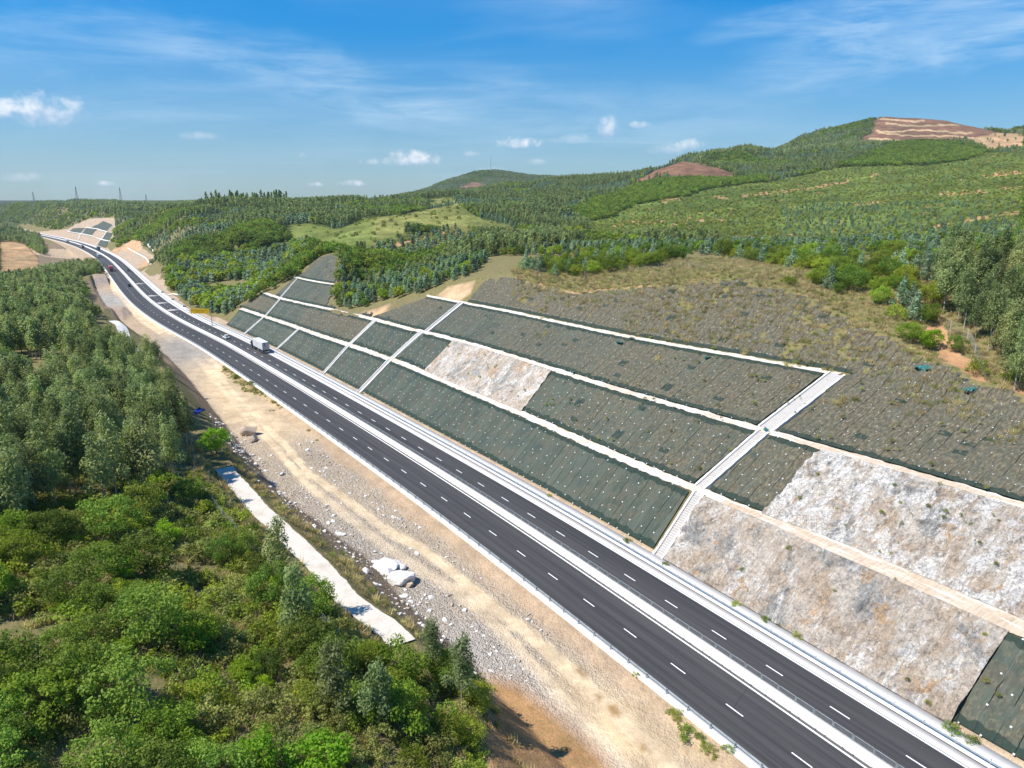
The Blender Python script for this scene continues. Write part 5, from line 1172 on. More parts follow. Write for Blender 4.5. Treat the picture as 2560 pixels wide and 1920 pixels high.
def jgrid(spacing, r0, r1, azmin=-42, azmax=42, jit=.45, seed=1):
    g = np.random.default_rng(seed); xs = np.arange(-r1, r1, spacing); ys = np.arange(-30, r1, spacing); X, Y = np.meshgrid(xs, ys)
    X = X + g.uniform(-jit, jit, X.shape) * spacing; Y = Y + g.uniform(-jit, jit, Y.shape) * spacing; X = X.ravel(); Y = Y.ravel(); r = np.hypot(X, Y); a = np.degrees(np.arctan2(X, Y)); k = (r > r0) & (r < r1) & (a > azmin) & (a < azmax)
    return X[k], Y[k]
def sample(spacing, r0, r1, seed, H=8, free=False, **kw):
    x, y = jgrid(spacing, r0, r1, seed=seed, **kw); s, o = SO(x, y); z, n, c = ground_z(x, y, s, o); ob, _ = prof_R(s); ol, _ = prof_L(s)
    cutm = ((o > 0) & (o < ob[7]) & (n > c - .35)) | ((o < 0) & (o > ol[3]) & (n > c - .2)) | ((o > ol[0]) & (o < ob[0] + 3))
    sx_ = 104.0
    cutm &= ~((o < 0) & (s < sx_) & (o < ol[0] - 1.0))
    cutm |= (o < 0) & (o > ol[2] - 1.6) & (s < 420) & (s > sx_)
    cutm &= ~((s > SREF + 265) & (o > 24))
    if free: cutm = o > -12.5
    px, py = proj(x, y, z); vis = visible(x, y, z + H) & (px > -260) & (px < 2820) & (py < 2500)
    k = ~cutm & vis; return x[k], y[k], z[k], px[k], py[k], o[k], s[k]
g2 = np.random.default_rng(11)

# ---- near woods on the left hill
PLANT = [(-300, 800), (200, 800), (262, 808), (345, 868), (400, 905), (470, 935), (540, 985), (566, 1058), (515, 1100), (470, 1120), (440, 1190), (410, 1240), (330, 1262), (200, 1315), (60, 1335), (-300, 1400)]
GAP = [[(0, 905), (120, 900), (235, 935), (225, 985), (120, 1010), (0, 985)], [(215, 800), (335, 805), (400, 880), (412, 912), (370, 935), (300, 905), (240, 870), (208, 835)]]
def near_left():
    x, y, z, px, py, o, s = sample(3.15, 18, 480, 21, 11, azmax=5, jit=.46)
    k = inpoly(px, py, PLANT) & ~np.any([inpoly(px, py, q) for q in GAP], axis=0) & (g2.random(len(x)) < .90) & (vnoise(x / 11, y / 11, 79) > .16)
    x, y, z, px, py = (a[k] for a in (x, y, z, px, py)); d = np.hypot(x, y); i = np.argsort(d); return [a[i] for a in (x, y, z, px, py, d)]
FORL = [(-300, 735), (0, 715), (90, 700), (130, 686), (180, 674), (240, 668), (262, 690), (215, 697), (198, 712), (215, 730), (212, 775), (262, 806), (300, 850), (-300, 850)]
FORF = [(-300, 608), (0, 604), (60, 610), (92, 632), (112, 640), (112, 616), (92, 594), (60, 588), (-300, 580)]
def far_left():
    x, y, z, px, py, o, s = sample(3.4, 330, 1600, 22, 10, free=True, azmax=-15); k = (inpoly(px, py, FORL) | inpoly(px, py, FORF)) & ~np.any([inpoly(px, py, q) for q in GAP[:1]], axis=0); return [a[k] for a in (x, y, z)]
def inst(protos, x, y, z, name, label, cat, group, sc, kids=('crown', 'trunk')):
    cm, tm = protos[int(g2.integers(len(protos)))]; root = empty(name, (x, y, z - .15), g2.uniform(0, 6.28)); root.scale = (sc * g2.uniform(.88, 1.15), sc * g2.uniform(.88, 1.15), sc)
    link(kids[0], cm, root); link(kids[1], tm, root); return tag(root, label, cat, group)
EUC0 = [proto('euc', 300 + i, 2300, .215, 11) for i in range(8)]
ex, ey, ez, epx, epy, ed = near_left()
NI = 300
for i in range(min(NI, len(ex))):
    inst(EUC0, ex[i], ey[i], ez[i], 'eucalyptus_tree', 'slender grey green eucalyptus with pale trunk at the near side of the left plantation', 'tree', 'eucalyptus trees of the nearer left plantation', float(g2.uniform(.78, 1.12)))
E1L = [proto_joined('euc', 320 + i, 900, .33, 11) for i in range(4)] + [proto_joined('aca', 330, 900, .3, 9)]
m = ed[NI:] < 300; E2L = [proto_joined('euc', 340 + i, 380, .52, 11) for i in range(4)] + [proto_joined('aca', 350, 400, .5, 9)]
for nm, msk, L_ in (('plantation', m, E1L), ('far_plantation', ~m, E2L)):
    X, Y, Z = ex[NI:][msk], ey[NI:][msk], ez[NI:][msk]; n_ = len(X); sp = np.where(g2.random(n_) < .10, 4, g2.integers(0, 4, n_))
    scatter_gn(nm, L_, np.c_[X, Y, Z - .2], g2.uniform(0, 6.28, n_), g2.uniform(.55, 1.05, n_), sp, 'dense eucalyptus plantation covering the left hill' if nm == 'plantation' else 'farther eucalyptus plantation along the left side of the highway', 'woodland')
fx, fy, fz = far_left(); n_ = len(fx); sp = np.where(g2.random(n_) < .15, 4, g2.integers(0, 4, n_)); print('farleft', n_)
scatter_gn('roadside_wood', E2L, np.c_[fx, fy, fz - .2], g2.uniform(0, 6.28, n_), g2.uniform(.55, .95, n_), sp, 'woods left of the dirt track and in front of the far end of the highway', 'woodland')
# broadleaf trees and shrubs, bottom left
BRO0 = [proto('bro', 400 + i, 4200, .150, 7) for i in range(6)]; ACA0 = [proto('aca', 410 + i, 4200, .14, 7) for i in range(4)]; LIM0 = [proto('lime', 420 + i, 2600, .15, 5) for i in range(2)]
SHR0 = [proto('shr', 430 + i, 800, .10, 2.2) for i in range(5)]; BSH0 = [proto('bsh', 440 + i, 850, .10, 2.4) for i in range(4)]
CLEARP = [[(1205, 1740), (1400, 1740), (1400, 2400), (1180, 2400)], [(-60, 1540), (60, 1545), (130, 1570), (150, 1640), (70, 1710), (-60, 1680)], [(310, 1690), (450, 1650), (440, 1790), (330, 1790)], [(1235, 1690), (1330, 1690), (1560, 1960), (1200, 1960), (1190, 1850)], [(560, 1080), (640, 1240), (800, 1420), (1020, 1600), (940, 1600), (780, 1500), (620, 1380), (520, 1240), (480, 1120)], [(330, 1640), (420, 1620), (440, 1660), (350, 1680)], [(640, 1560), (720, 1560), (700, 1610), (640, 1600)]]
s_strip = so_px(1035, 1600, 8)[0]
def bl():
    x, y, z, px, py, o, s = sample(3.9, 12, 130, 31, 6, azmax=6, jit=.48)
    k = (py > 1225) & ~inpoly(px, py, PLANT) & ~np.any([inpoly(px, py, q) for q in CLEARP], axis=0) & (px < 1300) & (vnoise(x / 8, y / 8, 77) > .44) & ((s < s_strip) | (o < prof_L(s)[0][2] - 6.5))
    return [a[k] for a in (x, y, z, px, py)]
bx, by, bz, bqx, bqy = bl()
for i in range(len(bx)):
    t = vnoise(bx[i] / 14, by[i] / 14, 91) + g2.normal() * .12; sc = float(g2.uniform(.38, .92)) * (.6 if bqx[i] > 1040 else 1)
    if t < .50: inst(BRO0, bx[i], by[i], bz[i], 'broadleaf_tree', 'bright green broadleaf tree in the thicket at the bottom left', 'tree', 'bright broadleaf trees of the bottom left thicket', sc)
    elif t < .84: inst(ACA0, bx[i], by[i], bz[i], 'broadleaf_tree', 'dark green rounded tree in the thicket at the bottom left', 'tree', 'dark broadleaf trees of the bottom left thicket', sc)
    else: inst(LIM0, bx[i], by[i], bz[i], 'broadleaf_tree', 'yellow green leafy tree standing out of the bottom left thicket', 'tree', 'yellow green trees of the bottom left thicket', sc * .9)
def one(protos, px, py, z, name, label, cat, sc, group=None):
    p = at_z(px, py, z)
    for _ in range(12):
        zz, _n2, _c2 = ground_z(p[:1], p[1:2]); p = at_z(px, py, float(zz[0])) * .5 + p * .5
    zz, _n2, _c2 = ground_z(p[:1], p[1:2]); return inst(protos, p[0], p[1], float(zz[0]), name, label, cat, group, sc)
one(LIM0, 541, 1132, 7, 'broadleaf_tree', 'round lime green tree alone on the bank beside the dirt track', 'tree', 1.15)
one(EUC0, 843, 1800, 12, 'eucalyptus_tree', 'drooping pale eucalyptus in the bottom thicket, left one of the weeping pair', 'tree', .72)
one(EUC0, 950, 1835, 12, 'eucalyptus_tree', 'drooping pale eucalyptus in the bottom thicket, right one of the weeping pair', 'tree', .66)
one(EUC0, 1155, 1770, 9, 'eucalyptus_tree', 'tall thin eucalyptus with bent white trunk at the rubble edge, bottom centre', 'tree', .72)
one(EUC0, 1085, 1700, 10, 'eucalyptus_tree', 'eucalyptus standing at the lower end of the white berm strip', 'tree', .65)
one(EUC0, 705, 1480, 12, 'eucalyptus_tree', 'leafy tree with thin trunk overhanging the wire fence above the white berm strip', 'tree', .85)
one(EUC0, 748, 1610, 12, 'eucalyptus_tree', 'small grey eucalyptus with curved white trunk in the thicket below the white berm strip', 'tree', .8)
for q, (px, py, sc) in enumerate(((370, 905, .8), (395, 935, .9), (470, 1120, .9), (435, 1200, .95))): one(EUC0, px, py, 10, 'eucalyptus_tree', ('lone eucalyptus left of the grey gravel patch, the farther of two', 'lone eucalyptus beside the grey gravel patch, the nearer of two', 'eucalyptus at the plantation corner beside the wire fence', 'bare trunked eucalyptus at the lower plantation corner')[q], 'tree', sc)
def shrubs():
    out = []
    x, y, z, px, py, o, s = sample(1.65, 10, 160, 41, 2, azmax=8, jit=.5); k = ((s < s_strip) | (o < prof_L(s)[0][2] - 3.5) | (g2.random(len(x)) < .12)) & (px < 1330) & (py > 880) & ~np.any([inpoly(px, py, q) for q in CLEARP[:3]], axis=0) & (vnoise(x / 5, y / 5, 78) > .30); out.append([a[k] for a in (x, y, z, px, py)])
    return out[0]
sx, sy, sz, spx, spy = shrubs(); i = np.argsort(np.hypot(sx, sy)); sx, sy, sz = sx[i], sy[i], sz[i]
ns = min(240, len(sx))
for i in range(ns):
    if i % 3: inst(SHR0, sx[i], sy[i], sz[i], 'shrub', 'olive green shrub growing on the dry ground of the near left hill', 'shrub', 'olive shrubs of the near left hill', float(g2.uniform(.45, 1.15)), ('foliage', 'stems'))
    else: inst(BSH0, sx[i], sy[i], sz[i], 'shrub', 'fresh green shrub among the trees of the near left hill', 'shrub', 'fresh green shrubs of the near left hill', float(g2.uniform(.45, 1.15)), ('foliage', 'stems'))
SH1 = [proto_joined('shr', 450 + i, 420, .14, 2.0, False) for i in range(3)] + [proto_joined('bsh', 455 + i, 430, .14, 2.2, False) for i in range(2)]
n_ = len(sx) - ns; scatter_gn('undergrowth', SH1, np.c_[sx[ns:], sy[ns:], sz[ns:] - .1], g2.uniform(0, 6.28, n_), g2.uniform(.45, 1.1, n_), g2.integers(0, 5, n_), 'low undergrowth between the trees of the left hill', 'undergrowth')

# ---- grass
def tuft(seed, n, h, w, mat):
    r = np.random.default_rng(seed); a = r.uniform(0, 6.28, n); d = r.random(n) * w; bx_ = d * np.cos(a); by_ = d * np.sin(a); hh = h * (.5 + .7 * r.random(n)); l = r.normal(size=(n, 2)) * .45 * h; q = r.uniform(0, 6.28, n); ww = .045
    V = np.stack([np.c_[bx_ - ww * np.cos(q), by_ - ww * np.sin(q), 0 * hh], np.c_[bx_ + ww * np.cos(q), by_ + ww * np.sin(q), 0 * hh], np.c_[bx_ + l[:, 0], by_ + l[:, 1], hh]], 1).reshape(-1, 3)
    return mesh_from('tuft', V, np.arange(n * 3).reshape(n, 3), mat, cols={'v': np.repeat(r.random(n), 3)})
TF = [tuft(1, 60, .65, .55, MT['leaf_dry']), tuft(2, 60, .5, .6, MT['leaf_dry']), tuft(3, 50, .5, .5, MT['leaf_shr']), tuft(4, 40, .8, .4, MT['leaf_dry'])]
def grass():
    x, y = jgrid(1.25, 10, 150, -42, 12, seed=51); x2, y2 = jgrid(1.15, 70, 235, 0, 43, seed=52); x = np.r_[x, x2]; y = np.r_[y, y2]
    s, o = SO(x, y); z, n, c = ground_z(x, y, s, o); ol, _ = prof_L(s); ob, _ = prof_R(s); px, py = proj(x, y, z); v = visible(x, y, z + 1) & (px > -100) & (px < 2700)
    left = (o < ol[0] - 5) & ~((o > ol[2] - .4) & (o < ol[1] + .4)) & (vnoise(x / 3, y / 3, 55) > .33)
    right = (o > ob[0]) & (n < c + .6) | ((o > ob[4]) & (z > 21) & (vnoise(x / 4, y / 4, 56) > np.clip(1.12 - (z - 20) / 12 - (px > 1950) * .22, .12, .9))) & (px > 880)
    right &= ~((px > 2200) & (pldist(px, py, [(2340, 830), (2365, 880), (2400, 915), (2440, 960), (2480, 990), (2560, 1000)]) < 22))
    k = v & ((left & (o < 0)) | (right & (o > 0))); return x[k], y[k], z[k]
gx, gy, gz = grass(); n_ = len(gx); print('grass', n_)
scatter_gn('grass', TF, np.c_[gx, gy, gz - .05], g2.uniform(0, 6.28, n_), g2.uniform(.6, 1.5, n_), g2.choice(4, n_, p=[.34, .3, .2, .16]), 'dry straw coloured grass on both hillsides', 'grass')

# ---- right-hand crest: shrubs and the tall stand
def near_right():
    x, y, z, px, py, o, s = sample(3.3, 90, 330, 61, 8, azmin=-14, azmax=44); return x, y, z, px, py
rx, ry, rz, rpx, rpy = near_right()
TALL = [(2330, 690), (2700, 690), (2700, 1010), (2560, 985), (2480, 975), (2430, 905), (2390, 840), (2350, 780)]
WOOD = [(800, 600), (1000, 590), (1200, 600), (1215, 660), (1170, 692), (1100, 712), (1040, 738), (960, 752), (880, 778), (815, 770), (838, 720), (850, 680), (845, 640)]
BAND = [(1180, 600), (1400, 590), (1700, 610), (1900, 620), (2350, 640), (2400, 700), (2360, 790), (2380, 850), (2300, 815), (2200, 770), (2100, 740), (1980, 690), (1850, 672), (1680, 650), (1640, 668), (1480, 690), (1400, 694), (1300, 672), (1200, 668)]
rank = np.argsort(np.hypot(rx, ry)); cnt = 0
YNG0 = [proto('young', 460 + i, 900, .19, 6) for i in range(3)]
rest = []
ROADP = [(1700, 636), (1850, 650), (2090, 690), (2080, 706), (1850, 690), (1720, 670)]
for i in rank:
    P_ = (np.array([rpx[i]]), np.array([rpy[i]])); h_ = g2.random()
    if inpoly(*P_, ROADP)[0]: continue
    if inpoly(*P_, TALL)[0]:
        if h_ < .95: inst(EUC0, rx[i], ry[i], rz[i], 'eucalyptus_tree', 'tall pale trunked eucalyptus of the stand at the right edge', 'tree', 'tall eucalyptus stand at the right edge', float(g2.uniform(.72, 1.12)))
    elif inpoly(*P_, WOOD)[0]:
        if h_ < .9: rest.append((rx[i], ry[i], rz[i], 0 if h_ < .55 else (1 if h_ < .72 else 2), g2.uniform(.6, 1.05)))
    elif inpoly(*P_, BAND)[0] and cnt < 290 and vnoise(rx[i] / 12, ry[i] / 12, 66) > .26:
        cnt += 1; near_ = rpy[i] > 690
        if h_ < .30: inst(BRO0, rx[i], ry[i], rz[i], 'broadleaf_tree', 'leafy green tree on the hilltop above the netted slope', 'tree', 'broadleaf trees on the hilltop above the nets', float(g2.uniform(.40, .8)))
        elif h_ < .48: inst(ACA0, rx[i], ry[i], rz[i], 'broadleaf_tree', 'dark green tree on the hilltop above the netted slope', 'tree', 'dark trees on the hilltop above the nets', float(g2.uniform(.4, .85)))
        elif h_ < .80: inst(BSH0, rx[i], ry[i], rz[i], 'shrub', 'rounded green shrub on the hilltop above the netted slope', 'shrub', 'shrubs on the hilltop above the nets', float(g2.uniform(.7, 1.5)), ('foliage', 'stems'))
        else: inst(YNG0, rx[i], ry[i], rz[i], 'young_eucalyptus', 'blue green young eucalyptus on the hilltop above the nets', 'tree', 'young eucalyptus on the hilltop above the nets', float(g2.uniform(.6, 1.05)))
    elif rpy[i] < 640 and h_ < .6: rest.append((rx[i], ry[i], rz[i], 0 if h_ < .3 else (1 if h_ < .45 else 2), g2.uniform(.5, 1.)))
Y1 = [proto_joined('young', 470, 600, .28, 6), proto_joined('aca', 471, 800, .27, 5.5), proto_joined('bro', 472, 800, .26, 4.5), proto_joined('euc', 473, 500, .35, 8)]
rest = np.array(rest); n_ = len(rest); scatter_gn('young_wood', Y1, rest[:, :3] - [0, 0, .1], g2.uniform(0, 6.28, n_), rest[:, 4], rest[:, 3].astype(int), 'blue green young plantation on the saddle between the two netted slopes', 'woodland')

for q, (px, py, pr_, sc, lb) in enumerate(((2335, 800, LIM0, .85, 'yellow green bush at the foot of the tall right stand, nearest the orange bank'), (2285, 772, BRO0, .6, 'rounded green bush left of the yellow green one below the right stand'), (2200, 760, BRO0, .62, 'round green bush on the straw grass, lowest one left of the right stand'), (2240, 790, BSH0, 1.3, 'low bright bush among the round bushes below the right stand'), (2390, 880, ACA0, .5, 'dark bush hanging over the orange bank'), (2440, 935, BSH0, 1.2, 'green scrub at the lower end of the orange bank'), (2530, 955, BSH0, 1.2, 'green scrub at the right edge below the tall stand'), (1810, 645, BRO0, .95, 'large loose green tree beside the bare hilltop lane'), (1925, 660, ACA0, .5, 'small dark conical tree on the hilltop near the lane'), (1620, 640, BRO0, .8, 'broad green tree on the hilltop left of the bare lane'), (2040, 712, BRO0, .55, 'green bush pair on the crest right of the lane end'), (2090, 700, ACA0, .75, 'dark green tree on the crest right of the lane end'), (1970, 715, BSH0, 1.3, 'fresh green bush on the crest just below the lane end'))):
    one(pr_, px, py, 37, 'shrub' if pr_ is BSH0 else 'broadleaf_tree', lb, 'shrub' if pr_ is BSH0 else 'tree', sc)
# ---- the distance
LODS = {}
for b_, (nq, sz_) in enumerate(((330, .62), (130, 1.0), (60, 1.6))):
    LODS[b_] = [proto_joined('euc', 500 + b_ * 20 + i, nq, sz_ * .95, 11, b_ == 0) for i in range(2)] + [proto_joined('aca', 505 + b_ * 20 + i, nq, sz_, 9, False) for i in range(2)] + [proto_joined('young', 510 + b_ * 20, int(nq * .7), sz_ * .8, 6, False), proto_joined('shr', 512 + b_ * 20, int(nq * .5), sz_ * .45, 2.2, False), proto_joined('bro', 514 + b_ * 20, nq, sz_, 7, False), proto_joined('pine', 516 + b_ * 20, nq, sz_ * .9, 15, b_ == 0)]
LEFTSIDE = [(-300, 584), (90, 586), (180, 640), (250, 664), (262, 690), (340, 770), (240, 800), (100, 690), (-300, 700)]
def distant(spacing, r0, r1, seed, lod, name, label, hs=1.0):
    x, y, z, px, py, o, s = sample(spacing, r0, r1, seed, 12, azmin=-40, azmax=40); u = landuse(px, py, x, y); n_ = len(x); q = g2.random(n_); BARE_ = [[(90, 580), (170, 572), (185, 563), (225, 546), (286, 544), (290, 560), (286, 600), (262, 612), (285, 636), (300, 650), (280, 648), (200, 612), (120, 594)], [(275, 632), (330, 600), (350, 603), (355, 618), (392, 645), (372, 668), (345, 690), (335, 690), (290, 650)], [(375, 690), (400, 685), (435, 690), (425, 712), (405, 735), (390, 720)]]; inb = np.any([inpoly(px, py, q_) for q_ in BARE_], axis=0) & (o > 0); keep = np.ones(n_, bool); idx = np.zeros(n_, int); sc = np.ones(n_)
    spn = fbm(x / 130, y / 130, 201, 3); sp2 = fbm(x / 45, y / 45, 202, 3)
    idx = np.where(spn > .07, g2.integers(0, 2, n_), np.where(spn > -.05, 4, np.where(spn > -.13, g2.integers(0, 2, n_), g2.integers(2, 4, n_)))); idx = np.where((sp2 > .12) & (q < .6), 6, idx); sc = g2.uniform(.5, .82, n_) * (1 + .7 * fbm(x / 70, y / 70, 203, 2))
    low = sstep(.10, .24, fbm(x / 60, y / 60, 204, 3)); sc *= (1 - .5 * low)
    f = u['field']; keep &= ~(f & (q > np.where((py > 500) | (px > 2350), .66, .60))); idx = np.where(f, np.where(g2.random(n_) < np.where((px > 1950) & (py > 505), .5, .07) * (.4 + 2 * np.clip(sp2 + .3, 0, 1)), 4, np.where(g2.random(n_) < .18, 6, 5)), idx); sc = np.where(f, g2.uniform(.35, .8, n_) * np.where(idx == 5, 1.15, np.where(idx == 6, .38, .62)), sc)
    gq = u['grass']; keep &= ~(gq & (q > .05)); idx = np.where(gq, 5, idx); sc = np.where(gq, g2.uniform(.5, 1.4, n_), sc)
    bq = u['bushes']; keep &= ~(bq & (q > .55)); idx = np.where(bq, np.where(q < .2, 4, 5), idx); sc = np.where(bq, g2.uniform(.5, .9, n_), sc)
    keep &= ~u['clear'] & ~inb & ~(u['tan'] & (q > .02)); dk = u['dark'] & ~gq; idx = np.where(dk, g2.integers(2, 4, n_), idx); sc = np.where(dk, g2.uniform(.38, .58, n_), sc)
    # valley with blue young trees beside the road
    val = inpoly(px, py, [(400, 720), (450, 660), (640, 640), (760, 600), (770, 640), (700, 700), (590, 770), (545, 815), (470, 770)]); idx = np.where(val & ~gq, np.where(q < .8, 4, 6), idx); sc = np.where(val & ~gq, g2.uniform(.8, 1.2, n_), sc)
    # clumps of taller trees on the nearer ridge line
    tr = (py < 515) & (px < 720) & (g2.random(n_) < .05) & (r0 > 500) & (r1 < 1700); idx = np.where(tr, 7, idx); sc = np.where(tr, g2.uniform(.7, 1.15, n_), sc)
    bad = np.any([inpoly(px, py, q_) for q_ in GAP], axis=0) | ((o < 0) & (o > -75) & (s < 900)) | ((o < 0) & inpoly(px, py, [(90, 588), (250, 640), (262, 690), (190, 700), (60, 690), (0, 690), (0, 596)]))
    bad |= (x < 0) & inpoly(px, py, PLANT)
    thin = fbm(x / 20, y / 20, 205, 3) > .22; keep &= ~bad & ~(thin & (q > .35)) & ~((px > 1180) & (np.hypot(x, y) < 330))
    if r0 > 1500: sc *= hs
    x, y, z, idx, sc = (a[keep] for a in (x, y, z, idx, sc)); n_ = len(x); print(name, n_)
    scatter_gn(name, LODS[lod], np.c_[x, y, z - .3], g2.uniform(0, 6.28, n_), sc, idx, label, 'woodland')
distant(3.6, 300, 640, 71, 0, 'middle_woodland', 'mixed green woods and scrub filling the valley behind the netted slope')
distant(4.1, 640, 1250, 72, 1, 'hill_woodland', 'tree covered hills and plantations beyond the valley')
distant(6.0, 1250, 2350, 73, 2, 'far_woodland', 'wooded ridges along the skyline')
distant(9.5, 2350, 3600, 74, 2, 'farthest_woodland', 'bluish woods on the far hill with the mast', .85)

# ================================================================== LEFT BERM STRIP, FAR CUT DETAILS
def strip_px(name, pts, w, z=None, mat='berm', lift=.12, th=.25, label=None, cat=None, kind='structure', rag=.1):
    """a strip laid on the ground along photo points; z=None: on the cut surface"""
    c = [rcut(px, py, 0, 300) if z is None else at_z(px, py, z) for px, py in pts]; c = np.array(c); L_ = np.r_[0, np.cumsum(np.linalg.norm(np.diff(c[:, :2], axis=0), axis=1))]
    n = max(3, int(L_[-1] / 1.0)); t = np.linspace(0, L_[-1], n); q = np.stack([np.interp(t, L_, c[:, k]) for k in range(3)], 1); d = np.gradient(q[:, :2], axis=0); d /= np.linalg.norm(d, axis=1)[:, None] + 1e-9; nn = np.c_[-d[:, 1], d[:, 0]]
    V = []
    ww = np.interp(t, np.linspace(0, L_[-1], len(w)), w) if hasattr(w, '__len__') else np.full(n, w)
    for a in (-.5, -.17, .17, .5):
        off_ = ww * a + (rag * 2 * fbm(t / 1.5, t * 0 + a * 9, 300, 3) if abs(a) > .4 else 0); x = q[:, 0] + nn[:, 0] * off_; y = q[:, 1] + nn[:, 1] * off_; s, o = SO(x, y); zz, n2, c2 = ground_z(x, y, s, o); V.append(np.c_[x, y, zz + lift])
    V = np.stack(V, 1); me = mesh_from(name, V.reshape(-1, 3), grid_faces(n, 4), MT[mat], True); o_ = link(name, me); return tag(o_, label, cat, kind=kind)
s0_, s1_ = so_px(1035, 1600, 8)[0], so_px(556, 1172, 8)[0]
def _pl(i, d): return lambda s: prof_L(s)[0][i] + d
def zl(S, O): p = P(S, O); z, n, c = ground_z(p[..., 0].ravel(), p[..., 1].ravel(), S.ravel(), O.ravel()); return z.reshape(S.shape) + .16
ribbon('berm_path', _pl(2, .15), _pl(1, -.15), zl, MT['chalk'], s0_, s1_, ncol=4, rag=.28)
strip_px('berm_path', [(283, 803), (302, 812), (312, 830), (330, 848), (345, 862), (358, 875)], [3.5, 4, 3, 2.5, 2.5], 8, 'concrete', .3)
def far_panel(cs, label, dry=(.05, .05)):
    so = []
    for px, py in cs:
        p = rcut(px, py, 0, 300); s, o = SO(p[0], p[1]); so.append((float(s[0]), float(o[0])))
    n = 14; u = np.linspace(0, 1, n); U, Vv = np.meshgrid(u, u); f = lambda k: so[0][k] * (1 - U) * (1 - Vv) + so[1][k] * U * (1 - Vv) + so[2][k] * U * Vv + so[3][k] * (1 - U) * Vv
    S, O = f(0), f(1); p = P(S, O); p[..., 2] = cut_z(S.ravel(), O.ravel()).reshape(S.shape) + .35
    me = mesh_from('slope_netting', p.reshape(-1, 3), grid_faces(n, n), NET, True, uv=np.c_[S.ravel(), O.ravel() * 1.3], cols={'dry': np.full(n * n, .1), 'edge': np.full(n * n, 5.)}); return tag(link('slope_netting', me), label, 'netting')
for cs, lab in (([(174, 579), (201, 584), (216, 570), (181, 572)], 'leftmost green netting panel on the far cut near the end of the road'), ([(205, 585), (228, 590), (243, 573), (218, 570)], 'second green netting panel on the far cut, right of the leftmost one'),
                ([(228, 569), (266, 579), (284, 564), (258, 553)], 'topmost green netting panel of the far cut under the trees'), ([(253, 599), (270, 602), (283, 584), (268, 581)], 'narrow green netting panel at the right end of the far cut, upper one'),
                ([(244, 614), (264, 620), (271, 604), (252, 600)], 'green netting panel at the right end of the far cut beside the road')): far_panel(cs, lab)
for pts in ([(168, 579), (201, 584.5), (228, 590), (252, 599), (276, 604)], [(196, 599), (203, 584), (216, 570)], [(214, 569), (243, 573), (268, 580)], [(239, 613), (252, 599), (268, 580), (284, 562)]): strip_px('drain', pts, 1.3, None, 'concrete', .5)
for pts in ([(362, 602), (372, 615), (385, 631)], [(318, 620), (350, 638), (379, 655)]): strip_px('drain', pts, 1.2, None, 'berm', .4)
strip_px('drain', [(411, 738), (430, 739), (448, 742)], 2.0, 0.0, 'berm', .3)

# ================================================================== VEHICLES  (built heading +y, origin on the road under the middle)
def wheels(mb_, xs, ys, r, w): 
    for y in ys:
        for x in xs: mb_.wheel((x, y, r), r, w)
def vehicle(name, label, cat, px, py, o_lane=None, away=True, z=0.0):
    p = at_z(px, py, z); s, o = SO(p[0], p[1]); s, o = float(s[0]), float(o[0]); o = o if o_lane is None else o_lane
    root = empty(name); M = frame_at(s, o, .05)
    if not away: M = M @ Matrix.Rotation(pi, 4, 'Z')
    root.matrix_world = M; return tag(root, label, cat)
def cab(root, mat, y, w=2.45, h=2.9, l=2.2):
    b = MB(); b.prism([(y - l / 2, .55), (y + l / 2, .55), (y + l / 2 + .05, 1.5), (y + l / 2 - .22, h - .15), (y + l / 2 - .5, h), (y - l / 2, h)], -w / 2, w / 2); c = b.build('cab', MT[mat], root, bevel=.05)
    g = MB().prism([(y + l / 2 + .07, 1.58), (y + l / 2 - .165, h - .3), (y + l / 2 - .20, h - .3), (y + l / 2 + .03, 1.58)], -w / 2 + .12, w / 2 - .12)
    for sx_ in (-1, 1): g.box((sx_ * (w / 2 + .005), y + .15, 2.05), (.02, l * .5, .75))
    g.build('window', MT['glass'], c); b = MB()
    for sx_ in (-1, 1): b.box((sx_ * (w / 2 + .18), y + l / 2 - .15, 2.1), (.16, .10, .65))
    b.build('mirror', MT['dark_paint'], c); MB().box((0, y + l / 2 + .06, .75), (w - .1, .14, .5)).build('bumper', MT['grey_paint'], c, bevel=.03)
    for sx_ in (-1, 1): MB().box((sx_ * (w / 2 - .3), y + l / 2 + .14, .85), (.36, .06, .2)).build('headlight', MT['chrome'], root)
    return c
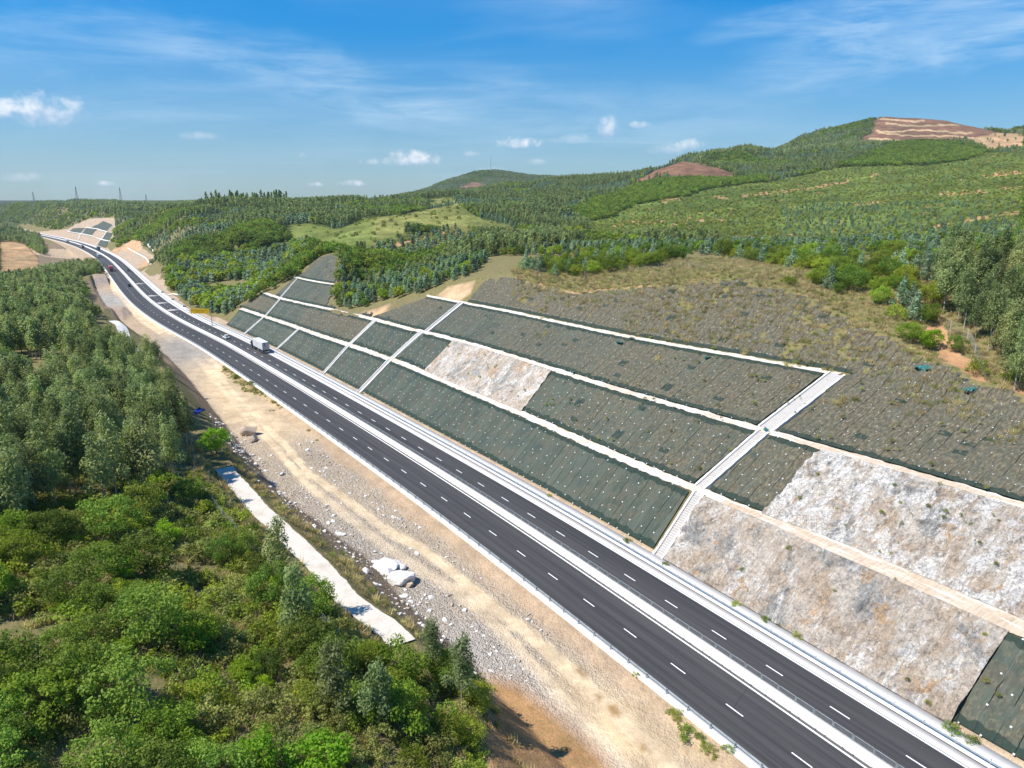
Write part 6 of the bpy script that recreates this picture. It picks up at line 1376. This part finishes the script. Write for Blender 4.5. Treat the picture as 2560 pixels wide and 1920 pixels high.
def truck(root, cabmat, L=12.2, boxmat='white_paint', gap=.7, h=2.75, kind='box', door='door', marks=True):
    y1 = L / 2 - 1.3; y0 = y1 - L; z0 = 1.35
    ch = MB().box((0, (y0 + y1) / 2 + .8, 1.05), (.9, L + 2.2, .32)); ch.build('chassis', MT['dark_paint'], root)
    cabmat and cab(root, cabmat, y1 + gap + 1.1)
    b = MB().box((0, (y0 + y1) / 2, z0 + h / 2), (2.5, L, h)); bx_ = b.build('cargo_box', MT[boxmat], root, bevel=.04)
    rb = MB()
    for k in range(int(L / .35)): yy = y0 + .2 + k * .35; [rb.box((sx_ * 1.262, yy, z0 + h / 2), (.03, .12, h - .35)) for sx_ in (-1, 1)]
    rb.build('side_rib', MT[boxmat], bx_)
    fr = MB()
    for yy in (y0, y1):
        for sx_ in (-1, 1): fr.box((sx_ * 1.22, yy, z0 + h / 2), (.12, .12, h + .06))
        fr.box((0, yy, z0 + h), (2.55, .12, .12)); fr.box((0, yy, z0), (2.55, .12, .12))
    fr.build('corner_frame', MT['grey_paint' if door == 'door' else boxmat], bx_)
    for sx_ in (-1, 1):
        d = MB().box((sx_ * .58, y0 - .035, z0 + h / 2), (1.1, .05, h - .2)).build('rear_door', MT[door], root, bevel=.01); MB().tube([(sx_ * .3, y0 - .09, z0 + .15), (sx_ * .3, y0 - .09, z0 + h - .15)], .025, 5).tube([(sx_ * .85, y0 - .09, z0 + .15), (sx_ * .85, y0 - .09, z0 + h - .15)], .025, 5).build('lock_rod', MT['chrome'], d)
    if marks:
        MB().box((-.38, y0 - .067, z0 + h * .72), (.42, .008, h * .42)).build('door_mark', MT['dark_red'], root); MB().box((-.35, y0 - .067, z0 + h * .27), (.24, .008, .24)).build('door_label', MT['black'], root)
        q = MB()
        for k, (yy, zz, ww) in enumerate(((.9, 1.75, 1.5), (.9, 1.45, 2.1), (.6, 1.12, 1.2))): q.box((-1.285, (y0 + y1) / 2 + yy, z0 + zz), (.008, ww, .16))
        q.build('side_lettering', MT['peach'], bx_)
    MB().box((0, y0 + .05, .62), (2.3, .12, .16)).build('rear_bumper', MT['chrome'], root)
    for sx_ in (-1, 1): MB().box((sx_ * 1.0, y0 - .02, .95), (.3, .06, .14)).build('tail_light', MT['red_paint'], root)
    for yy in (y0 + 1.3, y0 + 2.6, y1 - 1.5, y1 - .2, y1 + gap + 1.2):
        for sx_ in (-1, 1):
            w_ = MB().wheel((sx_ * 1.02, yy, .52), .52, .42).build('wheel', MT['black'], root); MB().wheel((sx_ * 1.12, yy, .52), .26, .26, 12).build('rim', MT['chrome'], w_)
    for sx_ in (-1, 1): MB().box((sx_ * 1.1, (y0 + y1) / 2 - .2, .95), (.35, 1.6, .55)).build('fuel_tank' if sx_ > 0 else 'toolbox', MT['chrome'], root, bevel=.05)
def car(root, mat, L=4.4, h=1.5, suv=False):
    w = 1.8; hb = .85 if not suv else .98; b = MB().prism([(-L / 2, .3), (L / 2, .3), (L / 2 + .03, .62), (L / 2 - .15, hb - .08), (L / 2 - 1.15, hb), (-L / 2 + (.2 if suv else .75), hb), (-L / 2, hb - .06)], -w / 2, w / 2); bd = b.build('body', MT[mat], root, bevel=.06)
    rr_ = -L / 2 + (.35 if suv else 1.1); rf = MB().prism([(rr_ - .45 + (.3 if suv else 0), hb - .02), (L / 2 - 1.1, hb - .02), (L / 2 - 1.8, h), (rr_ + .1, h)], -w / 2 + .12, w / 2 - .12).build('cabin', MT[mat], bd, bevel=.06)
    g = MB().prism([(L / 2 - 1.17, hb + .04), (L / 2 - 1.77, h - .06), (L / 2 - 1.74, h - .04), (L / 2 - 1.10, hb + .04)], -w / 2 + .2, w / 2 - .2); g.build('windscreen', MT['glass'], root)
    g = MB()
    for sx_ in (-1, 1): g.prism([(rr_ - .1, hb + .06), (L / 2 - 1.35, hb + .06), (L / 2 - 1.85, h - .08), (rr_ + .25, h - .08)], sx_ * (w / 2 - .115) - .01, sx_ * (w / 2 - .115) + .01)
    g.build('side_window', MT['glass'], root); MB().prism([(rr_ - .44 + (.3 if suv else 0), hb + .05), (rr_ + .06, h - .08), (rr_ + .03, h - .05), (rr_ - .49 + (.3 if suv else 0), hb + .05)], -w / 2 + .22, w / 2 - .22).build('rear_window', MT['glass'], root)
    for yy in (-L / 2 + .8, L / 2 - .85):
        for sx_ in (-1, 1): w_ = MB().wheel((sx_ * .8, yy, .33), .33, .22, 14).build('wheel', MT['black'], root); MB().wheel((sx_ * .86, yy, .33), .2, .12, 10).build('rim', MT['chrome'], w_)
    for sx_ in (-1, 1): MB().box((sx_ * .66, L / 2 + .0, .64), (.34, .07, .14)).build('headlight', MT['chrome'], root); MB().box((sx_ * .7, -L / 2 - .0, .70), (.26, .06, .14)).build('tail_light', MT['red_paint'], root)
t = vehicle('container_truck', 'white container truck with dark cab driving away past the netted slope', 'truck', 651, 876, None); truck(t, 'dark_paint', 12.2, h=2.85)
t = vehicle('pickup_car', 'small white car following behind the yellow sign, ahead of the container truck', 'car', 566, 846, None); car(t, 'white_paint')
t = vehicle('red_truck', 'big red truck with pinkish load coming down the left carriageway', 'truck', 289, 677, -7.2, False); truck(t, 'red_paint', 10, 'pink_tarp', h=2.6, door='pink_tarp', marks=False)
t = vehicle('dark_car', 'dark car on the right carriageway across from the big red truck', 'car', 320, 678, 4.6); car(t, 'grey_paint')
t = vehicle('dark_car', 'dark car on the left carriageway behind the rumble bands', 'car', 334, 716, -3.6, False); car(t, 'dark_paint', h=1.65, suv=True)
t = vehicle('white_truck', 'white box truck following the red lorry on the left carriageway', 'truck', 252, 643, -6.5, False); truck(t, 'white_paint', 7, h=2.3, marks=False)
t = vehicle('blue_truck', 'blue truck with teal cover driving away beyond the orange cut', 'truck', 256, 625, 4.6); truck(t, 'blue_paint', 11, 'teal_tarp', h=2.6, door='blue_paint', marks=False)
t = vehicle('red_lorry', 'red cab lorry with white load in front of the far netted cut', 'truck', 213, 620, -6.2, False); truck(t, 'red_paint', 8, 'white_paint', h=2.4, marks=False)
t = vehicle('white_lorry', 'long white lorry on the left carriageway near the end of the road', 'truck', 174, 606, -6.2, False); truck(t, 'white_paint', 13, h=2.9, marks=False)
t = vehicle('far_red_truck', 'red truck at the very end of the visible road beside the trees', 'truck', 91, 588, -3.0, False); truck(t, 'red_paint', 9, 'red_paint', h=2.9, door='red_paint', marks=False)

# ---- overhead sign on a cantilever post
p = at_z(531, 815, 0); sg = tag(empty('overhead_sign', tuple(p)), 'yellow overhead sign board with two lines of lettering on a cantilever post', 'sign'); pole_h = 6.6
q = at_z(531, 775, 0); hd = Vector((-1, -.10, 0)).normalized(); up_ = Vector((0, 0, 1))
def lp(a, z, b=0): return Vector((0, 0, 0)) + hd * a + up_ * z + Vector((.10, -1, 0)).normalized() * b
MB().tube([lp(0, 0), lp(0, 8.3)], [.20, .15], 10).build('post', MT['chrome'], sg); MB().tube([lp(0, 7.4), lp(9.8, 7.4)], .09, 8).tube([lp(0, 6.5), lp(9.8, 6.5)], .09, 8).tube([lp(1.2, 6.5), lp(1.2, 7.4)], .05, 6).build('arm', MT['chrome'], sg)
def plate_box(a0, a1, z0, z1, d, th=.05):
    V = [lp(a, z, b) for b in (d, d + th) for a, z in ((a0, z0), (a1, z0), (a1, z1), (a0, z1))]; return V
b = MB().add(plate_box(.6, 8.9, 5.9, 8.1, .12, .08), [(0, 1, 2, 3), (7, 6, 5, 4), (0, 4, 5, 1), (1, 5, 6, 2), (2, 6, 7, 3), (3, 7, 4, 0)]); board = b.build('board', MT['yellow'], sg)
tx = MB(); r_ = random.Random(3)
for z0, a0, a1 in ((7.15, 1.2, 8.4), (6.4, 2.8, 6.6)):
    a = a0
    while a < a1:
        w_ = r_.uniform(.22, .3)
        tx.add(plate_box(a, a + .05, z0, z0 + .42, .205, .012), [(7, 6, 5, 4)]).add(plate_box(a + w_ - .08, a + w_ - .03, z0, z0 + .42, .205, .012), [(7, 6, 5, 4)]).add(plate_box(a, a + w_ - .05, z0 + r_.choice((0, .2, .37)), z0 + .42, .204, .012), [(7, 6, 5, 4)]) if r_.random() < .5 else tx.add(plate_box(a, a + .06, z0, z0 + .42, .205, .012), [(7, 6, 5, 4)]).add(plate_box(a, a + w_ - .05, z0, z0 + .06, .205, .012), [(7, 6, 5, 4)]).add(plate_box(a, a + w_ - .05, z0 + .36, z0 + .42, .205, .012), [(7, 6, 5, 4)])
        a += w_ + (.22 if r_.random() < .2 else .03)
tx.build('lettering', MT['sign_text'], board)

# ---- boulders
def boulder(px, py, r, label, sq=(1, 1, .7), seed=0, mat='boulder', z=-.5):
    import bmesh
    bm = bmesh.new(); bmesh.ops.create_icosphere(bm, subdivisions=3, radius=1); r_ = np.random.default_rng(seed); pl = r_.normal(size=(15, 3)); pl /= np.linalg.norm(pl, axis=1)[:, None]; dd = r_.uniform(.45, .85, 15); r = r * 1.25
    for v in bm.verts:
        c = np.array(v.co)
        for k in range(15):
            e = c @ pl[k] - dd[k]
            if e > 0: c = c - pl[k] * e
        c = c + .05 * np.array([fbm(c[0] * 3 + seed, c[1] * 3, 1, 3), fbm(c[1] * 3, c[2] * 3 + seed, 2, 3), fbm(c[2] * 3, c[0] * 3, 3, 3)]) * 2; v.co = Vector(c * np.array(sq) * r)
    me = bpy.data.meshes.new('boulder'); bm.to_mesh(me); bm.free(); me.materials.append(MT[mat]); p = at_z(px, py, z)
    for _ in range(10): zz = float(ground_z(p[:1], p[1:2])[0][0]); p = at_z(px, py, zz)
    o = link('boulder', me, loc=(p[0], p[1], p[2] + r * sq[2] * .35)); o.rotation_euler = (0, 0, seed * 1.3); return tag(o, label, 'rock')
for i, (px, py, r, sq, lab) in enumerate(((1000, 1455, 2.3, (1.25, .9, .55), 'largest flat topped white boulder, nearest of the heap beside the dirt track'), (955, 1425, 1.9, (1.3, .8, .6), 'second big white boulder at the left end of the heap'), (972, 1440, 1.0, (1, .8, .8), 'white boulder wedged between the two big ones of the heap'),
    (988, 1418, 1.1, (1.2, .8, .7), 'jagged white boulder at the back of the heap'), (1004, 1422, .8, (1, 1, .7), 'small white boulder at the back right of the heap'), (1008, 1438, .7, (1, 1, .7), 'small upright stone at the right of the heap'), (948, 1408, .8, (1.6, .6, .5), 'long thin stone lying behind the heap'),
    (1022, 1465, 1.0, (.8, 1, .8), 'brownish boulder touching the largest one on its right'), (850, 1338, .75, (1.3, .8, .6), 'lone white stone lying between the white berm strip and the track'), (705, 1186, .5, (1.3, .8, .6), 'small white stone alone on the pale ground near the track'),
    (914, 1430, .8, (.8, 1, .6), 'broken pale stone on the brown bank left of the heap'), (1008, 1492, .5, (1.4, 1, .5), 'white stone at the foot of the bank below the heap'), (625, 1085, 1.8, (.8, 1.1, .9), 'rugged brown rock outcrop beside the dirt track'), (632, 1104, 1.4, (.8, 1, .8), 'lower lump of the brown rock outcrop'), (612, 1072, 1.0, (1, .8, .8), 'upper lump of the brown rock outcrop'))):
    boulder(px, py, r, lab, sq, 11 + i, 'stone' if i in (7, 12, 13, 14) else 'boulder')
# rubble: loose stones over the spoil
STN = []
for i in range(5):
    r_ = np.random.default_rng(70 + i); V = r_.normal(size=(9, 3)); V /= np.linalg.norm(V, axis=1)[:, None]; V *= [[.5, .38, .28]]
    import bmesh
    bm = bmesh.new(); [bm.verts.new(v) for v in V]; bmesh.ops.convex_hull(bm, input=bm.verts); me = bpy.data.meshes.new('stone'); bm.to_mesh(me); bm.free(); me.materials.append(MT['stone' if i % 2 else 'boulder']); STN.append(me)
def rubble():
    x, y = jgrid(.62, 45, 190, -30, 20, seed=81); s, o = SO(x, y); ol, _ = prof_L(s); k = (o < -12.5) & (o > ol[0] - 6) ; x, y, s, o = (a[k] for a in (x, y, s, o)); z, n, c = ground_z(x, y, s, o); px, py = proj(x, y, z); _, mk = corridor_cols(x, y, z, s, o)
    dens = sstep(.45, 1.0, mk[:, 0]) * (.25 + 1.3 * np.clip(fbm(x / 5, y / 5, 83, 3) + .1, 0, 1)); k = (g2.random(len(x)) < dens * .75) & (px > -50) & (px < 2600) & (py < 2000); return x[k], y[k], z[k]
ux, uy, uz = rubble(); n_ = len(ux); print('rubble', n_)
scatter_gn('rubble', STN, np.c_[ux, uy, uz + .02], g2.uniform(0, 6.28, n_), .25 + .95 * g2.random(n_) ** 4 + .25 * g2.random(n_), g2.integers(0, 5, n_), 'loose blasted rubble spread between the dirt track and the left bank', 'rubble')

# ---- wire fences
def wire_fence(pts, label, h=1.9, pw=.10):
    f = tag(empty('wire_fence'), label, 'fence'); po = MB().box((0, 0, h / 2), (pw, pw, h)).mesh('post', MT['channel']); tops = []
    for px, py in pts:
        p = at_z(px, py, 12)
        for _ in range(14): zz = float(ground_z(p[:1], p[1:2])[0][0]); p = p * .5 + at_z(px, py, zz) * .5
        o = link('post', po, f, (p[0], p[1], zz - .2)); tops.append(np.array([p[0], p[1], zz]))
    b = MB()
    for a, c in zip(tops[:-1], tops[1:]):
        for k in range(7): b.tube([a + [0, 0, .15 + k * .27], c + [0, 0, .15 + k * .27]], .012, 3, False)
        n = int(np.linalg.norm(c - a) / .6)
        for k in range(1, n): q_ = a + (c - a) * k / n; b.tube([q_ + [0, 0, .1], q_ + [0, 0, h - .2]], .008, 3, False)
    b.build('wire_mesh', MT['steel_dark'], f)
wire_fence([(470, 1085), (480, 1120), (488, 1160), (487, 1215), (520, 1250), (556, 1300), (583, 1328), (610, 1365), (640, 1392), (675, 1425), (713, 1480), (755, 1520), (797, 1560), (850, 1610)], 'wire mesh fence on pale posts climbing along the edge of the left wood')
wire_fence([(2260, 745), (2312, 790), (2375, 830), (2418, 850), (2437, 885), (2455, 930), (2470, 1008)], 'wire mesh fence on thin posts below the tall trees at the right')
wire_fence([(1530, 676), (1590, 680), (1646, 672), (1722, 668), (1760, 672)], 'thin fence posts between the hilltop shrubs above the nets', 1.5)

# ---- weeds at the road edges
for px, py, sc, k in ((1676, 1782, .35, 0), (1690, 1788, .45, 1), (1694, 1806, .4, 0), (1715, 1842, .8, 1), (1753, 1850, .4, 0), (1765, 1872, .45, 1), (1781, 1890, .5, 0), (1820, 1876, .4, 1), (1590, 1690, .35, 0), (1838, 1514, .45, 1), (1912, 1552, .45, 1), (1950, 1566, .35, 0), (1992, 1594, .55, 0), (1374, 1242, .4, 1), (1567, 1355, .45, 1), (1663, 1413, .4, 1), (2378, 1830, .6, 1), (2426, 1856, .5, 1), (905, 985, .4, 0), (772, 1078, .4, 0), (793, 1102, .3, 0)):
    p = at_z(px, py, 0); zz = float(ground_z(p[:1], p[1:2])[0][0]); p = at_z(px, py, zz); right_ = SO(p[0], p[1])[1][0] > 0
    inst(BSH0 if k else SHR0, p[0], p[1], zz, 'weed', 'small green weed growing at the foot of the slope behind the right guardrail' if right_ else 'small green weed growing beside the left guardrail', 'weed', 'weeds behind the right guardrail' if right_ else 'weeds beside the left guardrail', sc, ('foliage', 'stems'))
gxx = []
for _ in range(900):
    px = g2.uniform(555, 705); py = 905 + (px - 555) * .64 + g2.normal() * 13; p = at_z(px, py, -.3); s, o = SO(p[0], p[1])
    if o[0] < -11.6: gxx.append((p[0], p[1], float(ground_z(p[:1], p[1:2])[0][0])))
gxx = np.array(gxx); n_ = len(gxx); scatter_gn('verge_grass', TF + SH1[:1], gxx, g2.uniform(0, 6.28, n_), g2.uniform(.4, 1.1, n_), g2.choice(5, n_, p=[.25, .2, .3, .2, .05]), 'patchy green and straw grass verge below the left guardrail', 'grass')
# tufts on the rock faces and berms
def face_tufts(i0, i1, s0, s1, n, seed):
    r = np.random.default_rng(seed); s = r.uniform(s0, s1, n); v = r.random(n); ob, _ = prof_R(s); o = ob[i0] + (ob[i1] - ob[i0]) * v; z = cut_z(s, o) + .45; p = P(s, o); return np.c_[p[:, 0], p[:, 1], z]
ft = np.r_[face_tufts(2, 3, 0, rR2[0], 150, 1), face_tufts(0, 1, 0, DR['A1'][0], 50, 2), face_tufts(2, 3, wr[0], wl[0], 30, 3), face_tufts(4, 5, 0, sA3[0] + 40, 260, 4), face_tufts(6, 6, 0, sA3[0] + 60, 40, 5), face_tufts(2, 3, DR['A2'][0], wr[0], 60, 6)]
n_ = len(ft); scatter_gn('slope_weeds', SH1[:3] + TF[:2], ft, g2.uniform(0, 6.28, n_), g2.uniform(.10, .32, n_), g2.choice(5, n_, p=[.2, .2, .2, .2, .2]), 'small weeds rooted in the rock faces and the netting', 'weeds')

# ---- net scraps, plastic sheet
def crumple(px, py, z, w, mat, label, cat, seed, cut=True):
    p = rcut(px, py, .5, 60) if cut else at_z(px, py, z); r = np.random.default_rng(seed); n = 9; u = np.linspace(-.5, .5, n); U, V_ = np.meshgrid(u, u); X = U * w * (1 + .3 * r.normal(size=U.shape) * .3); Y = V_ * w * .45 + .12 * w * r.normal(size=U.shape) * .4; Z = .10 * w * r.normal(size=U.shape) + .15 * w * (.5 - U * U - V_ * V_) + U * 0
    me = mesh_from(label.split()[0], np.c_[X.ravel(), Y.ravel(), Z.ravel()], grid_faces(n, n), MT[mat]); o = link(cat.replace(' ', '_'), me, loc=tuple(p)); o.rotation_euler = (R(25) if cut else 0, 0, R(seed * 40)); return tag(o, label, cat)
crumple(1548, 862, 0, 1.9, 'teal', 'teal net scrap on the third tier, the larger one at its middle', 'net scrap', 3)
crumple(1580, 851, 0, 1.2, 'teal', 'small teal net scrap just right of the larger one', 'net scrap', 4); crumple(1768, 900, 0, 1.3, 'teal', 'teal net scrap under the upper berm left of the broad drain', 'net scrap', 5)
crumple(1433, 936, 0, 1.1, 'teal', 'teal net scrap lying on the second berm above the rock window', 'net scrap', 6); crumple(1915, 1080, 0, 1.3, 'teal', 'teal net scrap at the crossing of berm and wide drain', 'net scrap', 7)
crumple(2308, 928, 0, 2.4, 'teal', 'teal net scrap in the dry grass at the upper right', 'net scrap', 8); crumple(2428, 982, 0, 2.2, 'teal', 'teal net scrap at the foot of the orange bank below the tall trees', 'net scrap', 9)
crumple(497, 1028, 11.5, 2.6, 'tarp_blue', 'bright blue plastic sheet caught in the edge of the left wood', 'sheet', 2, False)
for px, py, lab in ((407, 735, 'farthest of the three teal marker plates beside the right shoulder'), (433, 753, 'middle one of the three teal marker plates beside the right shoulder'), (462, 771, 'nearest of the three teal marker plates, left of the yellow sign')):
    p = at_z(px, py, 0); m_ = tag(empty('marker_plate', tuple(p), .3), lab, 'marker'); MB().box((0, 0, .5), (.1, .1, 1.0)).build('post', MT['chrome'], m_); MB().box((0, -.07, 1.15), (1.7, .05, .7)).build('plate', MT['teal'], m_)

# ---- dead trees, pylons, mast
def dead_tree(px, py, z, H, label, seed):
    p = at_z(px, py, z)
    for _ in range(10): zz = float(ground_z(p[:1], p[1:2])[0][0]); p = p * .5 + at_z(px, py, zz) * .5
    rr = random.Random(seed); r0 = tag(empty('dead_tree', (p[0], p[1], zz - .1)), label, 'tree'); MB().tube([(0, 0, 0), (.1, 0, H * .4), (.25, .1, H * .75), (.2, 0, H)], [.14, .11, .07, .02], 6).build('trunk', MT['dead'], r0)
    b = MB()
    for k in range(16):
        z0 = H * rr.uniform(.3, .92); a = rr.uniform(0, 6.28); l = H * .28 * (1.2 - z0 / H); b.tube([(.15, 0, z0), (.15 + l * .5 * math.cos(a), l * .5 * math.sin(a), z0 + l * .35), (.15 + l * math.cos(a), l * math.sin(a), z0 + l * .9)], [.045, .03, .01], 4, False)
    b.build('branches', MT['dead'], r0)
dead_tree(1343, 696, 31, 5, 'bare grey dead tree at the edge of the hilltop above the nets', 1); dead_tree(1461, 705, 31, 4, 'thin white dead stem below the hilltop shrubs', 2); dead_tree(858, 735, 18, 9, 'grey leafless tree at the corner of the wood beside the far spur', 3); dead_tree(860, 690, 26, 7, 'grey leafless tree on the crest of the far spur', 4); dead_tree(845, 650, 30, 5, 'dry bush like dead tree at the top of the far spur', 5)
def pylon(px, py_base, r, H, label):
    p = at_r(px, py_base, r); zz = float(nat_z(p[:1], p[1:2])[0]); g = tag(empty('power_pylon', (p[0], p[1], zz)), label, 'pylon'); b = MB(); w = H * .11; hh = [0, .3, .55, .75, 1.0]; ww = [w, w * .6, w * .34, w * .22, w * .1]
    for sx_, sy_ in ((-1, -1), (1, -1), (1, 1), (-1, 1)): b.tube([(sx_ * a, sy_ * a, h * H) for h, a in zip(hh, ww)], .22, 4, False)
    for i in range(4):
        for (ax, ay), (bx_, by_) in (((-1, -1), (1, -1)), ((1, -1), (1, 1)), ((1, 1), (-1, 1)), ((-1, 1), (-1, -1))):
            for k in (0, 1):
                z0, z1 = hh[i] + (hh[i + 1] - hh[i]) * k / 2, hh[i] + (hh[i + 1] - hh[i]) * (k + 1) / 2; a0, a1 = ww[i] + (ww[i + 1] - ww[i]) * k / 2, ww[i] + (ww[i + 1] - ww[i]) * (k + 1) / 2; b.tube([(ax * a0, ay * a0, z0 * H), (bx_ * a1, by_ * a1, z1 * H)], .13, 3, False)
    b.build('lattice', MT['steel_dark'], g); a = MB()
    for z_, l in ((.70, .13), (.80, .16), (.91, .12)): a.tube([(-l * H, 0, z_ * H), (0, 0, z_ * H + .8), (l * H, 0, z_ * H)], [.12, .25, .12], 4)
    a.build('crossarm', MT['steel_dark'], g)
pylon(196, 520, 1900, 42, 'tallest lattice power pylon on the far left skyline'); pylon(304, 512, 1950, 38, 'lattice power pylon right of the tallest one on the skyline'); pylon(86, 508, 2150, 30, 'leftmost lattice power pylon on the skyline'); pylon(367, 510, 2050, 24, 'smallest lattice power pylon, the rightmost on the skyline')
p = at_r(1227, 423, 3080); zz = float(nat_z(p[:1], p[1:2])[0]); g = tag(empty('radio_mast', (p[0], p[1], zz)), 'thin radio mast on top of the distant cone shaped hill', 'mast'); MB().tube([(0, 0, 0), (0, 0, 62)], [.9, .4], 5).build('shaft', MT['steel_dark'], g); MB().box((0, 0, 2), (6, 5, 4)).build('hut', MT['concrete'], g)

# ================================================================== AIR
hb = MB().box((0, 1900, 118), (7600, 4400, 340)); hm, hnt, hbs = mat_new('air'); hnt.nodes.remove(hbs); pv = hnt.nodes.new('ShaderNodeVolumePrincipled'); pv.inputs['Color'].default_value = (.80, .90, 1, 1); pv.inputs['Density'].default_value = .00006; pv.inputs['Anisotropy'].default_value = .2
hnt.links.new(pv.outputs[0], hnt.nodes['Material Output'].inputs['Volume']); hz = hb.build('haze', hm); tag(hz, kind='stuff'); hz['label'] = 'thin blue haze over the distant hills'; hz['category'] = 'haze'
